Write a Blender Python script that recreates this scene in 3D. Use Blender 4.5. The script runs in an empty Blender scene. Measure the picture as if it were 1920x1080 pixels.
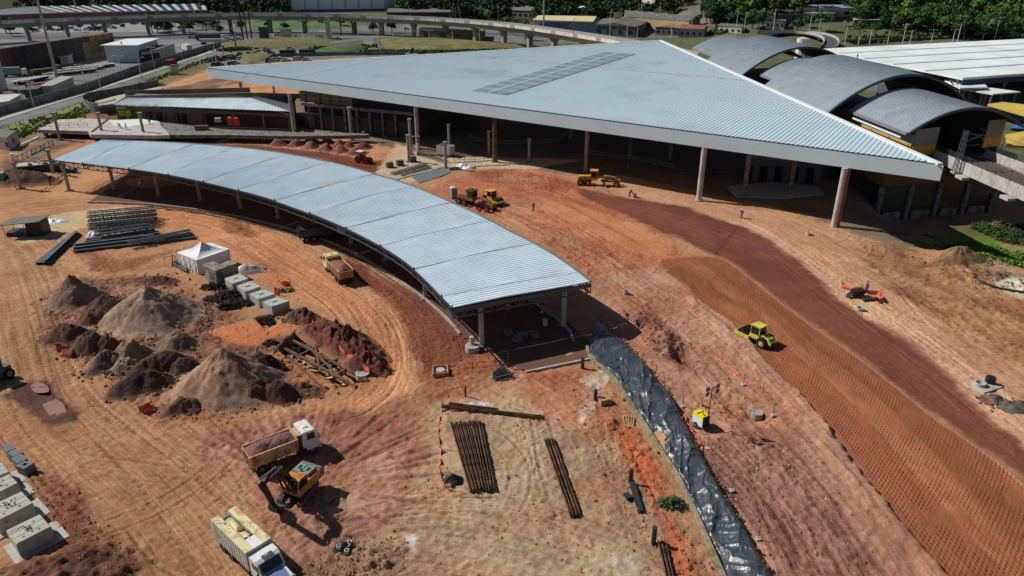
import bpy, bmesh, math, random
import numpy as np
from mathutils import Vector, Matrix, Euler
R = math.radians
scene = bpy.context.scene
COL = scene.collection

# ------------------------------------------------------------------ camera, sky, sun, exposure
CAM_H, CAM_P, CAM_F = 42.0, R(24.5), 1340.0
cd = bpy.data.cameras.new("camera"); cam = bpy.data.objects.new("camera", cd); COL.objects.link(cam)
cam.location = (0, 0, CAM_H); cam.rotation_euler = (R(90) - CAM_P, 0, 0)
cd.sensor_width = 36; cd.lens = CAM_F / 1920 * 36; cd.clip_end = 6000; cd.clip_start = .5
scene.camera = cam
SUN_EL, SUN_AZ = R(42), math.atan2(-0.945, 0.33)      # azimuth measured from +Y towards +X
world = bpy.data.worlds.new("World"); scene.world = world; world.use_nodes = True
wt = world.node_tree; wt.nodes.clear()
wo = wt.nodes.new('ShaderNodeOutputWorld'); wb = wt.nodes.new('ShaderNodeBackground'); ws = wt.nodes.new('ShaderNodeTexSky')
ws.sky_type = 'NISHITA'; ws.sun_disc = False; ws.sun_elevation = SUN_EL; ws.sun_rotation = SUN_AZ
ws.air_density = 1.0; ws.dust_density = .6; ws.ozone_density = 1.2
wb.inputs[1].default_value = .05
wt.links.new(ws.outputs[0], wb.inputs[0]); wt.links.new(wb.outputs[0], wo.inputs[0])
sl = bpy.data.lights.new("sun", 'SUN'); sl.energy = 5.0; sl.angle = R(.5); sl.color = (1, .955, .88)
sun = bpy.data.objects.new("sun", sl); COL.objects.link(sun)
sdir = Vector((math.sin(SUN_AZ) * math.cos(SUN_EL), math.cos(SUN_AZ) * math.cos(SUN_EL), math.sin(SUN_EL)))
sun.rotation_euler = sdir.to_track_quat('Z', 'Y').to_euler(); sun.location = (0, 0, 120)
scene.view_settings.view_transform = 'Standard'; scene.view_settings.look = 'None'
scene.view_settings.exposure = -0.1; scene.view_settings.gamma = 1.0
try: scene.view_settings.use_curve_mapping = False
except Exception: pass
scene.render.engine = 'CYCLES'
try:
    scene.cycles.max_bounces = 5; scene.cycles.diffuse_bounces = 3; scene.cycles.glossy_bounces = 3
    scene.cycles.transmission_bounces = 3; scene.cycles.transparent_max_bounces = 6; scene.cycles.caustics_reflective = False
except Exception: pass

# ------------------------------------------------------------------ survey: picture point -> place on a level plane
_cp, _sp = math.cos(CAM_P), math.sin(CAM_P)
def G(px, py, z=0.0):
    a = (px - 960) / CAM_F; b = -(py - 540) / CAM_F
    d = Vector((a, _cp + b * _sp, -_sp + b * _cp)); t = (z - CAM_H) / d.z
    return Vector((d.x * t, d.y * t, z))
def GP(pts, z=0.0): return [G(p[0], p[1], z) for p in pts]
def head(p, q, z=0.0):
    a, b = G(*p, z), G(*q, z); return math.atan2(b.y - a.y, b.x - a.x)
def ztop(px, py, y2):                                    # height of something standing at (px,py) whose top is seen at y2
    g = G(px, py); lo, hi = 0., 45.
    for _ in range(40):
        m = (lo + hi) / 2; dz = m - CAM_H
        c = g.y * _cp - dz * _sp; y = 540 - CAM_F * (g.y * _sp + dz * _cp) / c
        if y > y2: lo = m
        else: hi = m
    return lo

# ------------------------------------------------------------------ materials
def L(c): return tuple(((x / 255) / 12.92 if x / 255 <= .04045 else ((x / 255 + .055) / 1.055) ** 2.4) for x in c)
MATS = {}
def pm(name, col, rough=.7, metal=0., var=.18, scale=1.5, bump=0., bscale=12., dirt=None, damt=0., dscale=.8, spec=.4, coat=0.):
    if name in MATS: return MATS[name]
    m = bpy.data.materials.new(name); MATS[name] = m; m.use_nodes = True
    t = m.node_tree; n = t.nodes; bs = n['Principled BSDF']; k = t.links.new
    c = L(col)
    tc = n.new('ShaderNodeTexCoord')
    nz = n.new('ShaderNodeTexNoise'); nz.inputs['Scale'].default_value = scale; nz.inputs['Detail'].default_value = 5; nz.inputs['Roughness'].default_value = .65
    k(tc.outputs['Object'], nz.inputs['Vector'])
    mx = n.new('ShaderNodeMix'); mx.data_type = 'RGBA'
    mr = n.new('ShaderNodeMapRange'); mr.inputs[1].default_value = .3; mr.inputs[2].default_value = .7
    k(nz.outputs[0], mr.inputs[0]); k(mr.outputs[0], mx.inputs[0])
    mx.inputs[6].default_value = (*[x * (1 - var) for x in c], 1); mx.inputs[7].default_value = (*[min(1, x * (1 + var)) for x in c], 1)
    out = mx.outputs[2]
    if dirt:
        n2 = n.new('ShaderNodeTexNoise'); n2.inputs['Scale'].default_value = dscale; n2.inputs['Detail'].default_value = 8; n2.inputs['Roughness'].default_value = .7
        k(tc.outputs['Object'], n2.inputs['Vector'])
        m2 = n.new('ShaderNodeMapRange'); m2.inputs[1].default_value = .62 - damt * .4; m2.inputs[2].default_value = .80 - damt * .4
        k(n2.outputs[0], m2.inputs[0])
        x2 = n.new('ShaderNodeMix'); x2.data_type = 'RGBA'; x2.inputs[7].default_value = (*L(dirt), 1)
        k(m2.outputs[0], x2.inputs[0]); k(out, x2.inputs[6]); out = x2.outputs[2]
    k(out, bs.inputs['Base Color'])
    bs.inputs['Roughness'].default_value = rough; bs.inputs['Metallic'].default_value = metal
    bs.inputs['Specular IOR Level'].default_value = spec
    if coat: bs.inputs['Coat Weight'].default_value = coat
    if bump:
        n3 = n.new('ShaderNodeTexNoise'); n3.inputs['Scale'].default_value = bscale; n3.inputs['Detail'].default_value = 6
        k(tc.outputs['Object'], n3.inputs['Vector'])
        b = n.new('ShaderNodeBump'); b.inputs['Strength'].default_value = 1; b.inputs['Distance'].default_value = bump
        k(n3.outputs[0], b.inputs['Height']); k(b.outputs[0], bs.inputs['Normal'])
    return m

DUST = (150, 105, 75)
def M(n):
    d = dict(
        galv=lambda: pm('galvanised_sheet', (192, 206, 212), .42, .1, .10, .35, dirt=(120, 132, 140), damt=.25, dscale=.15),
        galv2=lambda: pm('galvanised_sheet_canopy', (216, 236, 248), .40, .1, .08, .3, dirt=(206, 220, 230), damt=.15, dscale=.2),
        vault=lambda: pm('grey_metal_sheet', (156, 168, 176), .5, .1, .12, .3),
        fascia=lambda: pm('fascia_panel', (198, 218, 226), .6, 0, .05, .2, dirt=(188, 200, 208), damt=.2, dscale=.3),
        trim=lambda: pm('white_trim', (222, 228, 230), .5, 0, .05, 1),
        conc=lambda: pm('concrete', (158, 152, 143), .9, 0, .16, 1.2, .01, 25, (120, 110, 100), .3, .7),
        concl=lambda: pm('light_concrete', (178, 176, 170), .9, 0, .14, .8, .01, 20, (150, 138, 122), .35, .5),
        concd=lambda: pm('weathered_concrete', (128, 128, 122), .92, 0, .2, 1.4, .012, 22, (70, 68, 62), .45, 1.1),
        blk=lambda: pm('precast_concrete', (168, 175, 170), .9, 0, .12, 1.5, .008, 25, (130, 124, 112), .3, 1.2),
        steel=lambda: pm('grey_steel', (120, 124, 124), .55, .3, .15, 2),
        steeld=lambda: pm('dark_steel', (58, 64, 68), .5, .4, .2, 2),
        galvst=lambda: pm('galvanised_steel', (86, 98, 102), .5, .4, .2, 2.5),
        rust=lambda: pm('rusty_steel', (122, 92, 68), .85, .1, .3, 2.5, .004, 30, (52, 36, 28), .45, 1.5),
        rusto=lambda: pm('red_oxide_pipe', (150, 82, 58), .7, 0, .15, 2),
        black=lambda: pm('black_rubber', (26, 26, 27), .8, 0, .2, 4, dirt=(92, 66, 50), damt=.25, dscale=2),
        blackm=lambda: pm('black_metal', (30, 31, 33), .5, 0, .2, 3, dirt=(92, 70, 54), damt=.2, dscale=1.5),
        glass=lambda: pm('dark_glass', (22, 28, 32), .08, 0, .1, 1, spec=.6),
        white=lambda: pm('white_paint', (222, 224, 222), .35, 0, .05, 1, dirt=(176, 160, 138), damt=.25, dscale=1.2),
        cream=lambda: pm('cream_paint', (214, 206, 158), .6, 0, .08, 1, dirt=(168, 132, 88), damt=.35, dscale=1.3),
        boxs=lambda: pm('grey_white_paint', (196, 196, 188), .6, 0, .08, 1, dirt=(150, 134, 112), damt=.35, dscale=1.2),
        tan=lambda: pm('tan_paint', (206, 184, 142), .55, 0, .08, 1, dirt=(146, 98, 72), damt=.5, dscale=1.2),
        yel=lambda: pm('machine_yellow', (222, 186, 44), .45, 0, .08, 1.5, dirt=(150, 104, 66), damt=.42, dscale=1.6),
        lime=lambda: pm('roller_yellow', (206, 200, 88), .45, 0, .07, 1.5, dirt=(150, 112, 70), damt=.36, dscale=1.8),
        ylt=lambda: pm('bright_yellow', (226, 210, 24), .45, 0, .05, 2),
        oran=lambda: pm('machine_orange', (204, 140, 58), .45, 0, .08, 1.5, dirt=(130, 88, 58), damt=.42, dscale=1.6),
        gyel=lambda: pm('grader_yellow', (206, 158, 56), .5, 0, .1, 1.5, dirt=(140, 100, 62), damt=.3, dscale=1.6),
        red=lambda: pm('red_paint', (170, 48, 36), .5, 0, .1, 1.5),
        redp=lambda: pm('red_plastic', (206, 66, 44), .5, 0, .08, 1.5),
        teal=lambda: pm('teal_plastic', (52, 128, 124), .5, 0, .08, 1.5),
        blue=lambda: pm('blue_paint', (52, 88, 150), .4, 0, .1, 1),
        bluel=lambda: pm('blue_hood_paint', (112, 132, 164), .3, 0, .06, 1),
        greyg=lambda: pm('grey_green_metal', (122, 148, 142), .5, .1, .1, 1.2, dirt=(130, 104, 80), damt=.2, dscale=1.5),
        wood=lambda: pm('raw_timber', (176, 140, 98), .85, 0, .25, 3, .004, 20, (110, 84, 58), .35, 2),
        woodd=lambda: pm('dirty_timber', (112, 84, 60), .9, 0, .3, 3, .004, 20, (60, 44, 34), .4, 2),
        mesh=lambda: pm('orange_safety_mesh', (228, 104, 70), .7, 0, .15, 2, dirt=(190, 120, 90), damt=.3, dscale=2),
        skin=lambda: pm('skin', (140, 95, 72), .6, 0, .05, 4),
        navy=lambda: pm('navy_cloth', (42, 54, 84), .9, 0, .15, 4),
        jean=lambda: pm('denim_cloth', (60, 70, 88), .9, 0, .15, 4),
        khaki=lambda: pm('khaki_cloth', (116, 108, 84), .9, 0, .15, 4),
        vest=lambda: pm('orange_cloth', (200, 84, 50), .9, 0, .15, 4),
        tent=lambda: pm('white_canvas', (224, 226, 226), .75, 0, .05, .8, .02, 2.5, (190, 182, 168), .25, .6),
        wroof=lambda: pm('white_roof_sheet', (224, 232, 230), .6, 0, .06, .15, dirt=(204, 212, 210), damt=.4, dscale=.08),
        wlite=lambda: pm('translucent_roof_sheet', (236, 244, 246), .45, 0, .03, .3),
        brick=lambda: pm('block_masonry', (120, 112, 102), .9, 0, .2, .8),
        asph=lambda: pm('asphalt', (112, 116, 116), .9, 0, .14, .15, dirt=(92, 94, 94), damt=.4, dscale=.05),
        asphd=lambda: pm('dark_asphalt', (74, 78, 84), .9, 0, .15, .15),
        pave=lambda: pm('paving', (172, 166, 150), .9, 0, .12, .4),
        wallp=lambda: pm('concrete_wall_panel', (120, 126, 126), .9, 0, .2, .35, dirt=(78, 84, 86), damt=.4, dscale=.25),
        plast=lambda: pm('painted_plaster', (196, 192, 182), .85, 0, .1, .4, dirt=(150, 140, 128), damt=.3, dscale=.4),
        grey=lambda: pm('grey_panel', (128, 132, 134), .6, .1, .1, .6),
        greyd=lambda: pm('dark_grey_panel', (84, 88, 92), .7, 0, .12, .6),
        ybnd=lambda: pm('yellow_panel', (206, 156, 40), .55, 0, .06, .6),
        ytar=lambda: pm('yellow_canvas', (182, 158, 70), .75, 0, .1, .5),
        tile=lambda: pm('clay_tile', (140, 86, 62), .85, 0, .2, 1.0),
        fcem=lambda: pm('fibre_cement_roof', (110, 108, 102), .9, 0, .2, .3, dirt=(74, 72, 68), damt=.4, dscale=.3),
        solar=lambda: pm('solar_panel', (40, 52, 84), .15, .2, .1, 1),
        blroof=lambda: pm('blue_roof_sheet', (44, 84, 160), .5, 0, .08, .3),
        bark=lambda: pm('bark', (84, 70, 56), .95, 0, .2, 3),
        grass=lambda: pm('grass', (92, 104, 52), .95, 0, .3, .12, .05, 2.5, (134, 124, 62), .45, .06),
        bgrass=lambda: pm('bright_grass', (70, 108, 40), .95, 0, .3, .2, .05, 2.5, (110, 122, 54), .3, .1),
        limec=lambda: pm('lime_powder', (206, 202, 196), .95, 0, .08, 2),
        sheet=lambda: pm('white_plastic_sheet', (205, 210, 214), .35, 0, .08, 1, .05, 4),
        pipe=lambda: pm('black_pipe', (34, 36, 38), .45, 0, .15, 2, dirt=(96, 76, 60), damt=.2, dscale=1.5),
    )
    return d[n]()

# ------------------------------------------------------------------ mesh builder
class MB:
    def __init__(s): s.v = []; s.f = []; s.mi = []; s.m = 0
    def add(s, vs, fs, m=None):
        o = len(s.v); s.v += [tuple(p) for p in vs]
        for f in fs: s.f.append(tuple(i + o for i in f)); s.mi.append(s.m if m is None else m)
        return s
    def box(s, x, y, z, sx, sy, sz, rz=0., rx=0., ry=0., m=None, tx=1., ty=1.):      # z = bottom; tx, ty taper the top
        hx, hy = sx / 2, sy / 2
        vs = [Vector(p) for p in ((-hx, -hy, 0), (hx, -hy, 0), (hx, hy, 0), (-hx, hy, 0), (-hx * tx, -hy * ty, sz), (hx * tx, -hy * ty, sz), (hx * tx, hy * ty, sz), (-hx * tx, hy * ty, sz))]
        if rz or rx or ry:
            mt = Euler((rx, ry, rz)).to_matrix(); vs = [mt @ p for p in vs]
        return s.add([(p.x + x, p.y + y, p.z + z) for p in vs], ((0, 3, 2, 1), (4, 5, 6, 7), (0, 1, 5, 4), (1, 2, 6, 5), (2, 3, 7, 6), (3, 0, 4, 7)), m)
    def beam(s, p, q, w, h=None, m=None):
        p, q = Vector(p), Vector(q); h = h or w; d = q - p
        if d.length < 1e-6: return s
        d.normalize(); up = Vector((0, 0, 1)) if abs(d.z) < .98 else Vector((1, 0, 0))
        sd = d.cross(up).normalized(); u = sd.cross(d).normalized(); a, b = sd * (w / 2), u * (h / 2)
        vs = [p - a - b, p + a - b, p + a + b, p - a + b, q - a - b, q + a - b, q + a + b, q - a + b]
        return s.add(vs, ((0, 3, 2, 1)[::-1], (4, 5, 6, 7)[::-1], (0, 1, 5, 4)[::-1], (1, 2, 6, 5)[::-1], (2, 3, 7, 6)[::-1], (3, 0, 4, 7)[::-1]), m)
    def cyl(s, p, q, r, r2=None, n=10, m=None, caps=True):
        p, q = Vector(p), Vector(q); r2 = r if r2 is None else r2; d = (q - p).normalized()
        up = Vector((0, 0, 1)) if abs(d.z) < .98 else Vector((1, 0, 0)); a = d.cross(up).normalized(); b = d.cross(a).normalized()
        vs = []
        for i in range(n):
            c, sn = math.cos(2 * math.pi * i / n), math.sin(2 * math.pi * i / n)
            vs += [p + (a * c + b * sn) * r, q + (a * c + b * sn) * r2]
        fs = [(2 * i, 2 * ((i + 1) % n), 2 * ((i + 1) % n) + 1, 2 * i + 1) for i in range(n)]
        if caps: fs += [tuple(2 * i for i in range(n))[::-1], tuple(2 * i + 1 for i in range(n))]
        return s.add(vs, fs, m)
    def tube(s, pts, r, n=6, m=None):
        pts = [Vector(p) for p in pts]; vs = []; k = len(pts)
        for i, p in enumerate(pts):
            d = (pts[min(i + 1, k - 1)] - pts[max(i - 1, 0)]).normalized(); up = Vector((0, 0, 1)) if abs(d.z) < .95 else Vector((1, 0, 0))
            a = d.cross(up).normalized(); b = d.cross(a); rr = r[i] if isinstance(r, (list, tuple)) else r
            for j in range(n): vs.append(p + (a * math.cos(2 * math.pi * j / n) + b * math.sin(2 * math.pi * j / n)) * rr)
        fs = [(i * n + j, i * n + (j + 1) % n, (i + 1) * n + (j + 1) % n, (i + 1) * n + j) for i in range(k - 1) for j in range(n)]
        fs += [tuple(range(n))[::-1], tuple((k - 1) * n + j for j in range(n))]
        return s.add(vs, fs, m)
    def prism(s, poly, z0, z1, m=None):
        k = len(poly); vs = [(p[0], p[1], z0) for p in poly] + [(p[0], p[1], z1) for p in poly]
        ar = sum(poly[i][0] * poly[(i + 1) % k][1] - poly[(i + 1) % k][0] * poly[i][1] for i in range(k))
        fs = [tuple(range(k))[::-1], tuple(range(k, 2 * k))] + [(i, (i + 1) % k, k + (i + 1) % k, k + i) for i in range(k)]
        if ar < 0: fs = [f[::-1] for f in fs]
        return s.add(vs, fs, m)
    def prof(s, poly, y0, y1, m=None):                    # side profile (x,z) pulled along y
        k = len(poly); vs = [(p[0], y0, p[1]) for p in poly] + [(p[0], y1, p[1]) for p in poly]
        ar = sum(poly[i][0] * poly[(i + 1) % k][1] - poly[(i + 1) % k][0] * poly[i][1] for i in range(k))
        fs = [tuple(range(k)), tuple(range(k, 2 * k))[::-1]] + [(i, k + i, k + (i + 1) % k, (i + 1) % k) for i in range(k)]
        if ar < 0: fs = [f[::-1] for f in fs]
        return s.add(vs, fs, m)
    def grid(s, rows, m=None, flip=False):
        nr, nc = len(rows), len(rows[0]); vs = [p for r in rows for p in r]
        fs = [(i * nc + j, i * nc + j + 1, (i + 1) * nc + j + 1, (i + 1) * nc + j) for i in range(nr - 1) for j in range(nc - 1)]
        if flip: fs = [f[::-1] for f in fs]
        return s.add(vs, fs, m)
    def lathe(s, prof, cx=0., cy=0., n=12, m=None):
        rows = [[(cx + r * math.cos(2 * math.pi * j / n), cy + r * math.sin(2 * math.pi * j / n), z) for j in range(n + 1)] for r, z in prof]
        return s.grid(rows, m)
    def build(s, name, mats, parent=None, smooth=False, loc=None):
        me = bpy.data.meshes.new(name); me.from_pydata(s.v, [], s.f)
        if not isinstance(mats, (list, tuple)): mats = [mats]
        for x in mats: me.materials.append(M(x) if isinstance(x, str) else x)
        if len(mats) > 1: me.polygons.foreach_set('material_index', np.array(s.mi, np.int32))
        if smooth: me.polygons.foreach_set('use_smooth', np.ones(len(me.polygons), bool))
        me.update(); return link(name, me, parent, loc)

def link(name, me, parent=None, loc=None):
    o = bpy.data.objects.new(name, me); COL.objects.link(o)
    if parent: o.parent = parent
    if loc is not None: o.location = loc
    return o
def tag(o, label=None, cat=None, group=None, kind=None):
    if label: o['label'] = label
    if cat: o['category'] = cat
    if group: o['group'] = group
    if kind: o['kind'] = kind
    return o
def thing(name, label, cat, loc=(0, 0, 0), rz=0., group=None):
    o = bpy.data.objects.new(name, None); COL.objects.link(o); o.empty_display_size = .2
    o.location = loc; o.rotation_euler = (0, 0, rz); return tag(o, label, cat, group)
def struct(o): o['kind'] = 'structure'; return o
KIDS = {}
def kids(o): return [c for c in o.children]
def dup(root, loc, rz=None, label=None, sc=None, group=None):
    r = root.copy(); COL.objects.link(r); r.location = loc
    if rz is not None: r.rotation_euler = (0, 0, rz)
    if sc: r.scale = (sc, sc, sc) if not isinstance(sc, (tuple, list)) else sc
    if label: r['label'] = label
    if group: r['group'] = group
    for ch in kids(root):
        c = ch.copy(); COL.objects.link(c); c.parent = r
        for g in kids(ch):
            d = g.copy(); COL.objects.link(d); d.parent = c
    return r
rnd = random.Random(7)

# ------------------------------------------------------------------ numpy noise
def _h(ix, iy, seed):
    n = (ix.astype(np.int64) * 374761393 + iy.astype(np.int64) * 668265263 + seed * 974711) & 0x7fffffff
    n = (n ^ (n >> 13)) * 1274126177 & 0x7fffffff
    return ((n ^ (n >> 16)) & 0xffff) / 65535.0
def vn(x, y, seed=0):
    x = np.asarray(x, float); y = np.asarray(y, float); ix = np.floor(x); iy = np.floor(y); fx = x - ix; fy = y - iy
    fx = fx * fx * (3 - 2 * fx); fy = fy * fy * (3 - 2 * fy)
    a = _h(ix, iy, seed); b = _h(ix + 1, iy, seed); c = _h(ix, iy + 1, seed); d = _h(ix + 1, iy + 1, seed)
    return (a + (b - a) * fx) * (1 - fy) + (c + (d - c) * fx) * fy
def fbm(x, y, o=4, seed=0):
    t = 0; a = .5; n = 0
    for i in range(o): t = t + a * vn(x * 2 ** i, y * 2 ** i, seed + i * 17); n += a; a *= .5
    return t / n
def sst(e0, e1, x):
    t = np.clip((x - e0) / (e1 - e0), 0, 1); return t * t * (3 - 2 * t)
def sdpoly(X, Y, poly):                                  # signed distance, negative inside
    d = np.full(X.shape, 1e9); ins = np.zeros(X.shape, bool); k = len(poly)
    for i in range(k):
        ax, ay = poly[i][0], poly[i][1]; bx, by = poly[(i + 1) % k][0], poly[(i + 1) % k][1]
        ex, ey = bx - ax, by - ay; wx, wy = X - ax, Y - ay
        t = np.clip((wx * ex + wy * ey) / (ex * ex + ey * ey + 1e-12), 0, 1)
        d = np.minimum(d, (wx - ex * t) ** 2 + (wy - ey * t) ** 2)
        c = ((ay <= Y) & (by > Y)) | ((by <= Y) & (ay > Y))
        xi = ax + (Y - ay) / (ey if abs(ey) > 1e-12 else 1e-12) * ex
        ins ^= c & (X < xi)
    d = np.sqrt(d); return np.where(ins, -d, d)
def cat(pts, n=8):                                       # Catmull-Rom through points
    P = [Vector((*p, 0)) if len(p) == 2 else Vector(p) for p in pts]; P = [P[0] * 2 - P[1]] + P + [P[-1] * 2 - P[-2]]; out = []
    for i in range(1, len(P) - 2):
        for j in range(n):
            t = j / n; a, b, c, d = P[i - 1], P[i], P[i + 1], P[i + 2]
            out.append(.5 * ((2 * b) + (c - a) * t + (2 * a - 5 * b + 4 * c - d) * t * t + (3 * b - a - 3 * c + d) * t ** 3))
    out.append(P[-2]); return out
def resample(P, step):
    P = [Vector(p) for p in P]; L_ = [0]
    for a, b in zip(P, P[1:]): L_.append(L_[-1] + (b - a).length)
    n = max(2, int(L_[-1] / step) + 1); out = []; i = 0
    for k in range(n):
        s = L_[-1] * k / (n - 1)
        while i < len(P) - 2 and L_[i + 1] < s: i += 1
        out.append(P[i].lerp(P[i + 1], (s - L_[i]) / max(1e-9, L_[i + 1] - L_[i])))
    return out
# ------------------------------------------------------------------ the ground
def axis(stops):                                         # stops: (position, spacing there)
    out = [stops[0][0]]
    for (a, da), (b, db) in zip(stops, stops[1:]):
        while out[-1] < b - 1e-6:
            t = min(1, max(0, (out[-1] - a) / (b - a))); out.append(min(b, out[-1] + da + (db - da) * t))
    return np.array(out)
gx = axis([(-900, 60), (-260, 6), (-110, 1.2), (-62, .19), (48, .19), (75, .45), (150, 2.), (300, 8), (900, 60)])
gy = axis([(20, 1.0), (36, .15), (75, .18), (110, .26), (150, .5), (200, 1.0), (300, 4), (700, 22), (1600, 120)])
X, Y = np.meshgrid(gx, gy)
near = (Y < 300) & (np.abs(X) < 260)
def PX(pts): return [(p.x, p.y) for p in GP(pts)]
wx = X + 1.6 * (fbm(X * .35, Y * .35, 3, 5) - .5) + .5 * (vn(X * 1.7, Y * 1.7, 6) - .5)
wy = Y + 1.6 * (fbm(X * .35, Y * .35, 3, 8) - .5) + .5 * (vn(X * 1.7, Y * 1.7, 9) - .5)
colr = np.empty(X.shape + (3,)); Z = np.zeros(X.shape); rough = np.full(X.shape, .5); trk = np.full(X.shape, .6)
SAT = .10
def A3(c):
    v = np.array(L(c)); g = v.mean(); return v * (1 - SAT) + g * SAT if max(c) - min(c) > 30 and c[0] > c[2] else v
base = fbm(X * .05, Y * .05, 4, 21)[..., None]
colr[:] = A3((168, 120, 80)) * (1 - base) + A3((182, 130, 92)) * base
ZN = {}
def zone(pts, c, soft=.5, rg=None, tk=None, name=None, amt=1., c2=None, sharp=False):
    P = PX(pts); sd = sdpoly(X if sharp else wx, Y if sharp else wy, P); m = (1 - sst(-soft, soft, sd)) * amt
    cc = A3(c)
    if c2 is not None:
        w = sst(.3, .7, fbm(X * .22, Y * .22, 4, len(ZN) + 40))[..., None]; cc = cc * (1 - w) + A3(c2) * w
    colr[:] = colr * (1 - m[..., None]) + cc * m[..., None]
    global rough, trk
    if rg is not None: rough = rough * (1 - m) + rg * m
    if tk is not None: trk = trk * (1 - m) + tk * m
    ZN[name or len(ZN)] = m; return m
# far country first
zone([(-400, 120), (-300, -5), (2300, -5), (2400, 330), (1770, 330), (1240, 120), (760, 100), (420, 112), (370, 115), (0, 252), (-300, 330)], (84, 92, 58), 1, .6, .1, 'far', c2=(100, 104, 68))
zone([(-300, 300), (0, 205), (415, 84), (600, 62), (420, 50), (250, 42), (-300, 60)], (112, 114, 112), 1, .1, .05, 'yard', c2=(98, 102, 102))
zone([(380, 128), (560, 112), (740, 108), (700, 96), (470, 92), (400, 98)], (116, 114, 104), .6, .2, .05, 'carpark', c2=(132, 128, 108))
zone([(400, 62), (700, 58), (930, 80), (1080, 82), (1180, 82), (900, 52), (640, 40), (420, 46)], (104, 106, 104), 1, .2, .05, 'highway', c2=(118, 118, 112))
zone([(900, 30), (1500, 30), (1500, 55), (1240, 72), (1000, 60)], (100, 98, 90), 1, .3, .05, 'town', c2=(120, 112, 98))
forest = sst(0, 30, Y - 430 - np.maximum(0, 330 - X) * .75) * sst(95, 130, X); forest = np.maximum(forest, sst(560, 600, Y) * sst(-120, -60, X)); forest = np.maximum(forest, sst(690, 720, Y)); colr[:] = colr * (1 - forest[..., None]) + A3((48, 54, 34)) * forest[..., None]
# inside the site
zone([(0, 252), (150, 195), (370, 116), (400, 100), (440, 128), (380, 190), (150, 265), (0, 330)], (124, 110, 76), 1.0, .8, .2, 'verge', c2=(110, 78, 56))
zone([(0, 246), (160, 190), (370, 113), (376, 118), (170, 200), (0, 262)], (124, 132, 58), .5, .5, .1, 'vergegrass', c2=(150, 148, 80))
zone([(290, 168), (390, 130), (700, 150), (700, 185), (330, 180)], (186, 130, 90), .8, .6, .3, 'backdirt', c2=(196, 146, 96))
zone([(300, 172), (420, 142), (470, 150), (360, 178)], (92, 80, 74), .8, .9, .2, c2=(140, 92, 70))
zone([(560, 170), (1750, 345), (1880, 420), (1690, 470), (1500, 400), (1180, 330), (920, 320), (700, 270), (540, 235), (560, 170)], (128, 104, 84), .8, .4, .2, 'under', c2=(110, 92, 76))  # soil toned darker to deepen the shade below the roof
zone([(360, 262), (520, 256), (650, 262), (745, 285), (745, 305), (690, 312), (600, 285), (360, 275)], (186, 128, 88), .6, .5, .4)
zone([(330, 268), (480, 272), (640, 290), (690, 302), (720, 300), (742, 278), (756, 292), (740, 312), (690, 332), (600, 305), (480, 285), (330, 280)], (128, 66, 42), .5, .4, .8, 'redband', c2=(112, 58, 38))
zone([(745, 268), (800, 292), (1100, 300), (1000, 316), (850, 318), (740, 350), (700, 330)], (188, 160, 128), .6, .4, .3)
zone([(60, 330), (200, 300), (330, 262), (330, 300), (200, 330), (100, 380)], (186, 136, 92), .8, .4, .4)
zone([(0, 330), (100, 320), (90, 300), (40, 290), (0, 300)], (120, 84, 62), .8, 1., .3)
# red plateau behind the canopy
zone([(800, 360), (880, 322), (1000, 316), (1100, 345), (1260, 440), (1300, 560), (1240, 560), (1000, 420), (900, 400)], (184, 110, 76), 1., .6, .8, 'plateau', c2=(172, 96, 62))
zone([(870, 322), (960, 318), (1090, 346), (1060, 362), (960, 345), (900, 340)], (150, 78, 52), .8, .9, .6)
zone([(1010, 365), (1090, 385), (1200, 425), (1255, 450), (1255, 472), (1215, 482), (1120, 440), (1020, 392)], (190, 116, 70), .5, .15, .4, 'smooth', c2=(196, 128, 84))
zone([(960, 395), (1060, 435), (1200, 510), (1300, 590), (1250, 610), (1150, 560), (1100, 520), (1000, 440)], (176, 108, 78), 1, .9, 1., c2=(156, 92, 66))
# right hand tracks
zone([(1160, 330), (1320, 372), (1560, 425), (1700, 470), (1920, 540), (2300, 620), (2300, 1000), (1925, 860), (1700, 640), (1560, 540), (1440, 450), (1340, 405), (1170, 366)], (190, 142, 108), 1., .35, .7, 'right', c2=(182, 132, 98))
zone([(1330, 395), (1440, 430), (1560, 510), (1700, 600), (1920, 760), (2100, 880), (2100, 960), (1920, 830), (1690, 640), (1560, 545), (1440, 455)], (206, 160, 124), .8, .2, .8, 'track', c2=(196, 150, 116))
zone([(1590, 440), (1760, 480), (1920, 545), (2200, 640), (2200, 800), (1920, 690), (1760, 600), (1650, 530)], (168, 126, 84), 1., 1., .8, c2=(120, 84, 58))
zone([(1760, 455), (1860, 470), (1920, 520), (2100, 570), (2100, 610), (1900, 552), (1800, 500)], (150, 124, 88), .8, 1.6, .3, c2=(128, 104, 76))
zone([(1700, 420), (1800, 380), (1920, 400), (2200, 470), (2200, 560), (1920, 505), (1860, 450), (1780, 430)], (98, 92, 60), 1., 1., .1, 'wet', c2=(92, 104, 44))
zone([(1780, 440), (1850, 405), (1920, 420), (2100, 470), (2100, 530), (1910, 498), (1850, 470)], (88, 126, 40), .6, .8, .1, 'lush')
zone([(1855, 535), (1920, 528), (2000, 545), (2000, 590), (1920, 565)], (206, 198, 172), .6, .8, .2)
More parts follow.
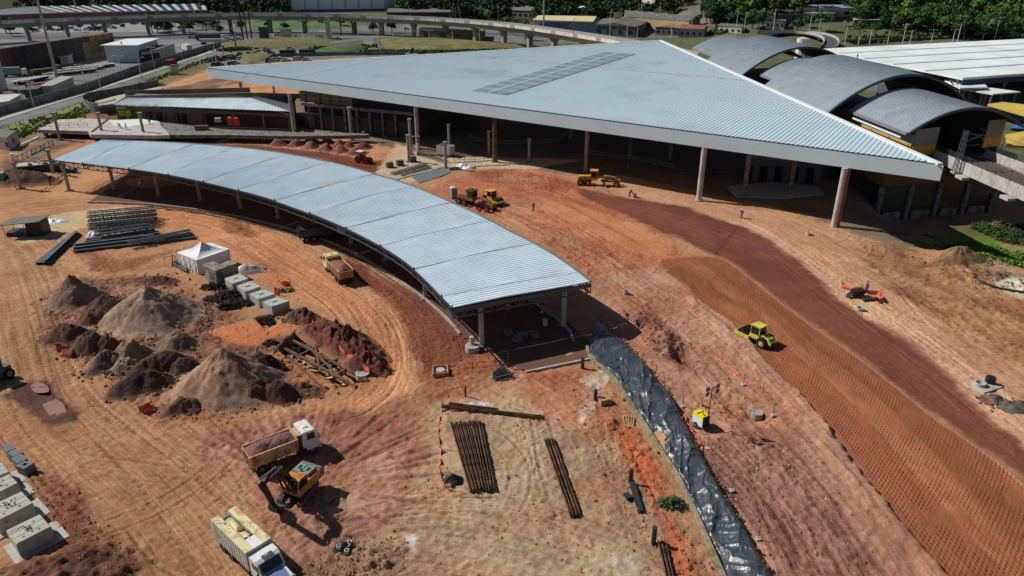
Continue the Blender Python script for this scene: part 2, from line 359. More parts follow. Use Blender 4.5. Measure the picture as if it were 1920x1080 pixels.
# dark smooth lane
LANE_HI = [(1080, 352), (1171, 370), (1285, 388), (1340, 410), (1385, 420), (1440, 449), (1500, 491), (1552, 540), (1590, 572), (1627, 598), (1690, 633), (1760, 690), (1790, 712), (1832, 755), (1920, 842), (2080, 1000), (2200, 1120)]
LANE_LO = [(1080, 358), (1110, 377), (1155, 397), (1210, 421), (1260, 441), (1320, 471), (1352, 483), (1395, 510), (1440, 546), (1520, 606), (1600, 661), (1680, 722), (1760, 786), (1800, 812), (1870, 862), (1920, 905), (2000, 975), (2140, 1100)]
zone(LANE_HI + LANE_LO[::-1], (124, 72, 52), .9, .2, .55, 'lane', c2=(108, 62, 48))
PAD_LO = [(1235, 496), (1247, 510), (1285, 535), (1300, 556), (1335, 582), (1385, 613), (1440, 684), (1502, 741), (1560, 806), (1620, 886), (1665, 943), (1715, 1011), (1780, 1085), (1850, 1165)]
PAD_HI = [(1250, 486), (1310, 479)] + LANE_LO[6:]
zone(PAD_LO + PAD_HI[::-1], (150, 84, 52), .4, .3, .0, 'pad', sharp=True)
# bank between lane and black sheet
zone([(1100, 520), (1235, 496), (1385, 613), (1502, 741), (1620, 886), (1780, 1085), (1850, 1165), (1480, 1165), (1400, 1000), (1310, 850), (1215, 690), (1125, 603)], (180, 130, 104), .6, .7, .6, 'bank', c2=(168, 116, 92))
zone([(1310, 830), (1420, 800), (1500, 880), (1600, 1000), (1680, 1165), (1480, 1165), (1400, 1000)], (150, 108, 90), .8, 1., 1., 'rutted', c2=(134, 92, 76))
zone([(1165, 590), (1215, 570), (1265, 630), (1300, 680), (1280, 700), (1230, 660)], (150, 98, 80), .5, 1.6, .2, 'rubble', c2=(128, 80, 64))
zone([(1335, 735), (1370, 745), (1410, 780), (1400, 795), (1360, 780)], (160, 88, 56), .4, 1.6, .2)
zone([(1125, 603), (1165, 640), (1255, 740), (1310, 850), (1380, 970), (1445, 1080), (1480, 1140), (1462, 1140), (1432, 1080), (1366, 970), (1296, 850), (1243, 745), (1150, 640)], (208, 128, 96), .3, .3, .1, c2=(196, 104, 70))
# foreground laying-down yard
zone([(800, 760), (960, 735), (1105, 690), (1200, 800), (1300, 1000), (1380, 1165), (560, 1165), (640, 1040), (720, 970), (800, 850)], (168, 132, 98), 1.2, .8, .7, 'yard2', c2=(176, 148, 116))
zone([(960, 800), (1120, 800), (1230, 960), (1200, 1165), (800, 1165), (900, 1000), (960, 950)], (178, 154, 122), 1.5, .8, .5, c2=(164, 128, 98))
zone([(960, 700), (1120, 690), (1180, 780), (1120, 830), (1000, 760)], (186, 122, 88), 1., .8, .6, c2=(172, 100, 66))
zone([(1130, 790), (1180, 790), (1230, 860), (1255, 960), (1300, 1020), (1335, 1120), (1300, 1165), (1260, 1080), (1240, 1000), (1190, 900)], (190, 98, 48), .6, 1.3, .3, 'orange', c2=(172, 92, 54))
zone([(860, 765), (890, 748), (925, 752), (905, 764)], (196, 190, 182), .3)
zone([(750, 1012), (765, 1005), (780, 1018), (774, 1036), (760, 1030)], (222, 214, 208), .35)
zone([(1090, 715), (1130, 690), (1150, 715), (1120, 735)], (196, 176, 152), .4, 1.4)
zone([(1085, 770), (1115, 752), (1105, 790), (1090, 800)], (196, 176, 152), .4, 1.4)
# compacted red strip beside the canopy
zone([(640, 480), (720, 520), (800, 555), (850, 590), (890, 645), (960, 690), (860, 700), (790, 705), (765, 640), (735, 570), (680, 530), (630, 500)], (128, 70, 48), .7, .7, .6, 'redstrip', c2=(112, 60, 42))
zone([(790, 705), (900, 660), (960, 690), (1010, 690), (930, 720), (800, 760)], (150, 90, 60), .8, .9, .8)
# roads on the left
zone([(250, 385), (420, 400), (560, 460), (620, 520), (740, 590), (770, 650), (760, 730), (700, 790), (480, 810), (560, 770), (690, 735), (720, 690), (690, 600), (560, 560), (420, 470), (300, 430)], (196, 132, 88), .9, .4, 1., 'road', c2=(184, 120, 78))
zone([(0, 430), (80, 420), (120, 520), (90, 620), (140, 700), (250, 800), (420, 850), (500, 960), (420, 1165), (100, 1165), (150, 900), (0, 760)], (172, 132, 92), 1.2, .5, .8, 'leftroad', c2=(162, 118, 80))
zone([(20, 420), (110, 400), (250, 385), (230, 410), (110, 440), (40, 460)], (194, 168, 124), .8, .4, .6)
zone([(370, 810), (560, 770), (700, 770), (790, 730), (792, 850), (740, 960), (650, 1030), (560, 1080), (470, 1010), (480, 900), (380, 870)], (152, 98, 76), 1., .9, .4, 'pink', c2=(164, 112, 90))
zone([(700, 850), (760, 830), (740, 940), (660, 1000), (640, 960)], (180, 130, 106), 1., .9, .3)
zone([(560, 1090), (600, 1030), (700, 1010), (760, 1040), (760, 1165), (540, 1165)], (142, 108, 78), .8, 1.4, .5)
zone([(90, 880), (160, 930), (200, 1010), (260, 1060), (240, 1165), (-40, 1165), (-40, 1060), (110, 1040), (60, 900)], (142, 98, 68), .8, 1.3, .7, c2=(120, 78, 54))
zone([(60, 1075), (150, 1030), (200, 1040), (230, 1090), (180, 1165), (40, 1165)], (92, 58, 44), .7, 2., .4)
# heaps' footing, darker mud patches
zone([(80, 560), (150, 520), (310, 520), (390, 570), (560, 640), (560, 745), (420, 780), (330, 790), (220, 760), (200, 700), (80, 650)], (122, 84, 60), 1.2, 1.4, .2, 'heapfoot', c2=(150, 106, 74))
zone([(440, 690), (560, 640), (640, 700), (690, 720), (590, 750), (520, 740)], (164, 102, 66), .8, 1.2, .3)
zone([(380, 620), (470, 600), (560, 615), (480, 650), (420, 645)], (196, 112, 66), .6, .3, .3)
zone([(150, 470), (230, 488), (330, 470), (250, 505), (170, 510)], (110, 66, 42), .8, .9, .9, amt=.7)
zone([(410, 405), (470, 420), (480, 445), (420, 440)], (136, 84, 52), .6, 1.2, .9, amt=.8)
zone([(0, 740), (60, 715), (100, 720), (140, 765), (140, 790), (80, 796), (45, 770)], (96, 66, 52), .4, .6, .2, 'puddle')
zone([(590, 790), (660, 770), (700, 785), (640, 800)], (120, 74, 58), .5, .9, .8, amt=.5)

# streaks of wheels and blades along the ways machines take
FLOW = [([(-60, 420), (40, 480), (120, 700), (220, 810), (330, 900), (420, 1000), (540, 1165)], 11, 1.),
        ([(250, 395), (420, 410), (560, 480), (690, 560), (745, 650), (720, 740), (600, 800), (430, 840), (300, 830)], 7, 1.),
        ([(0, 400), (120, 385), (240, 380), (330, 345), (420, 300)], 6, .7),
        ([(120, 470), (280, 500), (420, 460), (560, 440)], 7, .7),
        ([(860, 330), (1010, 360), (1150, 430), (1250, 490)], 7, .8),
        ([(960, 400), (1080, 460), (1200, 540), (1330, 650), (1440, 780), (1560, 930), (1700, 1165)], 6, 1.),
        ([(1300, 378), (1440, 438), (1560, 525), (1700, 625), (1920, 790), (2100, 930)], 9, .9),
        ([(1580, 440), (1760, 520), (1920, 640), (2100, 760)], 10, 1.),
        ([(1290, 800), (1400, 900), (1480, 1000), (1560, 1165)], 5, 1.2),
        ([(960, 690), (1080, 760), (1150, 900), (1250, 1120)], 7, .8),
        ([(560, 1120), (720, 1010), (900, 1010), (1080, 1060), (1200, 1120)], 7, .9),
        ([(780, 720), (880, 700), (1000, 680)], 4, .9), ([(640, 500), (760, 560), (800, 640), (820, 700)], 5, .8),
        ([(1080, 356), (1210, 404), (1385, 465), (1520, 560), (1680, 690), (1860, 820), (2060, 1000)], 6, .5),
        ([(330, 272), (480, 278), (620, 295), (700, 318), (748, 290)], 4, 1.2)]
sc_ = np.zeros(X.shape); sh_ = np.zeros(X.shape); FL3 = np.zeros(X.shape + (3,))
rows = slice(0, int(np.searchsorted(gy, 260))); c0, c1 = np.searchsorted(gx, -150), np.searchsorted(gx, 130)
xs, ys = X[rows, c0:c1] + .12 * (wx - X)[rows, c0:c1], Y[rows, c0:c1] + .12 * (wy - Y)[rows, c0:c1]
for fi, (pts, wid, amp) in enumerate(FLOW):
    P = resample(cat([(p.x, p.y) for p in GP(pts)], 6), 4.); bd = np.full(xs.shape, 1e9); bu = np.zeros(xs.shape); bv = np.zeros(xs.shape); acc = 0
    for a, b in zip(P, P[1:]):
        e = b - a; l2 = e.x ** 2 + e.y ** 2; ln = math.sqrt(l2)
        sel = (np.abs(xs - a.x) < wid * 1.7 + ln) & (np.abs(ys - a.y) < wid * 1.7 + ln)
        q, w = xs[sel] - a.x, ys[sel] - a.y; t = np.clip((q * e.x + w * e.y) / l2, 0, 1)
        d2 = (q - e.x * t) ** 2 + (w - e.y * t) ** 2; v = (q * e.y - w * e.x) / ln
        k = d2 < bd[sel]
        for arr, val in ((bd, d2), (bu, acc + t * ln), (bv, v)):
            tmp = arr[sel]; tmp[k] = val[k]; arr[sel] = tmp
        acc += ln
    d = np.sqrt(bd); w = (1 - sst(wid * .55, wid * 1.5, d)) * amp
    s1 = vn(bu * .09 + 3 * vn(bu * .05, bv * .2, fi), bv * 3.1, 100 + fi); s2 = vn(bu * .22, bv * 5.3, 130 + fi); s3 = vn(bu * .03, bv * .8, 160 + fi)
    s = (s1 - .5) * .75 + (s2 - .5) * .85 + (s3 - .5) * .55
    fw = FL3[rows, c0:c1]; k = w > fw[..., 2]; fw[k] = np.stack([bu + 37. * fi, bv + 11. * fi, w], -1)[k]
    br = sst(.45, .62, vn(bu * .05, bv * .25, 190 + fi)) * .75 + .25                     # tracks come and go
    sc_[rows, c0:c1] += s * w * br; sh_[rows, c0:c1] += np.minimum(0, (s2 - .55) * 1.2 + (s1 - .55) * 1.2) * w * br
    # tread prints: short bars across the way
    tr = (np.sin(bu * 2 * math.pi / .75) > 0) * sst(.74, .8, vn(bu * .06, bv * .9, 220 + fi)) * w
    sh_[rows, c0:c1] -= .35 * tr; sc_[rows, c0:c1] -= .18 * tr
# blade and bucket marks fanning out round the excavator
ec = G(560, 915); rr = np.hypot(X - ec.x, Y - ec.y); th = np.arctan2(Y - ec.y, X - ec.x)
w = ZN['pink'] * sst(2.5, 5, rr)
thw = th + .5 * (fbm(X * .12, Y * .12, 3, 302) - .5) + .25 * (vn(X * .5, Y * .5, 303) - .5); s = vn(thw * 9 + rr * .15, rr * .3, 300) - .5 + .9 * (vn(thw * 30 + 4, rr * .35, 301) - .5)
s = s * sst(.3, .6, vn(X * .3, Y * .3, 304)) + .5 * (vn(X * .9 + Y * .4, Y * 2.8 - X * 1.1, 305) - .5) * sst(.5, .75, vn(X * .22 + 7, Y * .22, 306))
sc_ += s * w * 1.1; sh_ += np.minimum(0, s) * 4.5 * w
TH = np.zeros(X.shape); kk = random.Random(77)
def splat(P, w, dep, lug, per=.42):
    P = resample(P, .09); n = len(P); A = np.array([(p.x, p.y) for p in P]); D = np.gradient(A, axis=0); D /= np.linalg.norm(D, axis=1, keepdims=True) + 1e-9; N = np.stack([-D[:, 1], D[:, 0]], 1); u = np.arange(n) * .09
    fade = np.clip(np.minimum(u, u[-1] - u) / 3, 0, 1) * np.clip(.35 + 1.1 * vn(u * .13, u * 0 + kk.random() * 99, 7), 0, 1)
    for o in np.arange(-w / 2 - .1, w / 2 + .11, .08):
        Q = A + N * o; i = np.searchsorted(gy, Q[:, 1]); j = np.searchsorted(gx, Q[:, 0]); ok = (i > 0) & (i < len(gy)) & (j > 0) & (j < len(gx))
        lg = .55 + .45 * np.sign(np.sin((u + abs(o) * 1.2) * 2 * math.pi / per)) if lug else 1.; rim = abs(o) > w / 2
        v = (.5 if rim else -1.) * dep * fade * (1. if rim else lg); v = np.broadcast_to(v, u.shape)[ok]; i, j = i[ok], j[ok]
        if rim: TH[i, j] = np.maximum(TH[i, j], v)
        else: TH[i, j] = np.minimum(TH[i, j], v)
for pts, wid, amp in FLOW:
    base_ = cat([(p.x, p.y) for p in GP(pts)], 6)
    for r_ in range(int(3 + wid * amp * 1.1)):
        of = kk.uniform(-1, 1) * wid; sl_ = kk.uniform(-.25, .25) * wid; a0 = kk.uniform(0, .5); a1 = kk.uniform(a0 + .25, 1.); C_ = base_[int(a0 * (len(base_) - 1)):max(int(a0 * (len(base_) - 1)) + 4, int(a1 * len(base_)))]
        if len(C_) < 4: continue
        for sgn in (-1, 1):
            Q_ = []
            for i_, p in enumerate(C_):
                e = (C_[min(i_ + 1, len(C_) - 1)] - C_[max(i_ - 1, 0)]).normalized(); f = i_ / len(C_); d = of + sl_ * f + sgn * .95 + .4 * math.sin(f * 5 + of); Q_.append(Vector((p.x - e.y * d, p.y + e.x * d, 0)))
            splat(Q_, kk.choice([.2, .3, .36]), kk.uniform(.03, .13), kk.random() < .7)
for r_ in range(40):                                       # turning circles
    px_, py_ = kk.choice([(200, 420), (420, 450), (120, 500), (300, 860), (400, 830), (700, 800), (760, 900), (900, 1030), (700, 1040), (1050, 740), (1000, 1000), (1130, 900), (1080, 470), (1000, 420), (900, 340), (1180, 520), (1250, 540), (1650, 520), (1800, 620), (1850, 600), (1500, 430), (1100, 370), (620, 900), (150, 840), (60, 600), (250, 1000), (480, 1060)]); c_ = G(px_ + kk.uniform(-70, 70), py_ + kk.uniform(-30, 30)); rad = kk.uniform(5, 16); a0 = kk.uniform(0, 6.28); a1 = a0 + kk.uniform(.7, 2.0)
    for dr in (-.95, .95): splat([Vector((c_.x + (rad + dr) * math.cos(a0 + (a1 - a0) * k / 14), c_.y + (rad + dr) * math.sin(a0 + (a1 - a0) * k / 14), 0)) for k in range(15)], .3, kk.uniform(.04, .11), kk.random() < .8)
for r_ in range(30):                                      # crawler and scraper marks round the mound
    a0 = kk.uniform(-.6, 2.6); c_ = Vector((ec.x, ec.y, 0)); d_ = Vector((math.cos(a0), math.sin(a0), 0)); splat([c_ + d_ * kk.uniform(4, 6) + Vector((-d_.y, d_.x, 0)) * kk.uniform(-1, 1)] + [c_ + d_ * (7 + k * 1.5) for k in range(6)], .6, .09, True, .3)
g1 = fbm(X * .9, Y * .9, 4, 60) - .5; g2 = fbm(X * 2.6, Y * 2.6, 3, 61) - .5; g3 = fbm(X * .16, Y * .16, 3, 62) - .5
lump = np.maximum(0, fbm(X * 1.5, Y * 1.5, 3, 63) - .52)
Zn = .18 * g1 * rough + .26 * g2 * rough + .9 * lump * np.maximum(0, rough - .45) + .42 * np.maximum(0, fbm(X * 2.9, Y * 2.9, 3, 65) - .54) * np.minimum(1, rough + .2) + .12 * sh_ * trk + .25 * g3 * rough
tk_ok = near * (1 - .75 * ZN['lane']) * (1 - ZN['pad']) * (1 - .6 * ZN['smooth']); Zn = Zn + TH * tk_ok
Z = Zn * near * (1 - ZN['lane'] * .8) * (1 - ZN['pad'])
# low step along the bank left of the padded lane
LEDGE = [(1290, 560), (1360, 640), (1440, 735), (1500, 800), (1555, 855), (1600, 910), (1650, 975), (1700, 1040), (1760, 1120)]
P = [(p.x, p.y) for p in GP(LEDGE)]; poly = P + PX([(1850, 1165), (1780, 1085), (1715, 1011), (1620, 886), (1502, 741), (1385, 613), (1300, 556)])
sd = sdpoly(wx, wy, poly); Z += .45 * (1 - sst(-.35, .1, sd)) * (1 - ZN['pad'])
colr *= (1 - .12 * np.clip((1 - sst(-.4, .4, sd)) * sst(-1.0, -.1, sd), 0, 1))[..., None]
# pits and hollows
def dip(px, py, rx, ry, dz, rot=0.):
    c = G(px, py); a, b = X - c.x, Y - c.y; u = (a * math.cos(rot) + b * math.sin(rot)) / rx; v = (-a * math.sin(rot) + b * math.cos(rot)) / ry
    global Z; Z = Z + dz * np.exp(-(u * u + v * v) ** 2)
dip(90, 755, 3.2, 2.6, -.35); dip(1392, 765, 1.4, 3.6, -1.1, .6); dip(1280, 668, 1.2, 2.2, -1.3, .4)
def bank(px, py, rx, ry, h, rot=0., n=.5, seed=1):          # lumpy spoil built into the ground
    c = G(px, py); a, b = X - c.x, Y - c.y; u = (a * math.cos(rot) + b * math.sin(rot)) / rx; v = (-a * math.sin(rot) + b * math.cos(rot)) / ry
    global Z; w = np.exp(-(u * u + v * v) ** 1.5); k = w > 1e-3; q = np.zeros(X.shape); q[k] = (fbm(X[k] * .8, Y[k] * .8, 4, seed) - .4) * 1.6 + (fbm(X[k] * 2.4, Y[k] * 2.4, 3, seed + 3) - .5) * .7; Z = Z + w * (h * .55 + h * n * q)
bank(1218, 622, 2.0, 5.5, 1.3, .55, .7, 85); bank(1255, 655, 1.4, 3, .9, .55, .7, 84); bank(1372, 750, 1.6, 3.4, .9, .55, .6, 86); bank(1130, 800, 2.2, 1.8, .6, 0, .8, 90); bank(640, 1072, 5, 2.6, .6, .1, .9, 88); bank(140, 1068, 6, 2.6, .8, .35, .9, 89)
bank(565, 965, 5, 3.8, .9, .2, .5, 87); bank(285, 342, 5, 3, 1.3, -.2, .3, 91); bank(1880, 528, 9, 3, 1.2, -.5, .8, 92); bank(370, 165, 12, 3, 1.4, .25, .6, 93); bank(70, 235, 12, 3, 1.6, .5, .5, 94); bank(70, 335, 8, 3.5, .9, .1, .7, 95); bank(1420, 845, 2, 6, .5, .6, .8, 96); bank(620, 660, 7, 3.2, .5, -.7, .8, 97)
# the pit for the drain at mid left: a dug trench with steep sides
pit = sdpoly(X, Y, PX([(520, 655), (565, 612), (625, 650), (690, 715), (640, 725), (570, 690)])); Z -= 1.5 * (1 - sst(-.6, .25, pit))
pit2 = sdpoly(X, Y, PX([(478, 596), (512, 588), (528, 604), (500, 618)])); Z -= 1.0 * (1 - sst(-.3, .15, pit2))
low = sdpoly(wx, wy, PX([(1605, 345), (1650, 425), (1720, 462), (1800, 470), (1900, 490), (2000, 530), (2500, 650), (2500, 300), (1900, 320), (1700, 320)])); Z -= 4.0 * (1 - sst(-7, 1.5, low)) * (1 - sst(170, 200, Y))
# hills behind
hill = 85 * sst(400, 780, Y + 60 * (fbm(X * .01, Y * .01, 3, 70) - .5)) * sst(90, 200, X) + 26 * sst(700, 960, Y) * (1 - sst(90, 200, X))
Z += hill
# paddock lies a little under the strips laid on it
Z -= .12 * ZN['pad']
tint = 1 + .46 * sc_ * np.minimum(1, trk) + .34 * g1 * rough + .46 * g2 + .30 * g3 + np.clip(TH * tk_ok, -.12, .08) * 3.4
tint *= 1 + .18 * (fbm(X * .03, Y * .03, 3, 71) - .5)
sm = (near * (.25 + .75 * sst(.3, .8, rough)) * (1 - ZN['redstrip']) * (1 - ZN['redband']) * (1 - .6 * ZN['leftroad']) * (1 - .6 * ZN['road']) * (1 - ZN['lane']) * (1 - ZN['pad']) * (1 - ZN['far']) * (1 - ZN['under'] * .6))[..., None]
for c_, f_, a_, sd_ in (((178, 102, 66), .16, .26, 401), ((198, 166, 130), .21, .24, 404), ((122, 80, 56), .33, .22, 407)):
    m_ = (sst(.5, .66, fbm(wx * f_, wy * f_, 5, sd_)) * a_)[..., None] * sm; colr[:] = colr * (1 - m_) + A3(c_) * m_
red = np.stack([np.ones(X.shape), 1 - .10 * np.clip(-sc_, -1, 1), 1 - .18 * np.clip(-sc_, -1, 1)], -1)
colr = np.clip(colr * tint[..., None] * red, .004, .9)
# light wheel lines on the dark lane
def line_tint(pts, w, f, jit=0.):
    global colr
    P = resample(cat([(p.x, p.y) for p in GP(pts)], 6), 3.); r_ = slice(0, int(np.searchsorted(gy, 160))); d = np.full(wx[r_].shape, 1e9); x, y = X[r_], Y[r_]
    for a, b in zip(P, P[1:]):
        e = b - a; l2 = e.x ** 2 + e.y ** 2; t = np.clip(((x - a.x) * e.x + (y - a.y) * e.y) / l2, 0, 1); d = np.minimum(d, np.hypot(x - a.x - e.x * t, y - a.y - e.y * t))
    m = np.exp(-(d / w) ** 2) * (.5 + .5 * vn(x * .6, y * .6, 77)); colr[r_] *= 1 + (f - 1) * m[..., None]
    Z[r_] -= .03 * m
for off in (0, 9):
    line_tint([(1150 + off, 376), (1260, 402 + off), (1400, 450 + off), (1520, 528 + off), (1600, 592 + off), (1680, 652 + off), (1800, 738 + off), (1900, 842 + off)], .16, 1.45)
line_tint([(1560, 545), (1600, 590), (1660, 640), (1700, 680), (1800, 770)], .16, 1.4); line_tint([(1385, 425), (1340, 478)], .2, .6)
line_tint([(1130, 352), (1170, 372), (1290, 392), (1345, 414), (1390, 424), (1445, 452), (1560, 545)], .3, .62)
line_tint([(960, 352), (1050, 378), (1120, 415), (1200, 458)], .5, .62); line_tint([(1330, 395), (1440, 440), (1600, 560), (1760, 670)], .3, .85)
line_tint([(1450, 795), (1490, 850), (1540, 910), (1590, 985), (1650, 1070)], .25, .45)
line_tint([(1540, 440), (1640, 500), (1760, 600), (1880, 700)], .35, .7)

def grid_mesh(name, X, Y, Z, C, mat, kind='structure', uv=None):
    nr, nc = X.shape; me = bpy.data.meshes.new(name); n = nr * nc
    me.vertices.add(n); me.vertices.foreach_set('co', np.stack([X, Y, Z], -1).reshape(-1).astype(np.float32))
    i = np.arange(n).reshape(nr, nc); q = np.stack([i[:-1, :-1], i[:-1, 1:], i[1:, 1:], i[1:, :-1]], -1).reshape(-1, 4); f = len(q)
    me.loops.add(f * 4); me.loops.foreach_set('vertex_index', q.reshape(-1).astype(np.int32))
    me.polygons.add(f); me.polygons.foreach_set('loop_start', np.arange(0, f * 4, 4, dtype=np.int32)); me.polygons.foreach_set('loop_total', np.full(f, 4, np.int32))
    me.polygons.foreach_set('use_smooth', np.ones(f, bool)); me.update(calc_edges=True); me.validate()
    if C is not None:
        at = me.color_attributes.new('soil', 'FLOAT_COLOR', 'POINT')
        at.data.foreach_set('color', np.concatenate([C, np.ones(X.shape + (1,))], -1).reshape(-1).astype(np.float32))
    if uv is not None: me.attributes.new('flow', 'FLOAT_VECTOR', 'POINT').data.foreach_set('vector', uv.reshape(-1).astype(np.float32))
    me.materials.append(mat); o = link(name, me)
    if kind: o['kind'] = kind
    return o
def soil_mat(name, rough=.95, grain=.32, bump=.09, peb=.5, gs=6., flow=False):
    m = bpy.data.materials.new(name); m.use_nodes = True; t = m.node_tree; n = t.nodes; k = t.links.new; bs = n['Principled BSDF']
    at = n.new('ShaderNodeAttribute'); at.attribute_name = 'soil'; tc = n.new('ShaderNodeTexCoord')
    nz = n.new('ShaderNodeTexNoise'); nz.inputs['Scale'].default_value = gs; nz.inputs['Detail'].default_value = 6; nz.inputs['Roughness'].default_value = .75
    k(tc.outputs['Object'], nz.inputs['Vector'])
    mr = n.new('ShaderNodeMapRange'); mr.inputs[1].default_value = .25; mr.inputs[2].default_value = .75; mr.inputs[3].default_value = 1 - grain; mr.inputs[4].default_value = 1 + grain
    k(nz.outputs[0], mr.inputs[0])
    vo = n.new('ShaderNodeTexVoronoi'); vo.inputs['Scale'].default_value = 3.2; k(tc.outputs['Object'], vo.inputs['Vector'])
    n2 = n.new('ShaderNodeTexNoise'); n2.inputs['Scale'].default_value = .7; n2.inputs['Detail'].default_value = 3; k(tc.outputs['Object'], n2.inputs['Vector'])
    lt = n.new('ShaderNodeMath'); lt.operation = 'LESS_THAN'; lt.inputs[1].default_value = .16; k(vo.outputs['Distance'], lt.inputs[0])
    gt = n.new('ShaderNodeMath'); gt.operation = 'GREATER_THAN'; gt.inputs[1].default_value = .56; k(n2.outputs[0], gt.inputs[0])
    mm = n.new('ShaderNodeMath'); mm.operation = 'MULTIPLY'; k(lt.outputs[0], mm.inputs[0]); k(gt.outputs[0], mm.inputs[1])
    pb = n.new('ShaderNodeMath'); pb.operation = 'MULTIPLY_ADD'; pb.inputs[1].default_value = -peb; pb.inputs[2].default_value = 1; k(mm.outputs[0], pb.inputs[0])
    m3 = n.new('ShaderNodeMath'); m3.operation = 'MULTIPLY'; k(mr.outputs[0], m3.inputs[0]); k(pb.outputs[0], m3.inputs[1])
    vm = n.new('ShaderNodeVectorMath'); vm.operation = 'SCALE'; k(at.outputs['Color'], vm.inputs[0]); k(m3.outputs[0], vm.inputs['Scale'])
    n6 = n.new('ShaderNodeTexNoise'); n6.inputs['Scale'].default_value = gs * 2.7; n6.inputs['Detail'].default_value = 3; n6.inputs['Roughness'].default_value = .8; k(tc.outputs['Object'], n6.inputs['Vector'])
    r6 = n.new('ShaderNodeMapRange'); r6.inputs[1].default_value = .3; r6.inputs[2].default_value = .7; r6.inputs[3].default_value = 1 - grain; r6.inputs[4].default_value = 1 + grain; k(n6.outputs[0], r6.inputs[0])
    v6 = n.new('ShaderNodeVectorMath'); v6.operation = 'SCALE'; k(vm.outputs[0], v6.inputs[0]); k(r6.outputs[0], v6.inputs['Scale']); out = v6.outputs[0]; hs = nz.outputs[0]
    if flow:
        fa = n.new('ShaderNodeAttribute'); fa.attribute_name = 'flow'; sx = n.new('ShaderNodeSeparateXYZ'); k(fa.outputs['Vector'], sx.inputs[0]); acc = None
        for su, sv, lo_, hi_, amt in ((.12, 5.0, .36, .64, .13), (.04, 2.2, .56, .68, -.24), (1.2, 9., .4, .62, .10)):
            vs = n.new('ShaderNodeVectorMath'); vs.operation = 'MULTIPLY'; vs.inputs[1].default_value = (su, sv, 0); k(fa.outputs['Vector'], vs.inputs[0]); q = n.new('ShaderNodeTexNoise'); q.noise_dimensions = '2D'; q.inputs['Scale'].default_value = 1; q.inputs['Detail'].default_value = 3; k(vs.outputs[0], q.inputs['Vector'])
            r = n.new('ShaderNodeMapRange'); r.inputs[1].default_value = lo_; r.inputs[2].default_value = hi_; r.inputs[3].default_value = -amt if amt > 0 else 0; r.inputs[4].default_value = amt; k(q.outputs[0], r.inputs[0])
            if acc is None: acc = r.outputs[0]
            else: a = n.new('ShaderNodeMath'); a.operation = 'ADD'; k(acc, a.inputs[0]); k(r.outputs[0], a.inputs[1]); acc = a.outputs[0]
        m9 = n.new('ShaderNodeMath'); m9.operation = 'MULTIPLY'; k(acc, m9.inputs[0]); k(sx.outputs[2], m9.inputs[1]); p1 = n.new('ShaderNodeMath'); p1.operation = 'ADD'; p1.inputs[1].default_value = 1; k(m9.outputs[0], p1.inputs[0])
        v9 = n.new('ShaderNodeVectorMath'); v9.operation = 'SCALE'; k(out, v9.inputs[0]); k(p1.outputs[0], v9.inputs['Scale']); out = v9.outputs[0]; a = n.new('ShaderNodeMath'); a.operation = 'MULTIPLY_ADD'; a.inputs[1].default_value = .5; k(m9.outputs[0], a.inputs[0]); k(hs, a.inputs[2]); hs = a.outputs[0]
    k(out, bs.inputs['Base Color']); bs.inputs['Roughness'].default_value = rough; bs.inputs['Specular IOR Level'].default_value = .15
    b = n.new('ShaderNodeBump'); b.inputs['Distance'].default_value = bump; b.inputs['Strength'].default_value = 1; k(hs, b.inputs['Height']); k(b.outputs[0], bs.inputs['Normal'])
    return m
SOIL = soil_mat('site_soil', flow=True)
FL3[..., 2] *= np.minimum(1, trk) * (1 - ZN['pad'])
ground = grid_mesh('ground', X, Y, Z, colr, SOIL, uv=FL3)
def hz(x, y):                                            # ground height at a place
    i = int(np.clip(np.searchsorted(gy, y), 0, len(gy) - 1)); j = int(np.clip(np.searchsorted(gx, x), 0, len(gx) - 1)); return float(Z[i, j])
def GG(px, py, dz=0.):                                   # on the ground itself: walk down the line of sight
    d = G(px, py, 0) - Vector((0, 0, CAM_H)); lo, hi = .05, 1.12; n = 160
    for k in range(n):
        t = .05 + 1.07 * k / n; p = Vector((d.x * t, d.y * t, CAM_H + d.z * t))
        if p.z < hz(p.x, p.y): hi = t; break
        lo = t
    for _ in range(12):
        t = (lo + hi) / 2; p = Vector((d.x * t, d.y * t, CAM_H + d.z * t))
        if p.z < hz(p.x, p.y): hi = t
        else: lo = t
    t = (lo + hi) / 2; return Vector((d.x * t, d.y * t, hz(d.x * t, d.y * t) + dz))

# lane printed by the padfoot drum: every foot print is modelled
lo = resample(cat([(p.x, p.y) for p in GP(PAD_LO[1:])], 8), .085); hi_ = cat([(p.x, p.y) for p in GP([(1300, 482)] + LANE_LO[6:])], 8)
nL = len(lo); Lh = resample(hi_, (sum((b - a).length for a, b in zip(hi_, hi_[1:]))) / (nL - 1.0001))[:nL]
while len(Lh) < nL: Lh.append(Lh[-1])
nW = 190; A_ = np.array([(p.x, p.y) for p in lo]); B_ = np.array([(p.x, p.y) for p in Lh]); tt = np.linspace(0, 1, nW)
PXg = A_[:, 0:1] * (1 - tt) + B_[:, 0:1] * tt; PYg = A_[:, 1:2] * (1 - tt) + B_[:, 1:2] * tt
wid = np.hypot(*(B_ - A_).T)[:, None]; U = np.arange(nL)[:, None] * .085 + 0 * tt; V = wid * tt
ps = np.floor((V + .12 * (vn(U * .05, V * 0 + 3, 5) - .5)) / 2.05); ph = _h(ps, ps * 0, 31) * 6.28; wob = .12 * (vn(U * .5, V * .8, 32) - .5)
row = np.sin(2 * math.pi * (U + V * .67 + wob) / .43 + ph * .12); dot = np.sin(2 * math.pi * V / .36 + ph)
keep = sst(.22, .5, fbm(U * .35, V * .35, 3, 33)) * (.35 + .65 * sst(.12, .3, np.abs(((V + .12 * (vn(U * .05, V * 0 + 3, 5) - .5)) / 2.05) % 1 - .5) * -1 + .62))
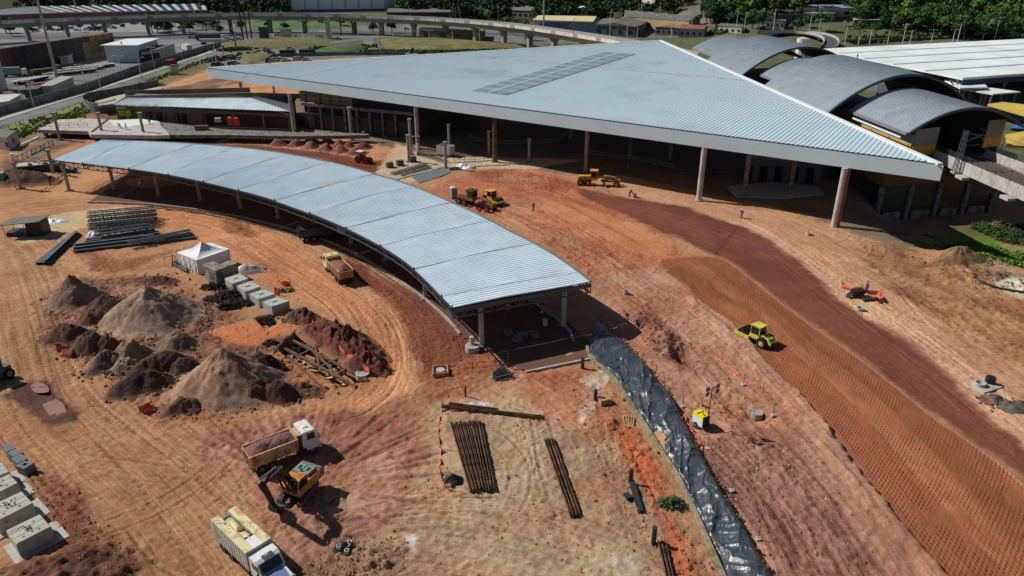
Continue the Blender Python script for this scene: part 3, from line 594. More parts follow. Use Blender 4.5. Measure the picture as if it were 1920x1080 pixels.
prt = sst(.15, .7, row) * (.12 + .88 * sst(-.2, .5, dot)) * keep; pz = -.14 * prt + .05 * (fbm(U * 1.3, V * 1.3, 3, 34) - .5) + .03 * (vn(U * 5, V * 5, 35) - .5)
edge = sst(0, .5, V) * sst(0, .5, wid - V); pz = pz * edge + .05 * edge - .10 * (1 - edge)
warm = sst(.25, .75, fbm(U * .08, V * .4, 3, 36))[..., None]
pc = A3((142, 82, 52)) * (1 - warm) + A3((160, 92, 56)) * warm
lt_ = (sst(.55, .7, vn(V * .55, U * .01, 37)) * sst(.3, .6, fbm(U * .4, V * .7, 3, 57)) * sst(.75, .2, tt[None, :]))[..., None] * .38; pc = pc * (1 - lt_) + A3((186, 136, 98)) * lt_
dk = (sst(.6, .75, vn(V * .45 + 9, U * .03, 38)))[..., None] * .35; pc = pc * (1 - dk) + A3((112, 64, 44)) * dk
rim = (1 - sst(.2, .7, wid - V))[..., None] * .8; pc = pc * (1 - rim) + A3((204, 168, 134)) * rim
pc = pc * (1 + .30 * (fbm(U * .9, V * .9, 3, 39) - .5) - .22 * prt)[..., None]
grid_mesh('padded_lane', PXg, PYg, pz, pc, soil_mat('lane_soil', grain=.2, bump=.03, peb=.15))
# ------------------------------------------------------------------ the terminal: one wide triangular roof on columns
def Pj(p):
    dz = p[2] - CAM_H; c = p[1] * _cp - dz * _sp
    return 960 + CAM_F * p[0] / c, 540 - CAM_F * (p[1] * _sp + dz * _cp) / c
TL, TR, TA = Vector((-91.8, 223.0, 13)), Vector((67.8, 110.1, 13)), Vector((50.3, 253.6, 18.0))
ed = (TR - TL); ed.z = 0; TLEN = ed.length; ed.normalize(); nd = Vector((-ed.y, ed.x, 0)); TH = (TA - TL).dot(nd); TS = (TA - TL).dot(ed)
def tz(t): return 13 + 5.0 * t / TH
def TP(s, t, dz=0.): p = TL + ed * s + nd * t; return Vector((p.x, p.y, tz(t) + dz))
def tmax(s): return max(0., TH * (s / TS if s < TS else (TLEN - s) / (TLEN - TS)))
term = thing('terminal_roof', 'vast triangular ribbed metal roof on tall columns over the terminal', 'roof')
mb = MB(); pitch = .82; n = int((TLEN - 4) / pitch); prof_ = [(0, 0), (.38, 0), (.44, .085), (.70, .085)]
cols_ = []
for i in range(n):
    for du, dz in prof_: cols_.append((1.8 + i * pitch + du, dz))
rowsT = []
for s, dz in cols_:
    t1 = tmax(s) - .5; ts = [0.55 + (t1 - .55) * k / 4 for k in range(5)] if t1 > .6 else [.55] * 5
    rowsT.append([TP(s, t, dz + .02) for t in ts])
mb.grid(rowsT)
GT = pm('roof_ribbed_sheet', (202, 224, 232), .42, .1, .07, .05, dirt=(180, 202, 210), damt=.3, dscale=.05, spec=.5)
mb.build('roof_sheet', GT, term)
mb = MB(); a, b, c = TP(0, 0), TP(TLEN, 0), TP(TS, TH); dn = Vector((0, 0, -2.55)); up = Vector((0, 0, .06))
mb.add([a + dn, b + dn, c + dn, a - up, b - up, c - up], ((0, 1, 4, 3), (1, 2, 5, 4), (2, 0, 3, 5), (0, 2, 1), (3, 4, 5)))
mb.build('fascia', 'fascia', term)
for p, q in ((b, c), (c, a)):
    d = (q - p).normalized(); inw = Vector((d.y, -d.x, 0)) * -1
    m_ = MB(); o1 = Vector((0, 0, .06)); m_.beam(p + inw * .35 + o1 + d * .4, q + inw * .35 + o1 - d * .4, .9, .34); m_.build('edge_trim', 'trim', term)
m_ = MB(); m_.beam(a + nd * .28 + ed * 1.2 + Vector((0, 0, -.02)), b + nd * .28 - ed * 1.2 + Vector((0, 0, -.02)), .5, .12); m_.build('gutter', 'steeld', term)
# translucent strip of panels along the middle of the roof
SK = pm('roof_light_panel', (142, 164, 170), .5, .1, .12, .3); SK2 = pm('roof_light_panel_dark', (122, 144, 150), .5, .1, .12, .3)
for row in (0, 1):
    for k in range(26):
        s0 = TS - 5.2 + row * 5.4; t0 = 10.5 + k * 2.58
        m_ = MB(); q = [TP(s0, t0, .20), TP(s0 + 4.9, t0, .20), TP(s0 + 4.9, t0 + 2.5, .20), TP(s0, t0 + 2.5, .20)]; m_.add(q + [p - Vector((0, 0, .1)) for p in q], ((0, 1, 2, 3), (0, 4, 5, 1), (1, 5, 6, 2), (2, 6, 7, 3), (3, 7, 4, 0)))
        m_.build('roof_light', SK if k % 2 else SK2, term)
m_ = MB(); m_.beam(TP(TS, 10.3, .27), TP(TS, 77.5, .27), .35, .1); m_.build('capping', 'trim', term)
m_ = MB(); m_.beam(TP(37, .9, .16), TP(37, 40, .16), .3, .06); m_.build('rib_cap', 'trim', term)
m_ = MB()
for k in range(int(102 / .7)):
    s = 48.5 + k * .7
    if tmax(s) > 53: m_.box(*TP(s + .15, 52.4, .03), .34, .3, .05, math.atan2(ed.y, ed.x))
m_.build('sheet_lap', 'steeld', term)
# columns under it: foot seen in the picture, radius, kind
for px, py, r, mt in ((1310, 376, .52, 'concl'), (1098, 321, .42, 'conc'), (928, 304, .5, 'rust'), (784, 279, .5, 'conc'), (552, 249, .48, 'conc'), (455, 187, .52, 'conc'),
                      (663, 222, .8, 'conc'), (575, 214, .45, 'concd'), (515, 182, .4, 'conc'), (1256, 301, .5, 'concd'), (1394, 371, .42, 'concd'), (1480, 366, .42, 'concd'), (1070, 262, .45, 'conc'), (1180, 300, .4, 'concd')):
    g = G(px, py); t = (g - TL).dot(nd); m_ = MB(); m_.cyl((g.x, g.y, 0), (g.x, g.y, tz(max(0, t)) - 2.57), r, None, 14); m_.cyl((g.x, g.y, 0), (g.x, g.y, .25), r * 1.5, None, 12); m_.build('column', mt, term, smooth=False)
g = G(1563, 425); m_ = MB(); m_.cyl((g.x, g.y, 0), (g.x, g.y, 10.44), .5, None, 16); co = m_.build('column', 'concl', term)
m_ = MB(); m_.cyl((g.x + .72, g.y - .1, 0), (g.x + .72, g.y - .1, 10.3), .22, None, 10); m_.build('drain_pipe', 'rusto', co); m_ = MB(); m_.cyl((g.x + 1.1, g.y + .4, 0), (g.x + 1.1, g.y + .4, 10.3), .15, None, 8); m_.build('drain_pipe', 'rusto', co)

# concourse level in the shade of the roof
FL = pm('dark_floor_slab', (92, 90, 88), .9, 0, .15, .3)  # slab colour kept dark so the roof's shade reads deeper
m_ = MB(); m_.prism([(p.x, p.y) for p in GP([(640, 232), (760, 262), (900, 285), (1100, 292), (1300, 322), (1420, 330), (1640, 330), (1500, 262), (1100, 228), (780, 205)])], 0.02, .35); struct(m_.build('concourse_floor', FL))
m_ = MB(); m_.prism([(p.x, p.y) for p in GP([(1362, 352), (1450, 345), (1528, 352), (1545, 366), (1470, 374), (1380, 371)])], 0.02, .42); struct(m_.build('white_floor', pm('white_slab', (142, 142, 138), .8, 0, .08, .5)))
cw = thing('concourse_block', 'unfinished grey concourse block in the shade under the far left of the roof', 'building')
P_ = [(p.x, p.y) for p in GP([(572, 240), (780, 262), (860, 240), (900, 205), (640, 172)])]
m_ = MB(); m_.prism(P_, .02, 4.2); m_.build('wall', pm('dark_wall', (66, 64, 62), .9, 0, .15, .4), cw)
for k in range(9):
    a_, b_ = Vector((*P_[0], 0)), Vector((*P_[1], 0)); p = a_.lerp(b_, (k + .5) / 9); m_ = MB(); m_.box(p.x + .1, p.y - .5, .02, .5, .5, 6.3); m_.build('column', 'concd', cw)
m_ = MB(); a_, b_ = Vector((*P_[0], 6.7)), Vector((*P_[1], 6.7)); m_.beam(a_ + Vector((0, -.5, 0)), b_ + Vector((0, -.5, 0)), .7, .75); m_.build('beam', 'concd', cw)
for r_ in range(3):
    for k in range(10):
        p = a_.lerp(b_, (k + .5) / 22); m_ = MB(); m_.box(p.x, p.y + .3, 7.2 + r_ * 1.0, 2.4, .3, .9, math.atan2(b_.y - a_.y, b_.x - a_.x)); m_.build('block_panel', 'brick', cw)
# rows of rooms on the right side
rm = thing('ticket_hall', 'grey ticket hall block behind pale floor in roof shade', 'building')
P_ = [(p.x, p.y) for p in GP([(1392, 338), (1535, 345), (1580, 320), (1420, 310)])]; m_ = MB(); m_.prism(P_, .02, 4.6); m_.build('wall', 'greyd', rm)
m_ = MB(); m_.prism([(Vector(p + (0,)) * 1.0)[:2] for p in P_], 4.62, 5.3); m_.build('lintel', 'concd', rm)
for k in range(5):
    a_, b_ = Vector((*P_[0], 0)), Vector((*P_[1], 0)); p = a_.lerp(b_, (k + .3) / 5); m_ = MB(); m_.box(p.x, p.y - .12, .1, 1.6, .2, 3.2, math.atan2(b_.y - a_.y, b_.x - a_.x)); m_.build('opening', 'glass', rm)
def railing(name, label, pts, h=1.1, step=2.0, mat='steel', r=.04, nr=2, group=None):
    t = thing(name, label, 'railing', group=group); P = resample(pts, step)
    for p in P:
        m_ = MB(); m_.cyl(p, p + Vector((0, 0, h)), r, None, 5); m_.build('post', mat, t)
    for k in range(nr):
        m_ = MB(); m_.tube([p + Vector((0, 0, h * (k + 1) / nr - .03)) for p in P], r, 5); m_.build('rail', mat, t)
    return t
railing('railing', 'curved pale railing round the dark opening under the roof', cat(GP([(880, 258), (895, 267), (930, 271), (990, 273), (1040, 268), (1062, 255)], .36), 6), 1.2, 2.5, 'conc', .06)
railing('railing', 'long low railing on the slab edge behind the yellow grader', cat(GP([(1105, 292), (1150, 298), (1220, 308), (1262, 318)], .36), 4), 1.2, 2.5, 'conc', .06)
railing('railing', 'railing beside the brown column at the concourse edge', GP([(852, 305), (890, 304), (925, 300)], 0), 1.3, 2.2, 'rust', .05)
railing('railing', 'short railing left of the white open box', GP([(785, 287), (810, 289), (822, 290)], 0), 1.3, 2., 'rust', .05)

# free-standing columns of the canopy still to be roofed
def fcol(px, py, ytop, r=.36, lab='', mt='conc', sq=False):
    g = GG(px, py); h = max(3., ztop(px, py, ytop)); t = thing('concrete_column', lab, 'column', (g.x, g.y, g.z - .1), 0, 'bare concrete columns waiting for a roof')
    m_ = MB(); m_.cyl((0, 0, 0), (0, 0, h - .35), r, None, 14); m_.build('shaft', mt, t)
    m_ = MB(); m_.box(0, 0, h - .35, r * 2.7, r * 2.7, .35); m_.build('cap', mt, t)
    m_ = MB(); m_.box(0, 0, -.1, r * 3.6, r * 3.6, .4); m_.build('footing', 'concd', t)
for a_ in ((113, 262, 210, .36, 'bare concrete column left of the pale platform deck'), (194, 260, 210, .36, 'bare concrete column at the broken front corner of the platform deck'),
           (272, 263, 210, .36, 'bare concrete column in front of the deck, behind the roof corner of the curved canopy'), (161, 228, 191, .34, 'bare concrete column at the back left of the platform deck'),
           (243, 228, 192, .34, 'bare concrete column in front of the lime green kiosk'), (326, 230, 192, .34, 'bare concrete column in front of the block wall doors'),
           (404, 234, 196, .34, 'bare concrete column left of the two red toilets'), (479, 237, 198, .34, 'bare concrete column right of the two red toilets'),
           (554, 249, 202, .34, 'bare concrete column at the right end of the low ribbed roof'), (660, 263, 200, .4, 'tall bare concrete column behind the row of red earth heaps'),
           (767, 303, 252, .34, 'short bare column right of the red earth bend'), (771, 290, 222, .3, 'slim bare column close to the dark terminal opening, left of the scaffold'),
           (836, 316, 265, .34, 'bare column at the end of the wet concrete strip'), (843, 288, 232, .3, 'bare column just behind the white open box'),
           (917, 291, 244, .3, 'bare column left of the rusty brown column'), (992, 303, 258, .32, 'bare column at the front edge of the concourse slab')):
    fcol(*a_)

# ------------------------------------------------------------------ platform deck and low building on the left
dk = thing('platform_deck', 'pale concrete platform deck on stub columns with workers on it', 'platform')
DKP = [(70, 243), (110, 224), (165, 222), (300, 229), (420, 241), (560, 247), (700, 249), (706, 252), (560, 256), (420, 253), (290, 254), (170, 252), (165, 246)]
m_ = MB(); m_.prism([(p.x, p.y) for p in GP([(70, 243), (110, 224), (165, 222), (300, 229), (318, 253), (290, 254), (170, 252), (165, 246)], 2.2)], 1.3, 2.2); m_.build('slab', 'concl', dk); m_ = MB(); m_.prism([(p.x, p.y) for p in GP([(300.5, 229), (420, 242), (560, 248), (690, 250), (692, 253), (560, 255.5), (420, 253), (318.5, 253)], 2.1)], 1.2, 2.1); m_.build('slab', 'concd', dk)
for px in (80, 168, 232, 296, 345, 395, 412, 470, 520, 565, 620, 680):
    g = G(px, 257 if px > 165 else 256, .2); m_ = MB(); m_.box(g.x, g.y + 1.6, .0, .8, .8, 1.29); m_.build('stub_column', 'concd', dk)
m_ = MB(); m_.prism([(p.x, p.y) for p in GP([(205, 226), (265, 223), (300, 228), (240, 238), (215, 236)], 2.2)], 2.205, 2.24); m_.build('fresh_concrete', pm('fresh_screed', (206, 214, 208), .8, 0, .06, .5), dk)
m_ = MB(); a_, b_ = G(172, 248, 2.2), G(206, 221, 2.2); m_.beam(a_ + Vector((0, 0, .1)), b_ + Vector((0, 0, .1)), .35, .2); m_.build('joint_board', 'woodd', dk)
railing('railing', 'temporary railing along the left edge of the platform deck', GP([(75, 241), (112, 239), (165, 238)], 2.2), 1.1, 2.0, 'concd', .05)
railing('railing', 'thin temporary railing along the front of the platform deck by the red toilets', GP([(330, 243), (400, 246), (480, 248), (555, 250)], 2.2), 1.1, 2.2, 'concd', .04)
lb = thing('low_building', 'low block building with dark doors under a pitched ribbed roof', 'building')
A_, B_ = G(222, 226), G(556, 246); C_ = G(556, 212); D_ = G(262, 202)
m_ = MB(); m_.prism([(p.x, p.y) for p in (A_, B_, C_, D_)], 0.0, 4.4); m_.build('wall', 'brick', lb)
rzw = math.atan2(B_.y - A_.y, B_.x - A_.x)
for f, w, h, mt in ((.05, 4.6, 3.0, 'glass'), (.19, 1.6, 2.6, 'blackm'), (.25, 1.6, 2.6, 'blackm'), (.355, 1.4, 2.6, 'blackm'), (.395, 1.4, 2.6, 'blackm'), (.55, 6, 3, 'blackm'), (.66, 6, 3.1, 'blackm'), (.78, 7, 3.1, 'blackm'), (.90, 7, 3.1, 'blackm')):
    p = A_.lerp(B_, f); m_ = MB(); m_.box(p.x, p.y, .5, w, .5, h, rzw); m_.build('door' if w < 2 else 'opening', mt, lb)
def ribsheet(name, quad, pitch, mat, parent, hgt=.1):
    a, b, c, d = quad; n = max(2, int((b - a).length / pitch)); m_ = MB(); rows = []
    for i in range(n):
        for du, dz in ((0, 0), (.42, 0), (.5, hgt), (.9, hgt)):
            f = (i + du) / n; rows.append([a.lerp(b, f) + Vector((0, 0, dz)), d.lerp(c, f) + Vector((0, 0, dz))])
    rows.append([b, c]); m_.grid(rows); return m_.build(name, mat, parent)
ribsheet('roof_sheet', (G(212, 196, 5.6), G(544, 209, 5.6), G(470, 184, 6.6), G(238, 184, 6.6)), .8, 'galv', lb)
ribsheet('roof_sheet', (G(546, 209, 5.6), G(556, 184, 5.6), G(474, 181, 6.65), G(472, 184, 6.65)), .8, 'greyd', lb)
ribsheet('roof_sheet', (G(556, 183, 5.6), G(420, 180, 5.6), G(400, 181.5, 6.6), G(470, 182, 6.65)), .8, 'greyd', lb)
m_ = MB(); a_, b_ = G(212, 197, 5.2), G(544, 211, 5.2)
for k in range(24):
    p, q = a_.lerp(b_, k / 24), a_.lerp(b_, (k + 1) / 24); z_ = Vector((0, 0, .9)); m_.beam(p - z_, q - z_, .12); m_.beam(p - z_, p + z_ * .3, .1); m_.beam(p - z_, q + z_ * .3, .07)
m_.build('edge_truss', 'galvst', lb)
for f in (.03, .2, .36, .52, .68, .84, .99):
    p = A_.lerp(B_, f); m_ = MB(); m_.cyl((p.x, p.y - 1.2, 0), (p.x, p.y - 1.2, 4.3), .22, None, 10); m_.build('column', 'concd', lb)
ks = thing('kiosk', 'lime green kiosk frame against the block wall', 'kiosk', G(239, 232, 0)); m_ = MB(); m_.box(0, 0, 2.2, 3.6, .8, 1.6); m_.build('panel', pm('lime_panel', (150, 178, 40), .6), ks)
m_ = MB()
for x in (-1.9, 0, 1.9): m_.box(x, 0, 1.3, .3, .9, 2.8)
m_.box(0, 0, 4.1, 4.3, 1.0, .3); m_.build('frame', pm('dark_lime_frame', (90, 120, 30), .6), ks)
for px in (259, 277):
    pass
# curved ramp wall and parapet left of the low building
t = thing('ramp_wall', 'curved grey retaining wall of the ramp behind the deck', 'wall')
W_ = cat(GP([(222, 205), (190, 213), (166, 209), (160, 199), (172, 192), (215, 184), (300, 166)], 0), 6); m_ = MB()
m_.grid([[p, p + Vector((0, 0, 3.2)), p + Vector((-.3, .5, 3.2)), p + Vector((-.3, .5, 0))] for p in W_]); m_.build('wall', 'concd', t)
m_ = MB(); m_.prism([(p.x, p.y) for p in GP([(178, 190), (215, 180), (300, 162), (308, 165), (236, 181), (214, 194), (186, 198)], 3)], 2.7, 3.0); m_.build('ramp_deck', 'pave', t)
railing('railing', 'low railing round the top of the curved ramp wall', cat(GP([(212, 204), (190, 203), (170, 199), (163, 193)], 3.1), 5), 1.1, 1.6, 'steel', .05)
w2 = thing('parapet_wall', 'long pale parapet wall behind the low ribbed roof', 'wall'); m_ = MB(); m_.beam(G(236, 183, 5.2), G(470, 177, 5.2), .4, 1.2); m_.beam(G(470, 177, 5.2), G(690, 184, 5.2), .4, 1.2); m_.build('coping', 'conc', w2)
m_ = MB(); m_.beam(G(236, 183, 2.3), G(470, 177, 2.3), .3, 4.5); m_.build('wall', 'brick', w2)

# ------------------------------------------------------------------ vaulted station roofs
st = thing('station_building', 'raised station with grey barrel vault roofs and a yellow band', 'station')
AX = Vector((-.055, 1, 0)).normalized()
def solve(f, lo, hi):
    for _ in range(40):
        m = (lo + hi) / 2
        if f(m): hi = m
        else: lo = m
    return (lo + hi) / 2
VE = pm('vault_edge', (84, 92, 98), .5, .3, .1, .5); VIN = pm('vault_lining', (92, 84, 50), .8, 0, .15, .4)
def vault(A, B, rise, ln, pitch=.85, hgt=.11, nseg=22):
    n = int(ln / pitch); rows = []; arc = []
    for j in range(nseg + 1):
        t = j / nseg; x = 2 * t - 1; arc.append(A.lerp(B, t) + Vector((0, 0, rise * (1 - x * x))))
    nrm = []
    for j in range(nseg + 1):
        d = (arc[min(nseg, j + 1)] - arc[max(0, j - 1)]).normalized(); nrm.append(Vector((-d.z * (B - A).normalized().x, -d.z * (B - A).normalized().y, math.hypot(d.x, d.y))))
    for i in range(n):
        for du, h in ((0, 0), (.4, 0), (.5, hgt), (.9, hgt)): rows.append([p + AX * ((i + du) * ln / n) + nn * h for p, nn in zip(arc, nrm)])
    rows.append([p + AX * ln for p in arc]); m_ = MB(); m_.grid(rows, flip=True); m_.build('vault_sheet', 'vault', st)
    m_ = MB(); m_.grid([[p - nn * .35 + AX * .05 for p, nn in zip(arc, nrm)], [p - nn * .35 + AX * (ln - .05) for p, nn in zip(arc, nrm)]]); m_.build('lining', VIN, st)
    for off in (-.12, ln + .0):
        m_ = MB(); m_.tube([p + AX * off - nn * .2 for p, nn in zip(arc, nrm)], .3, 6); m_.build('arch_edge', VE, st)
    m_ = MB(); m_.beam(A - Vector((.1, 0, .15)), A + AX * ln - Vector((.1, 0, .15)), .5, .5); m_.build('gutter', 'grey', st)
def mkv(pa, pb, z, pk, bk):
    A, B = G(*pa, z), G(*pb, z); mid = (A + B) / 2
    r = solve(lambda r: Pj(mid + Vector((0, 0, r)))[1] < pk, .5, 14); ln = solve(lambda l: Pj(mid + Vector((0, 0, r)) + AX * l)[1] < bk, 3, 140); return A, B, r, ln
V1 = mkv((1702, 250), (1912, 232), 12, 202, 166); V2 = mkv((1551, 212), (1810, 187), 12, 139.5, 103)
vault(*V1); vault(*V2)
A3_ = G(1391, 141, 12); B3_ = A3_ + (V2[1] - V2[0]); V3 = (A3_, B3_, V2[2], 34.); vault(*V3)
A2b = V2[0] + AX * V2[3] + Vector((7, 3, 0)) ; vault(A2b - AX * 3, A2b - AX * 3 + (V1[1] - V1[0]), V1[2], (A3_ - A2b).length + 4)
A4 = V3[0] + AX * V3[3] + Vector((6, 2, 0)); vault(A4 - AX * 4, A4 - AX * 4 + (V1[1] - V1[0]) * 1.05, V1[2] * 1.05, 40)
# walls under the first vault
def wallq(name, a, b, z0, z1, mat, th=.3, parent=None):
    m_ = MB(); p, q = Vector((a.x, a.y, (z0 + z1) / 2)), Vector((b.x, b.y, (z0 + z1) / 2)); m_.beam(p, q, th, z1 - z0); return m_.build(name, mat, parent or st)
a1 = V1[0] + Vector((1.6, .6, 0)); a2 = a1 + AX * 70; b1 = V1[1] + Vector((-2.2, 1.2, 0)); b2 = b1 + AX * 21
sh = (b1 - a1)
wl = pm('ribbed_wall_cladding', (176, 178, 172), .6, .1, .06, 1)
m_ = MB(); zz = 9.6
while zz < 11.3:
    m_.beam(Vector((a1.x, a1.y, zz + .12)), Vector((a2.x, a2.y, zz + .12)), .3, .24); m_.beam(Vector((a1.x + .05, a1.y, zz + .28)), Vector((a2.x + .05, a2.y, zz + .28)), .24, .1); zz += .34
m_.build('cladding', wl, st)
wallq('yellow_band', a1, a2, 7.4, 9.55, 'ybnd', .34); wallq('wall', a1, a2, 0, 7.35, 'greyd')
e1 = a1 + sh * .26; wallq('end_wall', a1 + Vector((.2, -.05, 0)), e1, 9.35, 12.6, 'grey'); wallq('yellow_band', a1 + Vector((.2, -.05, 0)), e1, 7.2, 9.3, 'ybnd')
e2 = a1 + sh * .80; wallq('end_wall', e2, b1, 9.35, 12.8, 'grey'); wallq('yellow_band', e2, b1, 7.2, 9.3, 'ybnd'); wallq('wall', b1, b2, 1, 12.5, 'grey')
wallq('back_wall', a1 + AX * 20 + sh * .05, b1 + AX * 20, 6, 11, 'greyd')
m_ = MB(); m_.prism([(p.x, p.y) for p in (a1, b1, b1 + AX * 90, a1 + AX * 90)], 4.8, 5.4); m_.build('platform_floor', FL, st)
for k in range(3):
    m_ = MB(); a_ = V1[0] + AX * (2 + k * 7) + Vector((-.5, 0, -1.3)); m_.beam(a_, a_ + Vector((1.8, 0, .9)), .1); m_.beam(a_, a_ + Vector((0, 0, .8)), .12); m_.build('bracket', 'steeld', st)
m_ = MB(); m_.beam(V1[0] + AX * 1 + Vector((-.6, 0, -1.0)), V1[0] + AX * 20 + Vector((-.6, 0, -1.0)), .25, .3); m_.build('gutter_pipe', 'trim', st)
for A, B, ln in ((V2[0], V2[1], V2[3]), (V3[0], V3[1], V3[3])):
    wallq('wall', A + Vector((1, 0, 0)), A + AX * ln + Vector((1, 0, 0)), 0, 11.7, 'greyd'); wallq('wall', B - Vector((1, 0, 0)), B + AX * ln - Vector((1, 0, 0)), 0, 11.7, 'greyd')
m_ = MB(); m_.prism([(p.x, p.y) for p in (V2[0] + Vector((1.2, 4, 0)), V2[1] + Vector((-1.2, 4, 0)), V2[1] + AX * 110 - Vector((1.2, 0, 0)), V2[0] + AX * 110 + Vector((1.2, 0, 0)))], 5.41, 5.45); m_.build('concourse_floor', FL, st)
# base below, in the shade of the roof tip
base_ = thing('underground_hall', 'dark station base with pale plinth panels under the roof tip', 'building')
BZ = -4.0; c0_, c1_, c2_ = G(1640, 415, BZ), G(1852, 398, BZ), G(1560, 362, BZ); c3_ = c2_ + (c1_ - c0_)
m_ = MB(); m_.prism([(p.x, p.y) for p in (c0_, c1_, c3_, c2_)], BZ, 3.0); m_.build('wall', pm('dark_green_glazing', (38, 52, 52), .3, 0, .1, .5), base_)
m_ = MB(); o_ = Vector((-.06, -.06, 0)); m_.prism([(p.x, p.y) for p in (c0_ + o_, c1_ + Vector((.06, -.06, 0)), c3_, c2_ + o_)], 3.02, 5.2); m_.build('yellow_band', pm('shaded_yellow_panel', (96, 76, 36), .6, 0, .1, 1), base_); m_ = MB(); m_.prism([(p.x, p.y) for p in (c0_, c1_, c3_, c2_)], 5.22, 5.6); m_.build('roof_slab', 'asphd', base_)  # yellow of the band darkened to stand in for the roof tip's shade
rz_ = math.atan2(c1_.y - c0_.y, c1_.x - c0_.x)
for k in range(5):
    p = c0_.lerp(c1_, k / 4); m_ = MB(); m_.box(p.x, p.y - .15, BZ, .8, .6, 6.9, rz_); m_.build('pier', 'concd', base_)
for k in range(4):
    p = c0_.lerp(c1_, (k + .5) / 4); m_ = MB(); m_.box(p.x, p.y - .1, BZ, 4.0, .4, 1.7, rz_); m_.build('plinth_panel', 'concd', base_)  # pale panels given darker concrete in place of shade
# rail viaduct on the right
BZ = -4.0; vi = thing('rail_viaduct', 'pale concrete rail viaduct girder with railings leaving the station', 'viaduct')
ga, gb = Vector((84.2, 141, 0)), Vector((86.5, 70, 0)); gd = (gb - ga).normalized(); gs = Vector((-gd.y, gd.x, 0)); L_ = (gb - ga).length
m_ = MB(); m_.beam(ga + gs * 5.2 + Vector((0, 0, 6.2)), gb + gs * 5.2 + Vector((0, 0, 6.2)), 10.2, .5); m_.build('deck', 'concd', vi)
npn = int(L_ / 2.5)
for k in range(npn):
    for sd, on in ((0, -.1), (10.4, .1)):
        p, q = ga + gd * (k * 2.5 + .03) + gs * sd, ga + gd * (k * 2.5 + 2.47) + gs * sd; m_ = MB(); m_.beam(p + Vector((0, 0, 7.0)), q + Vector((0, 0, 7.0)), .2, 2.2); m_.build('parapet_panel', 'concl', vi)
m_ = MB(); m_.prism([((ga + gs * a).x + 0, 0) if 0 else tuple((p)[:2]) for p in (ga + gs * 2.2, ga + gs * 8.2, gb + gs * 8.2, gb + gs * 2.2)], 3.9, 5.95); m_.build('box_girder', 'concd', vi)
for sd in (0, 10.4):
    m_ = MB()
    for k in range(int(L_ / 1.25)):
        p = ga + gd * k * 1.25 + gs * sd; m_.beam(p + Vector((0, 0, 8.1)), p + Vector((0, 0, 9.1)), .05)
    for z_ in (8.45, 8.78, 9.1): m_.beam(ga + gs * sd + Vector((0, 0, z_)), gb + gs * sd + Vector((0, 0, z_)), .06)
    m_.build('railing', 'galvst', vi)
m_ = MB(); m_.beam(ga + gs * 5.2 + Vector((0, 0, 6.55)), gb + gs * 5.2 + Vector((0, 0, 6.55)), 7.4, .2); m_.build('ballast', pm('track_ballast', (88, 76, 66), .95, 0, .35, 4, .05, 8), vi)
for sd in (2.4, 3.9, 6.5, 8.0):
    m_ = MB(); m_.beam(ga + gs * sd + Vector((0, 0, 6.75)), gb + gs * sd + Vector((0, 0, 6.75)), .1, .18); m_.build('rail', 'rust', vi)
for f in (.16, .34, .6, .86):
    p = ga + gd * L_ * f; m_ = MB(); m_.box(p.x - .7, p.y, 5.3, 1.5, 2.2, .5); m_.build('corbel', 'concl', vi)
for f in (.42, .85):
    p = ga + gd * L_ * f + gs * 5.2; m_ = MB(); m_.box(p.x, p.y, BZ, 2.4, 2.2, 7.9); m_.box(p.x, p.y, 3.0, 5.4, 2.4, .9); m_.build('pier', 'conc', vi)
def catmast(p, h, lab):
    t = thing('catenary_mast', lab, 'mast', p, math.atan2(gs.y, gs.x)); m_ = MB(); w0, w1 = .45, .28
    for sx in (-1, 1):
        for sy in (-1, 1): m_.beam((sx * w0, sy * w0, 0), (sx * w1, sy * w1, h), .1)
    n = 8
    for k in range(n):
        za, zb = h * k / n, h * (k + 1) / n; wa, wb_ = w0 + (w1 - w0) * k / n, w0 + (w1 - w0) * (k + 1) / n
        for sy in (-1, 1): m_.beam((-wa, sy * wa, za), (wb_, sy * wb_, zb), .06)
        for sx in (-1, 1): m_.beam((sx * wa, -wa, za), (sx * wb_, wb_, zb), .06)
    m_.build('lattice', 'galvst', t)
    m_ = MB(); m_.beam((0, 0, h * .72), (3.4, 0, h * .9), .1); m_.beam((0, 0, h * .62), (3.2, 0, h * .66), .08); m_.beam((0, 0, h * .9), (3.4, 0, h * .9), .08); m_.beam((3.4, 0, h * .9), (4.4, 0, h * .74), .06); m_.build('cantilever', 'galvst', t)
    m_ = MB(); m_.box(0, 0, -.4, 1.3, 1.3, .4); m_.build('base', 'conc', t)
catmast(ga + gd * 9.4 + Vector((-.9, 0, 6.2)), 7.6, 'steel lattice catenary mast beside the roof tip')
catmast(ga + gd * 31 + Vector((-.9, 0, 6.2)), 7.6, 'steel lattice catenary mast at the right picture edge')
for sd in (3.2, 7.2):
    t = tag((lambda m_: m_.build('catenary_wire', 'blackm'))(MB().tube([ga + gd * s + gs * sd + Vector((0, 0, 12.6 - .4 * math.sin(math.pi * ((s % 21) / 21)))) for s in range(0, 66, 3)], .03, 4)), 'thin overhead wire above the %s track of the viaduct' % ('near' if sd < 5 else 'far'), 'wire')

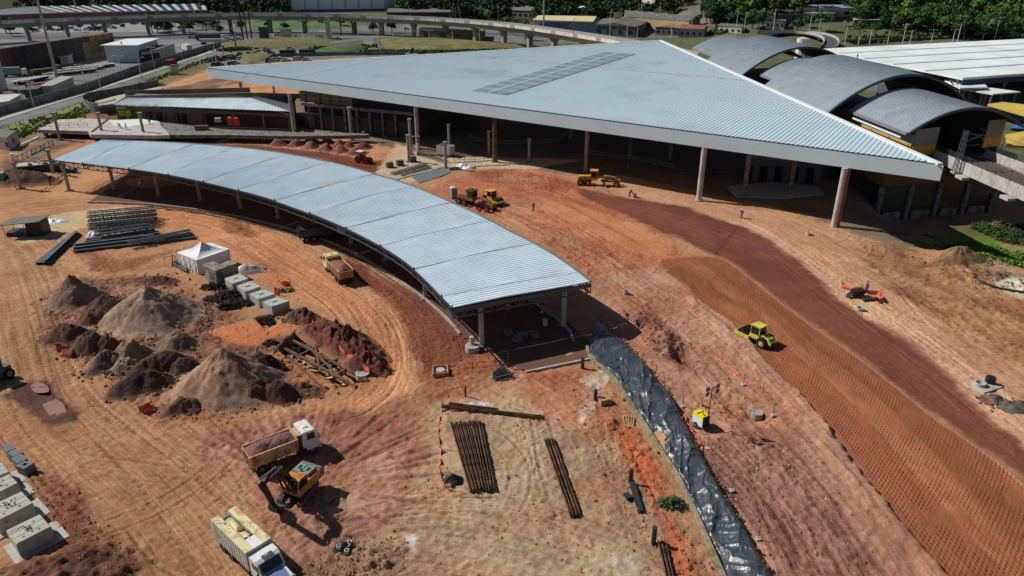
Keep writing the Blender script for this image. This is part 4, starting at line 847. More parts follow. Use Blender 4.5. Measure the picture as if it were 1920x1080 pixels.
# ------------------------------------------------------------------ big pale flat roof at the right
wr = thing('bus_station_roof', 'huge pale flat roof with bright translucent strips behind the vaults', 'roof')
w0, w1, w2_ = G(1530, 92, 10), G(1805, 148, 10), G(1920, 73, 10); dA = (w1 - w0); dB = (w2_ - w0) * 1.9; NB = 5
for k in range(NB):
    a, d = w0 + dA * (k / NB), w0 + dA * ((k + 1) / NB); b, c = a + dB, d + dB; zu, zd = Vector((0, 0, .28 + k * .02)), Vector((0, 0, .05))
    if k == NB - 1: pass
    m_ = MB(); m_.add([a + zd, b + zd, c + zu, d + zu, a + zd - Vector((0, 0, .4)), b + zd - Vector((0, 0, .4)), c - Vector((0, 0, .4)), d - Vector((0, 0, .4))], ((0, 3, 2, 1)[::-1], (0, 4, 7, 3)[::-1], (3, 7, 6, 2)[::-1], (4, 5, 6, 7)[::-1])); m_.build('roof_bay', 'wroof', wr)
    for j in range(9):
        f0 = (.035 + j * .112 + (k % 2) * .05) + .012 * ((j * 7 + k * 3) % 5); f1 = f0 + .042 + .02 * ((j + k) % 2); m_ = MB(); h_ = Vector((0, 0, .03)); e_ = dA / NB * .04
        q = [a + dB * f0 + zd + h_ + e_, a + dB * f1 + zd + h_ + e_, d + dB * f1 + zu + h_ - e_, d + dB * f0 + zu + h_ - e_]; m_.add(q, ((0, 1, 2, 3),)); m_.build('translucent_strip', 'wlite', wr)
m_ = MB(); m_.beam(w1 + Vector((0, 0, -1.2)), w1 + dB + Vector((0, 0, -1.2)), .5, 1.6); m_.build('front_beam', pm('dark_blue_beam', (34, 44, 84), .6), wr)
for k in range(12):
    p = w1 + dB * (k / 11) - dA * .02; m_ = MB(); m_.cyl((p.x, p.y, 0), (p.x, p.y, 9.6), .35, None, 8); m_.build('column', 'steel', wr)
    m_ = MB(); m_.beam(p + Vector((0, 0, -3)), p + Vector((3, 1, -.6)), .25); m_.beam(p + Vector((0, 0, -3)), p + Vector((-3, -1, -.6)), .25); m_.build('brace', 'steel', wr)
m_ = MB(); q = [w0 - dB * .0, w0 + dB, w0 + dB + dA * .98, w0 + dA * .98]; m_.prism([(p.x, p.y) for p in q], 0.02, .3); struct(m_.build('bus_station_floor', 'asph'))
for pts, z_, lab in (([(1770, 150), (1830, 143), (1852, 163), (1800, 165)], 8.2, 'pale step-down canopy between the vault and the flat roof'), ([(1800, 166), (1852, 163.5), (1914, 172), (1862, 176)], 7.2, 'lowest pale canopy at the front of the bus station')):
    t = thing('walkway_canopy', lab, 'canopy'); P_ = GP(pts, z_); m_ = MB(); m_.prism([(p.x, p.y) for p in P_], z_ - .35, z_); m_.build('roof_slab', 'wroof', t)
    for p in P_:
        m_ = MB(); c = sum(P_, Vector()) / 4; p2 = p.lerp(c, .15); m_.cyl((p2.x, p2.y, 0), (p2.x, p2.y, z_ - .36), .3, None, 8); m_.build('column', 'steel', t)
for pts, z_, lab in (([(1852, 195), (1880, 191), (1960, 200), (1990, 222), (1925, 216)], 6.5, 'yellow canvas awning at the right edge behind the vault'), ([(1885, 252), (1930, 244), (1990, 250), (1960, 275), (1890, 272)], 5.5, 'second yellow canvas awning, lower, beside the viaduct')):
    t = thing('awning', lab, 'awning'); P_ = GP(pts, z_); c = sum(P_, Vector()) / len(P_) + Vector((0, 0, 1.2)); m_ = MB(); k = len(P_)
    m_.add(P_ + [c] + [p - Vector((0, 0, .5)) for p in P_], [(i, (i + 1) % k, k) for i in range(k)] + [(i, k + 1 + i, k + 1 + (i + 1) % k, (i + 1) % k) for i in range(k)]); m_.build('canvas', 'ytar', t)
    for p in P_[:4]:
        m_ = MB(); m_.cyl((p.x, p.y, 0), (p.x, p.y, z_ - .1), .08, None, 6); m_.build('pole', 'steel', t)
for px, py, c_, lab in ((1903, 226, (196, 90, 84), 'faded red market umbrella at the right edge'), (1912, 236, (54, 92, 168), 'blue market umbrella at the right edge'), (1918, 228, (60, 110, 190), 'second blue market umbrella behind the red one')):
    g = G(px, py, 2.4); t = thing('market_umbrella', lab, 'umbrella', (g.x, g.y, 0)); m_ = MB(); m_.cyl((0, 0, 2.0), (0, 0, 3.0), 2.0, .05, 8); m_.build('canopy', pm('umbrella_%d' % px, c_, .8), t); m_ = MB(); m_.cyl((0, 0, 0), (0, 0, 2.1), .05, None, 6); m_.build('pole', 'steel', t)
t = thing('water_tank', 'white cylindrical water tank behind the vault crest', 'tank', (lambda g: (g.x, g.y, 0))(G(1503, 92, 9))); m_ = MB(); m_.cyl((0, 0, 0), (0, 0, 13.2), 2.4, None, 18); m_.build('shell', 'white', t, smooth=False); m_ = MB(); m_.cyl((0, 0, 13.2), (0, 0, 13.8), 2.45, .4, 18); m_.build('lid', 'plast', t)
# ------------------------------------------------------------------ curved canopy
JN = [(100, 300), (165, 304), (265, 310), (345, 320), (417, 331), (485, 347), (555, 366), (616, 391), (680, 421), (735, 457), (797, 502), (836, 556), (848, 578)]
JF = [(190, 263), (250, 265), (365, 271), (442, 277), (527, 293), (617, 306), (700, 327), (777, 349), (850, 379), (922, 414), (1000, 457), (1085, 512), (1108, 530)]
EN = [(100, 300), (190, 311), (280, 322), (360, 337), (430, 353), (500, 372), (560, 393), (610, 412), (660, 434), (710, 460), (760, 492), (800, 528), (848, 578)]
EF = [(190, 263), (300, 267), (400, 273), (480, 281), (560, 293), (640, 310), (700, 327), (760, 345), (840, 378), (900, 405), (960, 437), (1010, 462), (1060, 493), (1108, 530)]
CZ = 6.3
cn = resample(cat(GP(EN, CZ), 10), .3); cf = resample(cat(GP(EF, CZ), 10), .3)
def near_i(C, p): return min(range(len(C)), key=lambda i: (C[i].xy - p.xy).length_squared)
jn = [near_i(cn, G(*p, CZ)) for p in JN]; jf = [near_i(cf, G(*p, CZ)) for p in JF]; jn[0] = jf[0] = 0; jn[-1] = len(cn) - 1; jf[-1] = len(cf) - 1
cy = thing('curved_canopy', 'long curved ribbed metal canopy sweeping across the earthworks', 'canopy')
def at_(C, f): i = min(len(C) - 2, int(f)); return C[i].lerp(C[i + 1], f - i)
for k in range(len(jn) - 1):
    na, nb, fa, fb = jn[k], jn[k + 1], jf[k], jf[k + 1]
    ln = ((cn[nb] - cn[na]).length + (cf[fb] - cf[fa]).length) / 2; n = max(2, round(ln / .56)); rows = []; dz = .05 * (k % 2) + .012 * (k % 3)
    sag = [vn(np.array([i * .09 + k * 7.]), np.array([k * 3.1]), 3)[0] for i in range(n + 1)]
    for i in range(n):
        for du, h in ((0, 0), (.36, 0), (.46, .08), (.82, .08)):
            f = (i + du) / n; a, b = at_(cn, na + (nb - na) * f), at_(cf, fa + (fb - fa) * f)
            row = []
            for t in (0, .18, .36, .5, .64, .82, 1): p = a.lerp(b, t); lift = .16 * math.sin(math.pi * t) + .05 * math.exp(-(min(i, n - i) / 2.2) ** 2) * math.sin(t * 9 + k); row.append(p + Vector((0, 0, h + dz + lift * .8)))
            rows.append(row)
    rows.append([p + Vector((0, 0, -.02)) for p in [at_(cn, nb).lerp(at_(cf, fb), t) + Vector((0, 0, dz + .14 * math.sin(math.pi * t))) for t in (0, .18, .36, .5, .64, .82, 1)]])
    m_ = MB(); m_.grid(rows, flip=True); sh_t = m_.build('roof_sheet', 'galv2', cy)
    m_ = MB(); m_.beam(at_(cn, nb) + Vector((0, 0, -.35)), at_(cf, fb) + Vector((0, 0, -.35)), .16, .5); m_.build('rafter', 'galvst', cy)
    if k < len(jn) - 2:
        m_ = MB()
        for j in range(12): m_.beam(at_(cn, nb).lerp(at_(cf, fb), j / 12) + Vector((0, 0, .12 + .16 * math.sin(math.pi * j / 12) + .02 * math.sin(j * 2 + k))), at_(cn, nb + .12 * math.sin(j)).lerp(at_(cf, fb), (j + 1) / 12) + Vector((0, 0, .12 + .16 * math.sin(math.pi * (j + 1) / 12))), max(.012, .07 * math.sin(j * .9 + k) ** 2), .05)
        m_.build('sheet_lap', pm('lap_shade_sheet', (128, 150, 166), .5, .1), cy)
    p = at_(cn, nb); m_ = MB(); m_.box(p.x, p.y, CZ - .9, .14, .14, 1.25); m_.build('post', 'steeld', cy)
def flash(C, name, w=.3, h=.18, dz=.1, mat='steel'):
    m_ = MB(); C2 = C[::6] + [C[-1]]
    for p, q in zip(C2, C2[1:]): m_.beam(p + Vector((0, 0, dz)), q + Vector((0, 0, dz)), w, h)
    m_.build(name, mat, cy)
flash(cf, 'edge_flashing', .32, .2, .12, 'steel')
flash([p + Vector((0, 0, 0)) for p in cn], 'gutter', .22, .22, -.12, 'steeld')
def truss(C, name, depth=1.15, bay=1.25, off=None, r=.09):
    P = resample(C, bay); m_ = MB(); d = Vector((0, 0, -depth)); u = Vector((0, 0, -.22))
    for i, (p, q) in enumerate(zip(P, P[1:])):
        m_.beam(p + d, q + d, r * 1.6, r * 1.5); m_.beam(p + u, q + u, r * 1.3); m_.beam(p + d, p + u, r)
        m_.beam(p + (d if i % 2 else u), q + (u if i % 2 else d), r * .8)
    m_.beam(P[-1] + d, P[-1] + u, r * 1.4); m_.build(name, 'galvst', cy)
inn = [p.lerp(at_(cf, i / (len(cn) - 1) * (len(cf) - 1)), .012) for i, p in enumerate(cn)]
truss(inn, 'edge_truss'); truss([cf[i].lerp(at_(cn, i / (len(cf) - 1) * (len(cn) - 1)), .02) for i in range(len(cf))], 'edge_truss')
e0, e1 = cn[-1], cf[-1]; truss([e0.lerp(e1, t / 12) for t in range(13)], 'end_truss', 1.25, 1.15); truss([cn[0].lerp(cf[0], t / 12) for t in range(13)], 'end_truss', 1.1, 1.4, r=.07)
for k in range(1, len(jn) - 1):
    a, b = at_(cn, jn[k]), at_(cf, jf[k]); m_ = MB(); m_.beam(a.lerp(b, .02) + Vector((0, 0, -1.1)), a.lerp(b, .98) + Vector((0, 0, -1.1)), .16)
    for j in range(10): m_.beam(a.lerp(b, (j + .1) / 10) + Vector((0, 0, -1.1 if j % 2 else -.4)), a.lerp(b, (j + 1) / 10) + Vector((0, 0, -.4 if j % 2 else -1.1)), .1)
    m_.build('cross_truss', 'galvst', cy)
feet = [(215, 357), (298, 368), (376, 377), (451, 392), (522, 410), (591, 418), (659, 459), (724, 491), (798, 560), (903, 648), (1056, 613)]
for px, py in feet:
    g = G(px, py); z0 = hz(g.x, g.y); m_ = MB(); m_.cyl((g.x, g.y, z0 - .4), (g.x, g.y, 5.14), .33, None, 14); c = m_.build('column', 'concl' if px > 900 else 'conc', cy)
    m_ = MB(); m_.box(g.x, g.y, z0 - .3, 1.3, 1.3, .5, .5); m_.build('footing', 'concd', c)
for k in range(2, 12, 2):
    p = at_(cn, jn[k]).lerp(at_(cf, jf[k]), .8); m_ = MB(); m_.cyl((p.x, p.y, -.2), (p.x, p.y, 5.14), .33, None, 10); m_.build('column', 'conc', cy)
KB = cat(GP([(165, 379), (230, 381), (300, 385), (420, 401), (540, 429), (640, 463), (720, 508), (790, 556), (840, 600), (868, 634)], .12), 5)
KF = cat(GP([(250, 322), (330, 330), (430, 340), (540, 362), (640, 385), (730, 412), (820, 452), (900, 500), (990, 560), (1060, 612), (1075, 640)], .12), 5)
kn, kf = resample(KB, .8), resample(KF, .8); nn_ = min(len(kn), len(kf)); rows = []
for i in range(60): rows.append([at_(kn, i / 59 * (len(kn) - 1.01)), at_(kf, i / 59 * (len(kf) - 1.01))])
m_ = MB(); m_.grid(rows, flip=True); struct(m_.build('canopy_floor', pm('shaded_earth_floor', (96, 66, 50), .95, 0, .2, .5)))  # dark earth colour adds to the canopy's shade
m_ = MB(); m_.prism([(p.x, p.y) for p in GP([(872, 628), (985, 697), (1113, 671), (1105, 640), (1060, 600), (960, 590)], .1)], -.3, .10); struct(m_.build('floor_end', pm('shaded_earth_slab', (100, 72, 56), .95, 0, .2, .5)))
for pts, nm in ((KB, 'kerb_near'), (KF, 'kerb_far')):
    m_ = MB(); C2 = pts[::2]
    for p, q in zip(C2, C2[1:]): m_.beam(p + Vector((0, 0, .02)), q + Vector((0, 0, .02)), .3, .34)
    struct(m_.build('kerb', 'conc'))
m_ = MB()
for o_ in (.7, 1.5):
    C2 = [p + Vector((-.55 * o_, -.8 * o_, -.08)) for p in KB[10::2]]
    for p, q in zip(C2, C2[1:]): m_.beam(p, q, .16, .28)
struct(m_.build('kerb_formwork', 'woodd'))
m_ = MB(); m_.beam(G(985, 698, .1), G(1113, 672, .1), .25, .3); struct(m_.build('kerb', 'concl'))
# bare steel frame and columns past the left end
for px, py, yt, lab in ((39, 354, 303, 'leftmost concrete column, carrying the bare lattice beam'), (101, 326, 280, 'concrete column under the far end of the bare lattice beam'), (130, 358, 307, 'concrete column at the left tip of the curved canopy, with long shadow')):
    fcol(px, py, yt, .33, lab)
t = thing('lattice_beam', 'bare steel lattice beam bridging two columns left of the curved canopy', 'beam'); a, b = G(22, 296, 6.3), G(98, 262, 6.3); a.z = b.z = 6.2; m_ = MB()
for k in range(9):
    p, q = a.lerp(b, k / 9), a.lerp(b, (k + 1) / 9); u = Vector((0, 0, -1.2)); m_.beam(p, q, .12); m_.beam(p + u, q + u, .12); m_.beam(p, p + u, .1); m_.beam(p + (u if k % 2 else Vector()), q + (Vector() if k % 2 else u), .08)
m_.beam(b, b - Vector((0, 0, 1.2)), .12); m_.build('lattice', 'galvst', t)
m_ = MB(); m_.cyl(a + Vector((-.2, 0, -1)), a + Vector((.2, 0, 1.0)), .35, None, 8); m_.build('end_node', 'white', t)
# ------------------------------------------------------------------ machines
def wheel(parent, x, y, r, w, rim='steel', lugs=0, rr=.55):
    m_ = MB(); s = 1 if y > 0 else -1; N = 18
    pr = [(r * rr, -w / 2), (r * .93, -w / 2), (r, -w * .3), (r, w * .3), (r * .93, w / 2), (r * rr, w / 2)]
    m_.grid([[(x + a * math.cos(2 * math.pi * j / N), y + b, r + a * math.sin(2 * math.pi * j / N)) for j in range(N + 1)] for a, b in pr])
    for k in range(lugs):
        t = 2 * math.pi * k / lugs
        for sg in (-1, 1):
            t2 = t + (math.pi / lugs if sg > 0 else 0); p = Vector((x + r * 1.0 * math.cos(t2), y + sg * w * .05, r + r * 1.0 * math.sin(t2))); q = Vector((x + r * math.cos(t2 + .18), y + sg * w * .5, r + r * math.sin(t2 + .18))); m_.beam(p, q, .09, .1)
    o = m_.build('wheel', 'black', parent)
    m_ = MB(); m_.cyl((x, y - w * .36, r), (x, y + w * .36, r), r * rr, None, 14); m_.cyl((x, y + s * w * .36, r), (x, y + s * w * .46, r), r * .2, None, 8); m_.build('rim', rim, o)
def load_mesh(x0, x1, y0, y1, z, h, seed, nx=26, ny=14):
    rows = []
    for i in range(nx + 1):
        r_ = []
        for j in range(ny + 1):
            u, v = i / nx, j / ny; e = min(1, 4.2 * min(u, 1 - u)) * min(1, 2.9 * min(v, 1 - v)); nz = float(fbm(np.array(u * 9.), np.array(v * 5.), 4, seed)) - .5
            r_.append((x0 + (x1 - x0) * u, y0 + (y1 - y0) * v, z + h * e ** .7 * (.75 + .5 * math.sin(3 * u + seed) * .4) + .35 * nz * (.3 + e)))
        rows.append(r_)
    return MB().grid(rows)
def dump_truck(lab, loc, rz, body, cab, load, seed=1, tarp=False, sc=(.84, .84, .84)):
    t = thing('dump_truck', lab, 'truck', loc, rz); t.scale = sc
    m_ = MB(); m_.box(-.2, 0, .75, 8.2, .9, .28); m_.box(1.9, 1.0, .55, 1.2, .5, .55); m_.box(1.9, -1.0, .55, 1.2, .5, .55); m_.box(-4.2, 0, .55, .15, 2.3, .2); m_.build('chassis', 'blackm', t)
    b = MB(); W = 1.25; x0, x1, zb, zt = -4.3, 1.55, 1.12, 2.55
    b.box((x0 + x1) / 2, 0, zb, x1 - x0, 2.5, .1)
    for s in (-1, 1):
        b.box((x0 + x1) / 2, s * (W - .04), zb + .1, x1 - x0, .08, zt - zb - .1)
        b.box((x0 + x1) / 2, s * (W + .03), zt - .12, x1 - x0 + .05, .13, .14)
    b.box(x1 - .04, 0, zb + .1, .08, 2.42, zt - zb + .35)
    bd = b.build('bed', body, t)
    for s in (-1, 1):
        for k in range(9):
            m_ = MB(); m_.box(x0 + .35 + k * .66, s * (W + .05), zb + .02, .1, .09, zt - zb - .16); m_.build('rib', body, bd)
    m_ = MB(); m_.box(x0 - .02, 0, zb + .05, .08, 2.42, 1.25); tg = m_.build('tailgate', body, t)
    for k in range(5):
        m_ = MB(); m_.box(x0 - .1, -1.0 + k * .5, zb + .08, .1, .1, 1.2); m_.build('rib', body, tg)
    m_ = MB(); m_.box(x1 + .35, 0, zt + .25, .95, 2.3, .07); m_.build('cab_guard', body, t)
    if tarp:
        rows = []
        for i in range(13):
            x = x0 + .1 + (x1 - x0 - .2) * i / 12; bow = .28 if i % 3 == 0 else .2
            rows.append([(x, -1.3, zt - .5), (x, -1.3, zt + .05), (x, -.8, zt + bow), (x, 0, zt + bow + .12), (x, .8, zt + bow), (x, 1.3, zt + .05), (x, 1.3, zt - .5)])
        MB().grid(rows).build('tarp', pm('dark_tarp', (44, 50, 56), .6, 0, .15, 1, .02, 4), t)
    else:
        load_mesh(x0 + .1, x1 - .1, -W + .1, W - .1, zt - .2, .95, seed).build('load', load, t, smooth=False)
    c = MB(); c.prof([(2.1, .7), (4.2, .7), (4.28, 1.5), (4.1, 2.0), (3.85, 2.9), (3.6, 3.0), (2.15, 3.0)], -1.2, 1.2); cb = c.build('cab', cab, t)
    m_ = MB(); m_.add([(4.155, -1.02, 1.88), (4.155, 1.02, 1.88), (3.905, .98, 2.80), (3.905, -.98, 2.80)], ((0, 1, 2, 3),)); m_.build('windscreen', 'glass', cb)
    for s in (-1, 1):
        m_ = MB(); m_.box(3.2, s * 1.2, 1.95, 1.0, .03, .75); m_.build('side_window', 'glass', cb)
        m_ = MB(); m_.box(4.15, s * 1.42, 1.9, .08, .22, .55); m_.beam((4.1, s * 1.2, 2.3), (4.15, s * 1.42, 2.3), .04); m_.build('mirror', 'blackm', cb)
        m_ = MB(); m_.box(4.27, s * .85, .95, .06, .4, .22); m_.build('headlight', 'trim', cb)
    m_ = MB(); m_.box(2.95, 0, 3.0, .7, .7, .09); m_.build('roof_hatch', cab, cb)
    m_ = MB(); m_.box(4.28, 0, 1.1, .06, 1.4, .45); m_.build('grille', 'blackm', cb); m_ = MB(); m_.box(4.3, 0, .45, .2, 2.4, .4); m_.build('bumper', cab, cb)
    m_ = MB(); m_.cyl((1.8, .9, 1.1), (1.8, .9, 3.1), .09, None, 8); m_.box(1.85, -.1, 1.1, .35, 1.2, 1.2); m_.build('air_filter', 'greyd', t)
    for x in (-3.2, -1.9, 3.2):
        for y in (-1.02, 1.02): wheel(t, x, y, .52, .42 if x < 0 else .32)
    return t
def at_corner(px, py, z, lx, ly, rz, sc=(1, 1, 1)):
    lx, ly = lx * sc[0], ly * sc[1]                    # origin so that local (lx,ly) falls on the picture point
    g = G(px, py, z); c, s = math.cos(rz), math.sin(rz); x, y = g.x - (lx * c - ly * s), g.y - (lx * s + ly * c); return (x, y, hz(x, y))
LOADP = pm('loaded_pink_soil', (122, 86, 80), .95, 0, .25, 1.5, .05, 6); LOADB = pm('loaded_brown_soil', (124, 84, 70), .95, 0, .25, 1.5, .05, 6)
S1 = (.745, .85, .88); h1 = R(37.5); dump_truck('tan dump truck loaded with pinkish soil beside the excavator', at_corner(473.6, 880, 1.0, -4.3, -1.25, h1, S1), h1, 'tan', 'white', LOADP, 3, False, S1)
S4 = (.86, .84, .86); h4 = R(122); dump_truck('yellow dump truck loaded with brown soil, seen from behind', at_corner(637, 525, 1.0, -4.3, 1.25, h4, S4), h4, pm('truck_yellow', (192, 162, 96), .65, 0, .1, 1, dirt=(146, 104, 76), damt=.5, dscale=1.2), 'cream', LOADB, 8, False, S4)
h5 = head((562, 453), (650, 441)); dump_truck('dark covered dump truck half under the curved canopy', at_corner(560, 446, 1.15, -4.3, -1.25, h5), h5, pm('truck_grey', (60, 66, 72), .6), 'white', LOADB, 5, True, (.95, .88, .9))

# white hooded truck with the box body
S2 = (.97, .83, .88); h2 = R(-41.8); t = thing('box_truck', 'white hooded truck with a cream topped tank box, front cut by the picture bottom', 'truck', at_corner(395, 975, 2.65, -4.4, -1.25, h2, S2), h2); t.scale = S2
m_ = MB(); m_.box(0, 0, .75, 8.6, .9, .28); m_.box(-4.35, 0, .55, .15, 2.2, .2); m_.box(.2, -1.05, .55, 1.4, .45, .5); m_.build('chassis', 'blackm', t)
b = MB(); x0, x1, zb, zt = -4.4, .95, 1.0, 3.0
for s in (-1, 1):
    b.box((x0 + x1) / 2, s * 1.2, zb, x1 - x0, .1, zt - zb)
    for k in range(12): b.box(x0 + .3 + k * .44, s * 1.265, zb + .05, .06, .04, zt - zb - .1)
b.box(x0 + .05, 0, zb, .1, 2.3, zt - zb - .45); b.box(x1 - .05, 0, zb, .1, 2.3, zt - zb); b.box((x0 + x1) / 2, 0, zb, x1 - x0, 2.4, .1)
bx_ = b.build('box_body', 'boxs', t)
m_ = MB(); m_.box((x0 + x1) / 2, -.86, zt, x1 - x0, .78, .06); m_.build('top_panel', 'cream', bx_); m_ = MB(); m_.box((x0 + x1) / 2, .86, zt, x1 - x0, .78, .06); m_.build('top_panel', 'cream', bx_)
m_ = MB(); m_.box(.3, 0, zt - .02, 1.3, .93, .06); m_.build('top_panel', 'white', bx_)
m_ = MB()
for k in range(16): m_.box(x0 + .25 + (k * .37) % 2.3, -.62 - .12 * (k % 5), zt + .055, .07, .06, .02)
for k in range(8): m_.box(-1.6 + (k * .31) % 1.7, .62 + .1 * (k % 4), zt + .055, .07, .06, .02)
m_.box(-3.05, -.62, zt + .06, .16, .14, .02); m_.build('bolt_holes', 'blackm', bx_)
m_ = MB(); m_.cyl((-3.6, 0, 2.55), (-.45, 0, 2.55), .42, None, 16); tk_ = m_.build('tank', 'cream', t)
m_ = MB(); m_.cyl((-1.75, 0, 2.9), (-1.75, 0, 3.08), .28, None, 12); m_.build('filler_cap', pm('rust_brown', (130, 96, 50), .8, 0, .3, 5), tk_)
m_ = MB()
for s in (-1, 1): m_.box(-2.0, s * .47, zt - .35, 4.6, .03, .4)
m_.build('recess_side', 'boxs', bx_); m_ = MB(); m_.beam((-2.9, -.40, 2.98), (-.6, -.38, 2.98), .07); m_.beam((-3.0, .40, 2.98), (-1.1, .38, 2.98), .07); m_.build('handrail', 'wood', bx_)
m_ = MB(); m_.box(-4.0, .0, 2.55, .6, .9, .06); m_.build('hatch', 'steeld', bx_); m_ = MB(); m_.box(-.5, 0, 2.8, .3, .85, .16); m_.build('vent', 'blackm', bx_)
c = MB(); c.prof([(1.05, .75), (2.75, .75), (2.75, 1.75), (2.3, 2.55), (2.0, 2.72), (1.1, 2.75)], -1.15, 1.15); cb = c.build('cab', 'white', t)
m_ = MB(); m_.add([(2.765, -1.02, 1.78), (2.765, 1.02, 1.78), (2.345, .96, 2.52), (2.345, -.96, 2.52)], ((0, 1, 2, 3),)); m_.build('windscreen', 'glass', cb)
for s in (-1, 1):
    m_ = MB(); m_.box(1.95, s * 1.15, 1.75, .9, .03, .7); m_.build('side_window', 'glass', cb)
    m_ = MB(); m_.box(2.75, s * 1.42, 1.7, .1, .2, .5); m_.beam((2.6, s * 1.15, 2.1), (2.75, s * 1.42, 2.1), .04); m_.build('mirror', 'blackm', cb)
m_ = MB(); m_.cyl((1.75, .0, 2.74), (1.75, .0, 2.92), .45, .36, 12); m_.box(1.75, 0, 2.86, .5, 1.0, .1); m_.build('roof_vent', 'white', cb)
m_ = MB(); m_.prof([(2.77, .8), (4.25, .8), (4.3, 1.25), (4.15, 1.5), (3.3, 1.68), (2.77, 1.76)], -.98, .98); hd_ = m_.build('hood', 'white', t)
m_ = MB(); m_.add([(2.82, -.8, 1.765), (2.82, .8, 1.765), (3.3, .78, 1.69), (4.12, .68, 1.52), (4.12, -.68, 1.52), (3.3, -.78, 1.69)], ((0, 5, 2, 1), (5, 4, 3, 2))); m_.build('hood_panel', 'bluel', hd_)
m_ = MB(); m_.box(4.29, 0, .85, .06, 1.3, .5); m_.build('grille', 'blackm', hd_); m_ = MB(); m_.cyl((4.31, 0, 1.15), (4.34, 0, 1.15), .12, None, 12); m_.build('emblem', 'trim', hd_)
for s in (-1, 1):
    m_ = MB(); m_.box(4.25, s * .78, .95, .12, .3, .22); m_.build('headlight', 'trim', hd_); m_ = MB(); m_.box(3.4, s * 1.1, .85, 1.1, .32, .25); m_.build('fender', 'white', t)
m_ = MB(); m_.box(4.4, 0, .45, .25, 2.4, .35); m_.build('bumper', 'white', t)
for x in (-3.3, -2.0, 3.35):
    for y in (-1.0, 1.0): wheel(t, x, y, .52, .42 if x < 0 else .32)

# excavator
ex = thing('excavator', 'orange and black crawler excavator standing on the pink soil mound', 'excavator', (-18.1, 47.9, hz(-18.1, 47.9) + .25), R(246)); ex.scale = (.8, .8, .82)
TRK = R(12)
for s in (-1, 1):
    m_ = MB(); cx = 0; rot = Matrix.Rotation(TRK, 3, 'Z'); pts = []
    for k in range(20):
        a = math.pi / 2 + math.pi * k / 9.5 if k < 10 else -math.pi / 2 + math.pi * (k - 10) / 9.5
        pts.append((-1.55 + .42 * math.cos(a), .42 + .42 * math.sin(a)) if k < 10 else (1.55 + .42 * math.cos(a), .42 + .42 * math.sin(a)))
    vs = MB(); vs.prof(pts, s * 1.15 - .28, s * 1.15 + .28)
    for k in range(26):
        f = k / 26 * 2; x = -1.6 + (f % 1) * 3.2; z = .84 if f < 1 else 0.0; vs.box(x, s * 1.15, z - (.0 if f < 1 else .03), .07, .6, .04)
    vs.v = [tuple(rot @ Vector(p)) for p in vs.v]; vs.build('track', pm('track_steel', (70, 60, 54), .8, .2, .25, 3, dirt=(120, 84, 70), damt=.4, dscale=2), ex)
m_ = MB(); m_.cyl((0, 0, .5), (0, 0, 1.05), .75, None, 14); m_.box(0, 0, .35, 1.8, 1.9, .4, TRK); m_.build('undercarriage', 'blackm', ex)
m_ = MB(); m_.box(-.6, 0, 1.05, 3.6, 2.6, .3); m_.box(-1.2, -.75, 1.35, 2.3, 1.1, .85); m_.box(-1.2, .85, 1.35, 2.3, .85, .75); m_.box(1.0, -.85, 1.35, .8, .8, .55); m_.build('upper_body', 'oran', ex)
m_ = MB(); m_.prof([(-2.9, 1.1), (-2.3, 1.1), (-2.3, 2.25), (-2.7, 2.2), (-2.95, 1.8)], -1.3, 1.3); m_.build('counterweight', pm('counterweight_grey', (110, 104, 92), .7, 0, .15, 1, dirt=(150, 110, 80), damt=.3), ex)
for y, w in ((-.62, .95), (.42, 1.0)):
    m_ = MB(); m_.box(-1.45, y, 2.2, 1.5, w, .22, tx=.92, ty=.9); hdp = m_.build('engine_cover', 'greyg', ex); m_ = MB(); m_.box(-1.5, y, 2.425, .6, .3, .02); m_.build('grille', 'blackm', hdp)
m_ = MB(); m_.cyl((-1.0, -.1, 2.2), (-1.0, -.1, 2.75), .08, None, 8); m_.build('exhaust', 'steeld', ex)
m_ = MB(); m_.prof([(-.35, 1.35), (1.35, 1.35), (1.42, 2.0), (1.05, 2.95), (.85, 3.02), (-.2, 3.02), (-.35, 2.9)], .32, 1.28); cb = m_.build('cab', 'oran', ex)
for nm, q in (('windscreen', [(1.40, .38, 1.55), (1.40, 1.22, 1.55), (1.43, 1.22, 2.02), (1.43, .38, 2.02)]), ('windscreen', [(1.435, .38, 2.05), (1.435, 1.22, 2.05), (1.09, 1.22, 2.9), (1.09, .38, 2.9)]), ('side_window', [(-.2, 1.29, 1.9), (1.25, 1.29, 1.9), (.9, 1.29, 2.85), (-.15, 1.29, 2.85)]), ('side_window', [(-.2, .31, 1.9), (1.25, .31, 1.9), (.9, .31, 2.85), (-.15, .31, 2.85)])):
    m_ = MB(); m_.add(q, ((0, 1, 2, 3),)); m_.build(nm, 'glass', cb)
m_ = MB(); m_.box(1.25, 1.32, 1.5, .06, .05, .55); m_.build('handle', 'trim', cb)
BK = pm('boom_black', (34, 33, 33), .5, 0, .2, 2, dirt=(120, 86, 66), damt=.25, dscale=1.4)
def plate_arm(pts, wz, y0, y1, name, parent):             # boxed arm: path in x,z with depth per point
    m_ = MB(); up, dn_ = [], []
    for i, (x, z) in enumerate(pts):
        a = Vector((pts[min(i + 1, len(pts) - 1)][0] - pts[max(i - 1, 0)][0], pts[min(i + 1, len(pts) - 1)][1] - pts[max(i - 1, 0)][1])).normalized(); nx, nz = -a.y, a.x
        up.append((x + nx * wz[i] / 2, z + nz * wz[i] / 2)); dn_.append((x - nx * wz[i] / 2, z - nz * wz[i] / 2))
    for i in range(len(pts) - 1): m_.prof([dn_[i], dn_[i + 1], up[i + 1], up[i]], y0, y1)
    return m_.build(name, BK, parent)
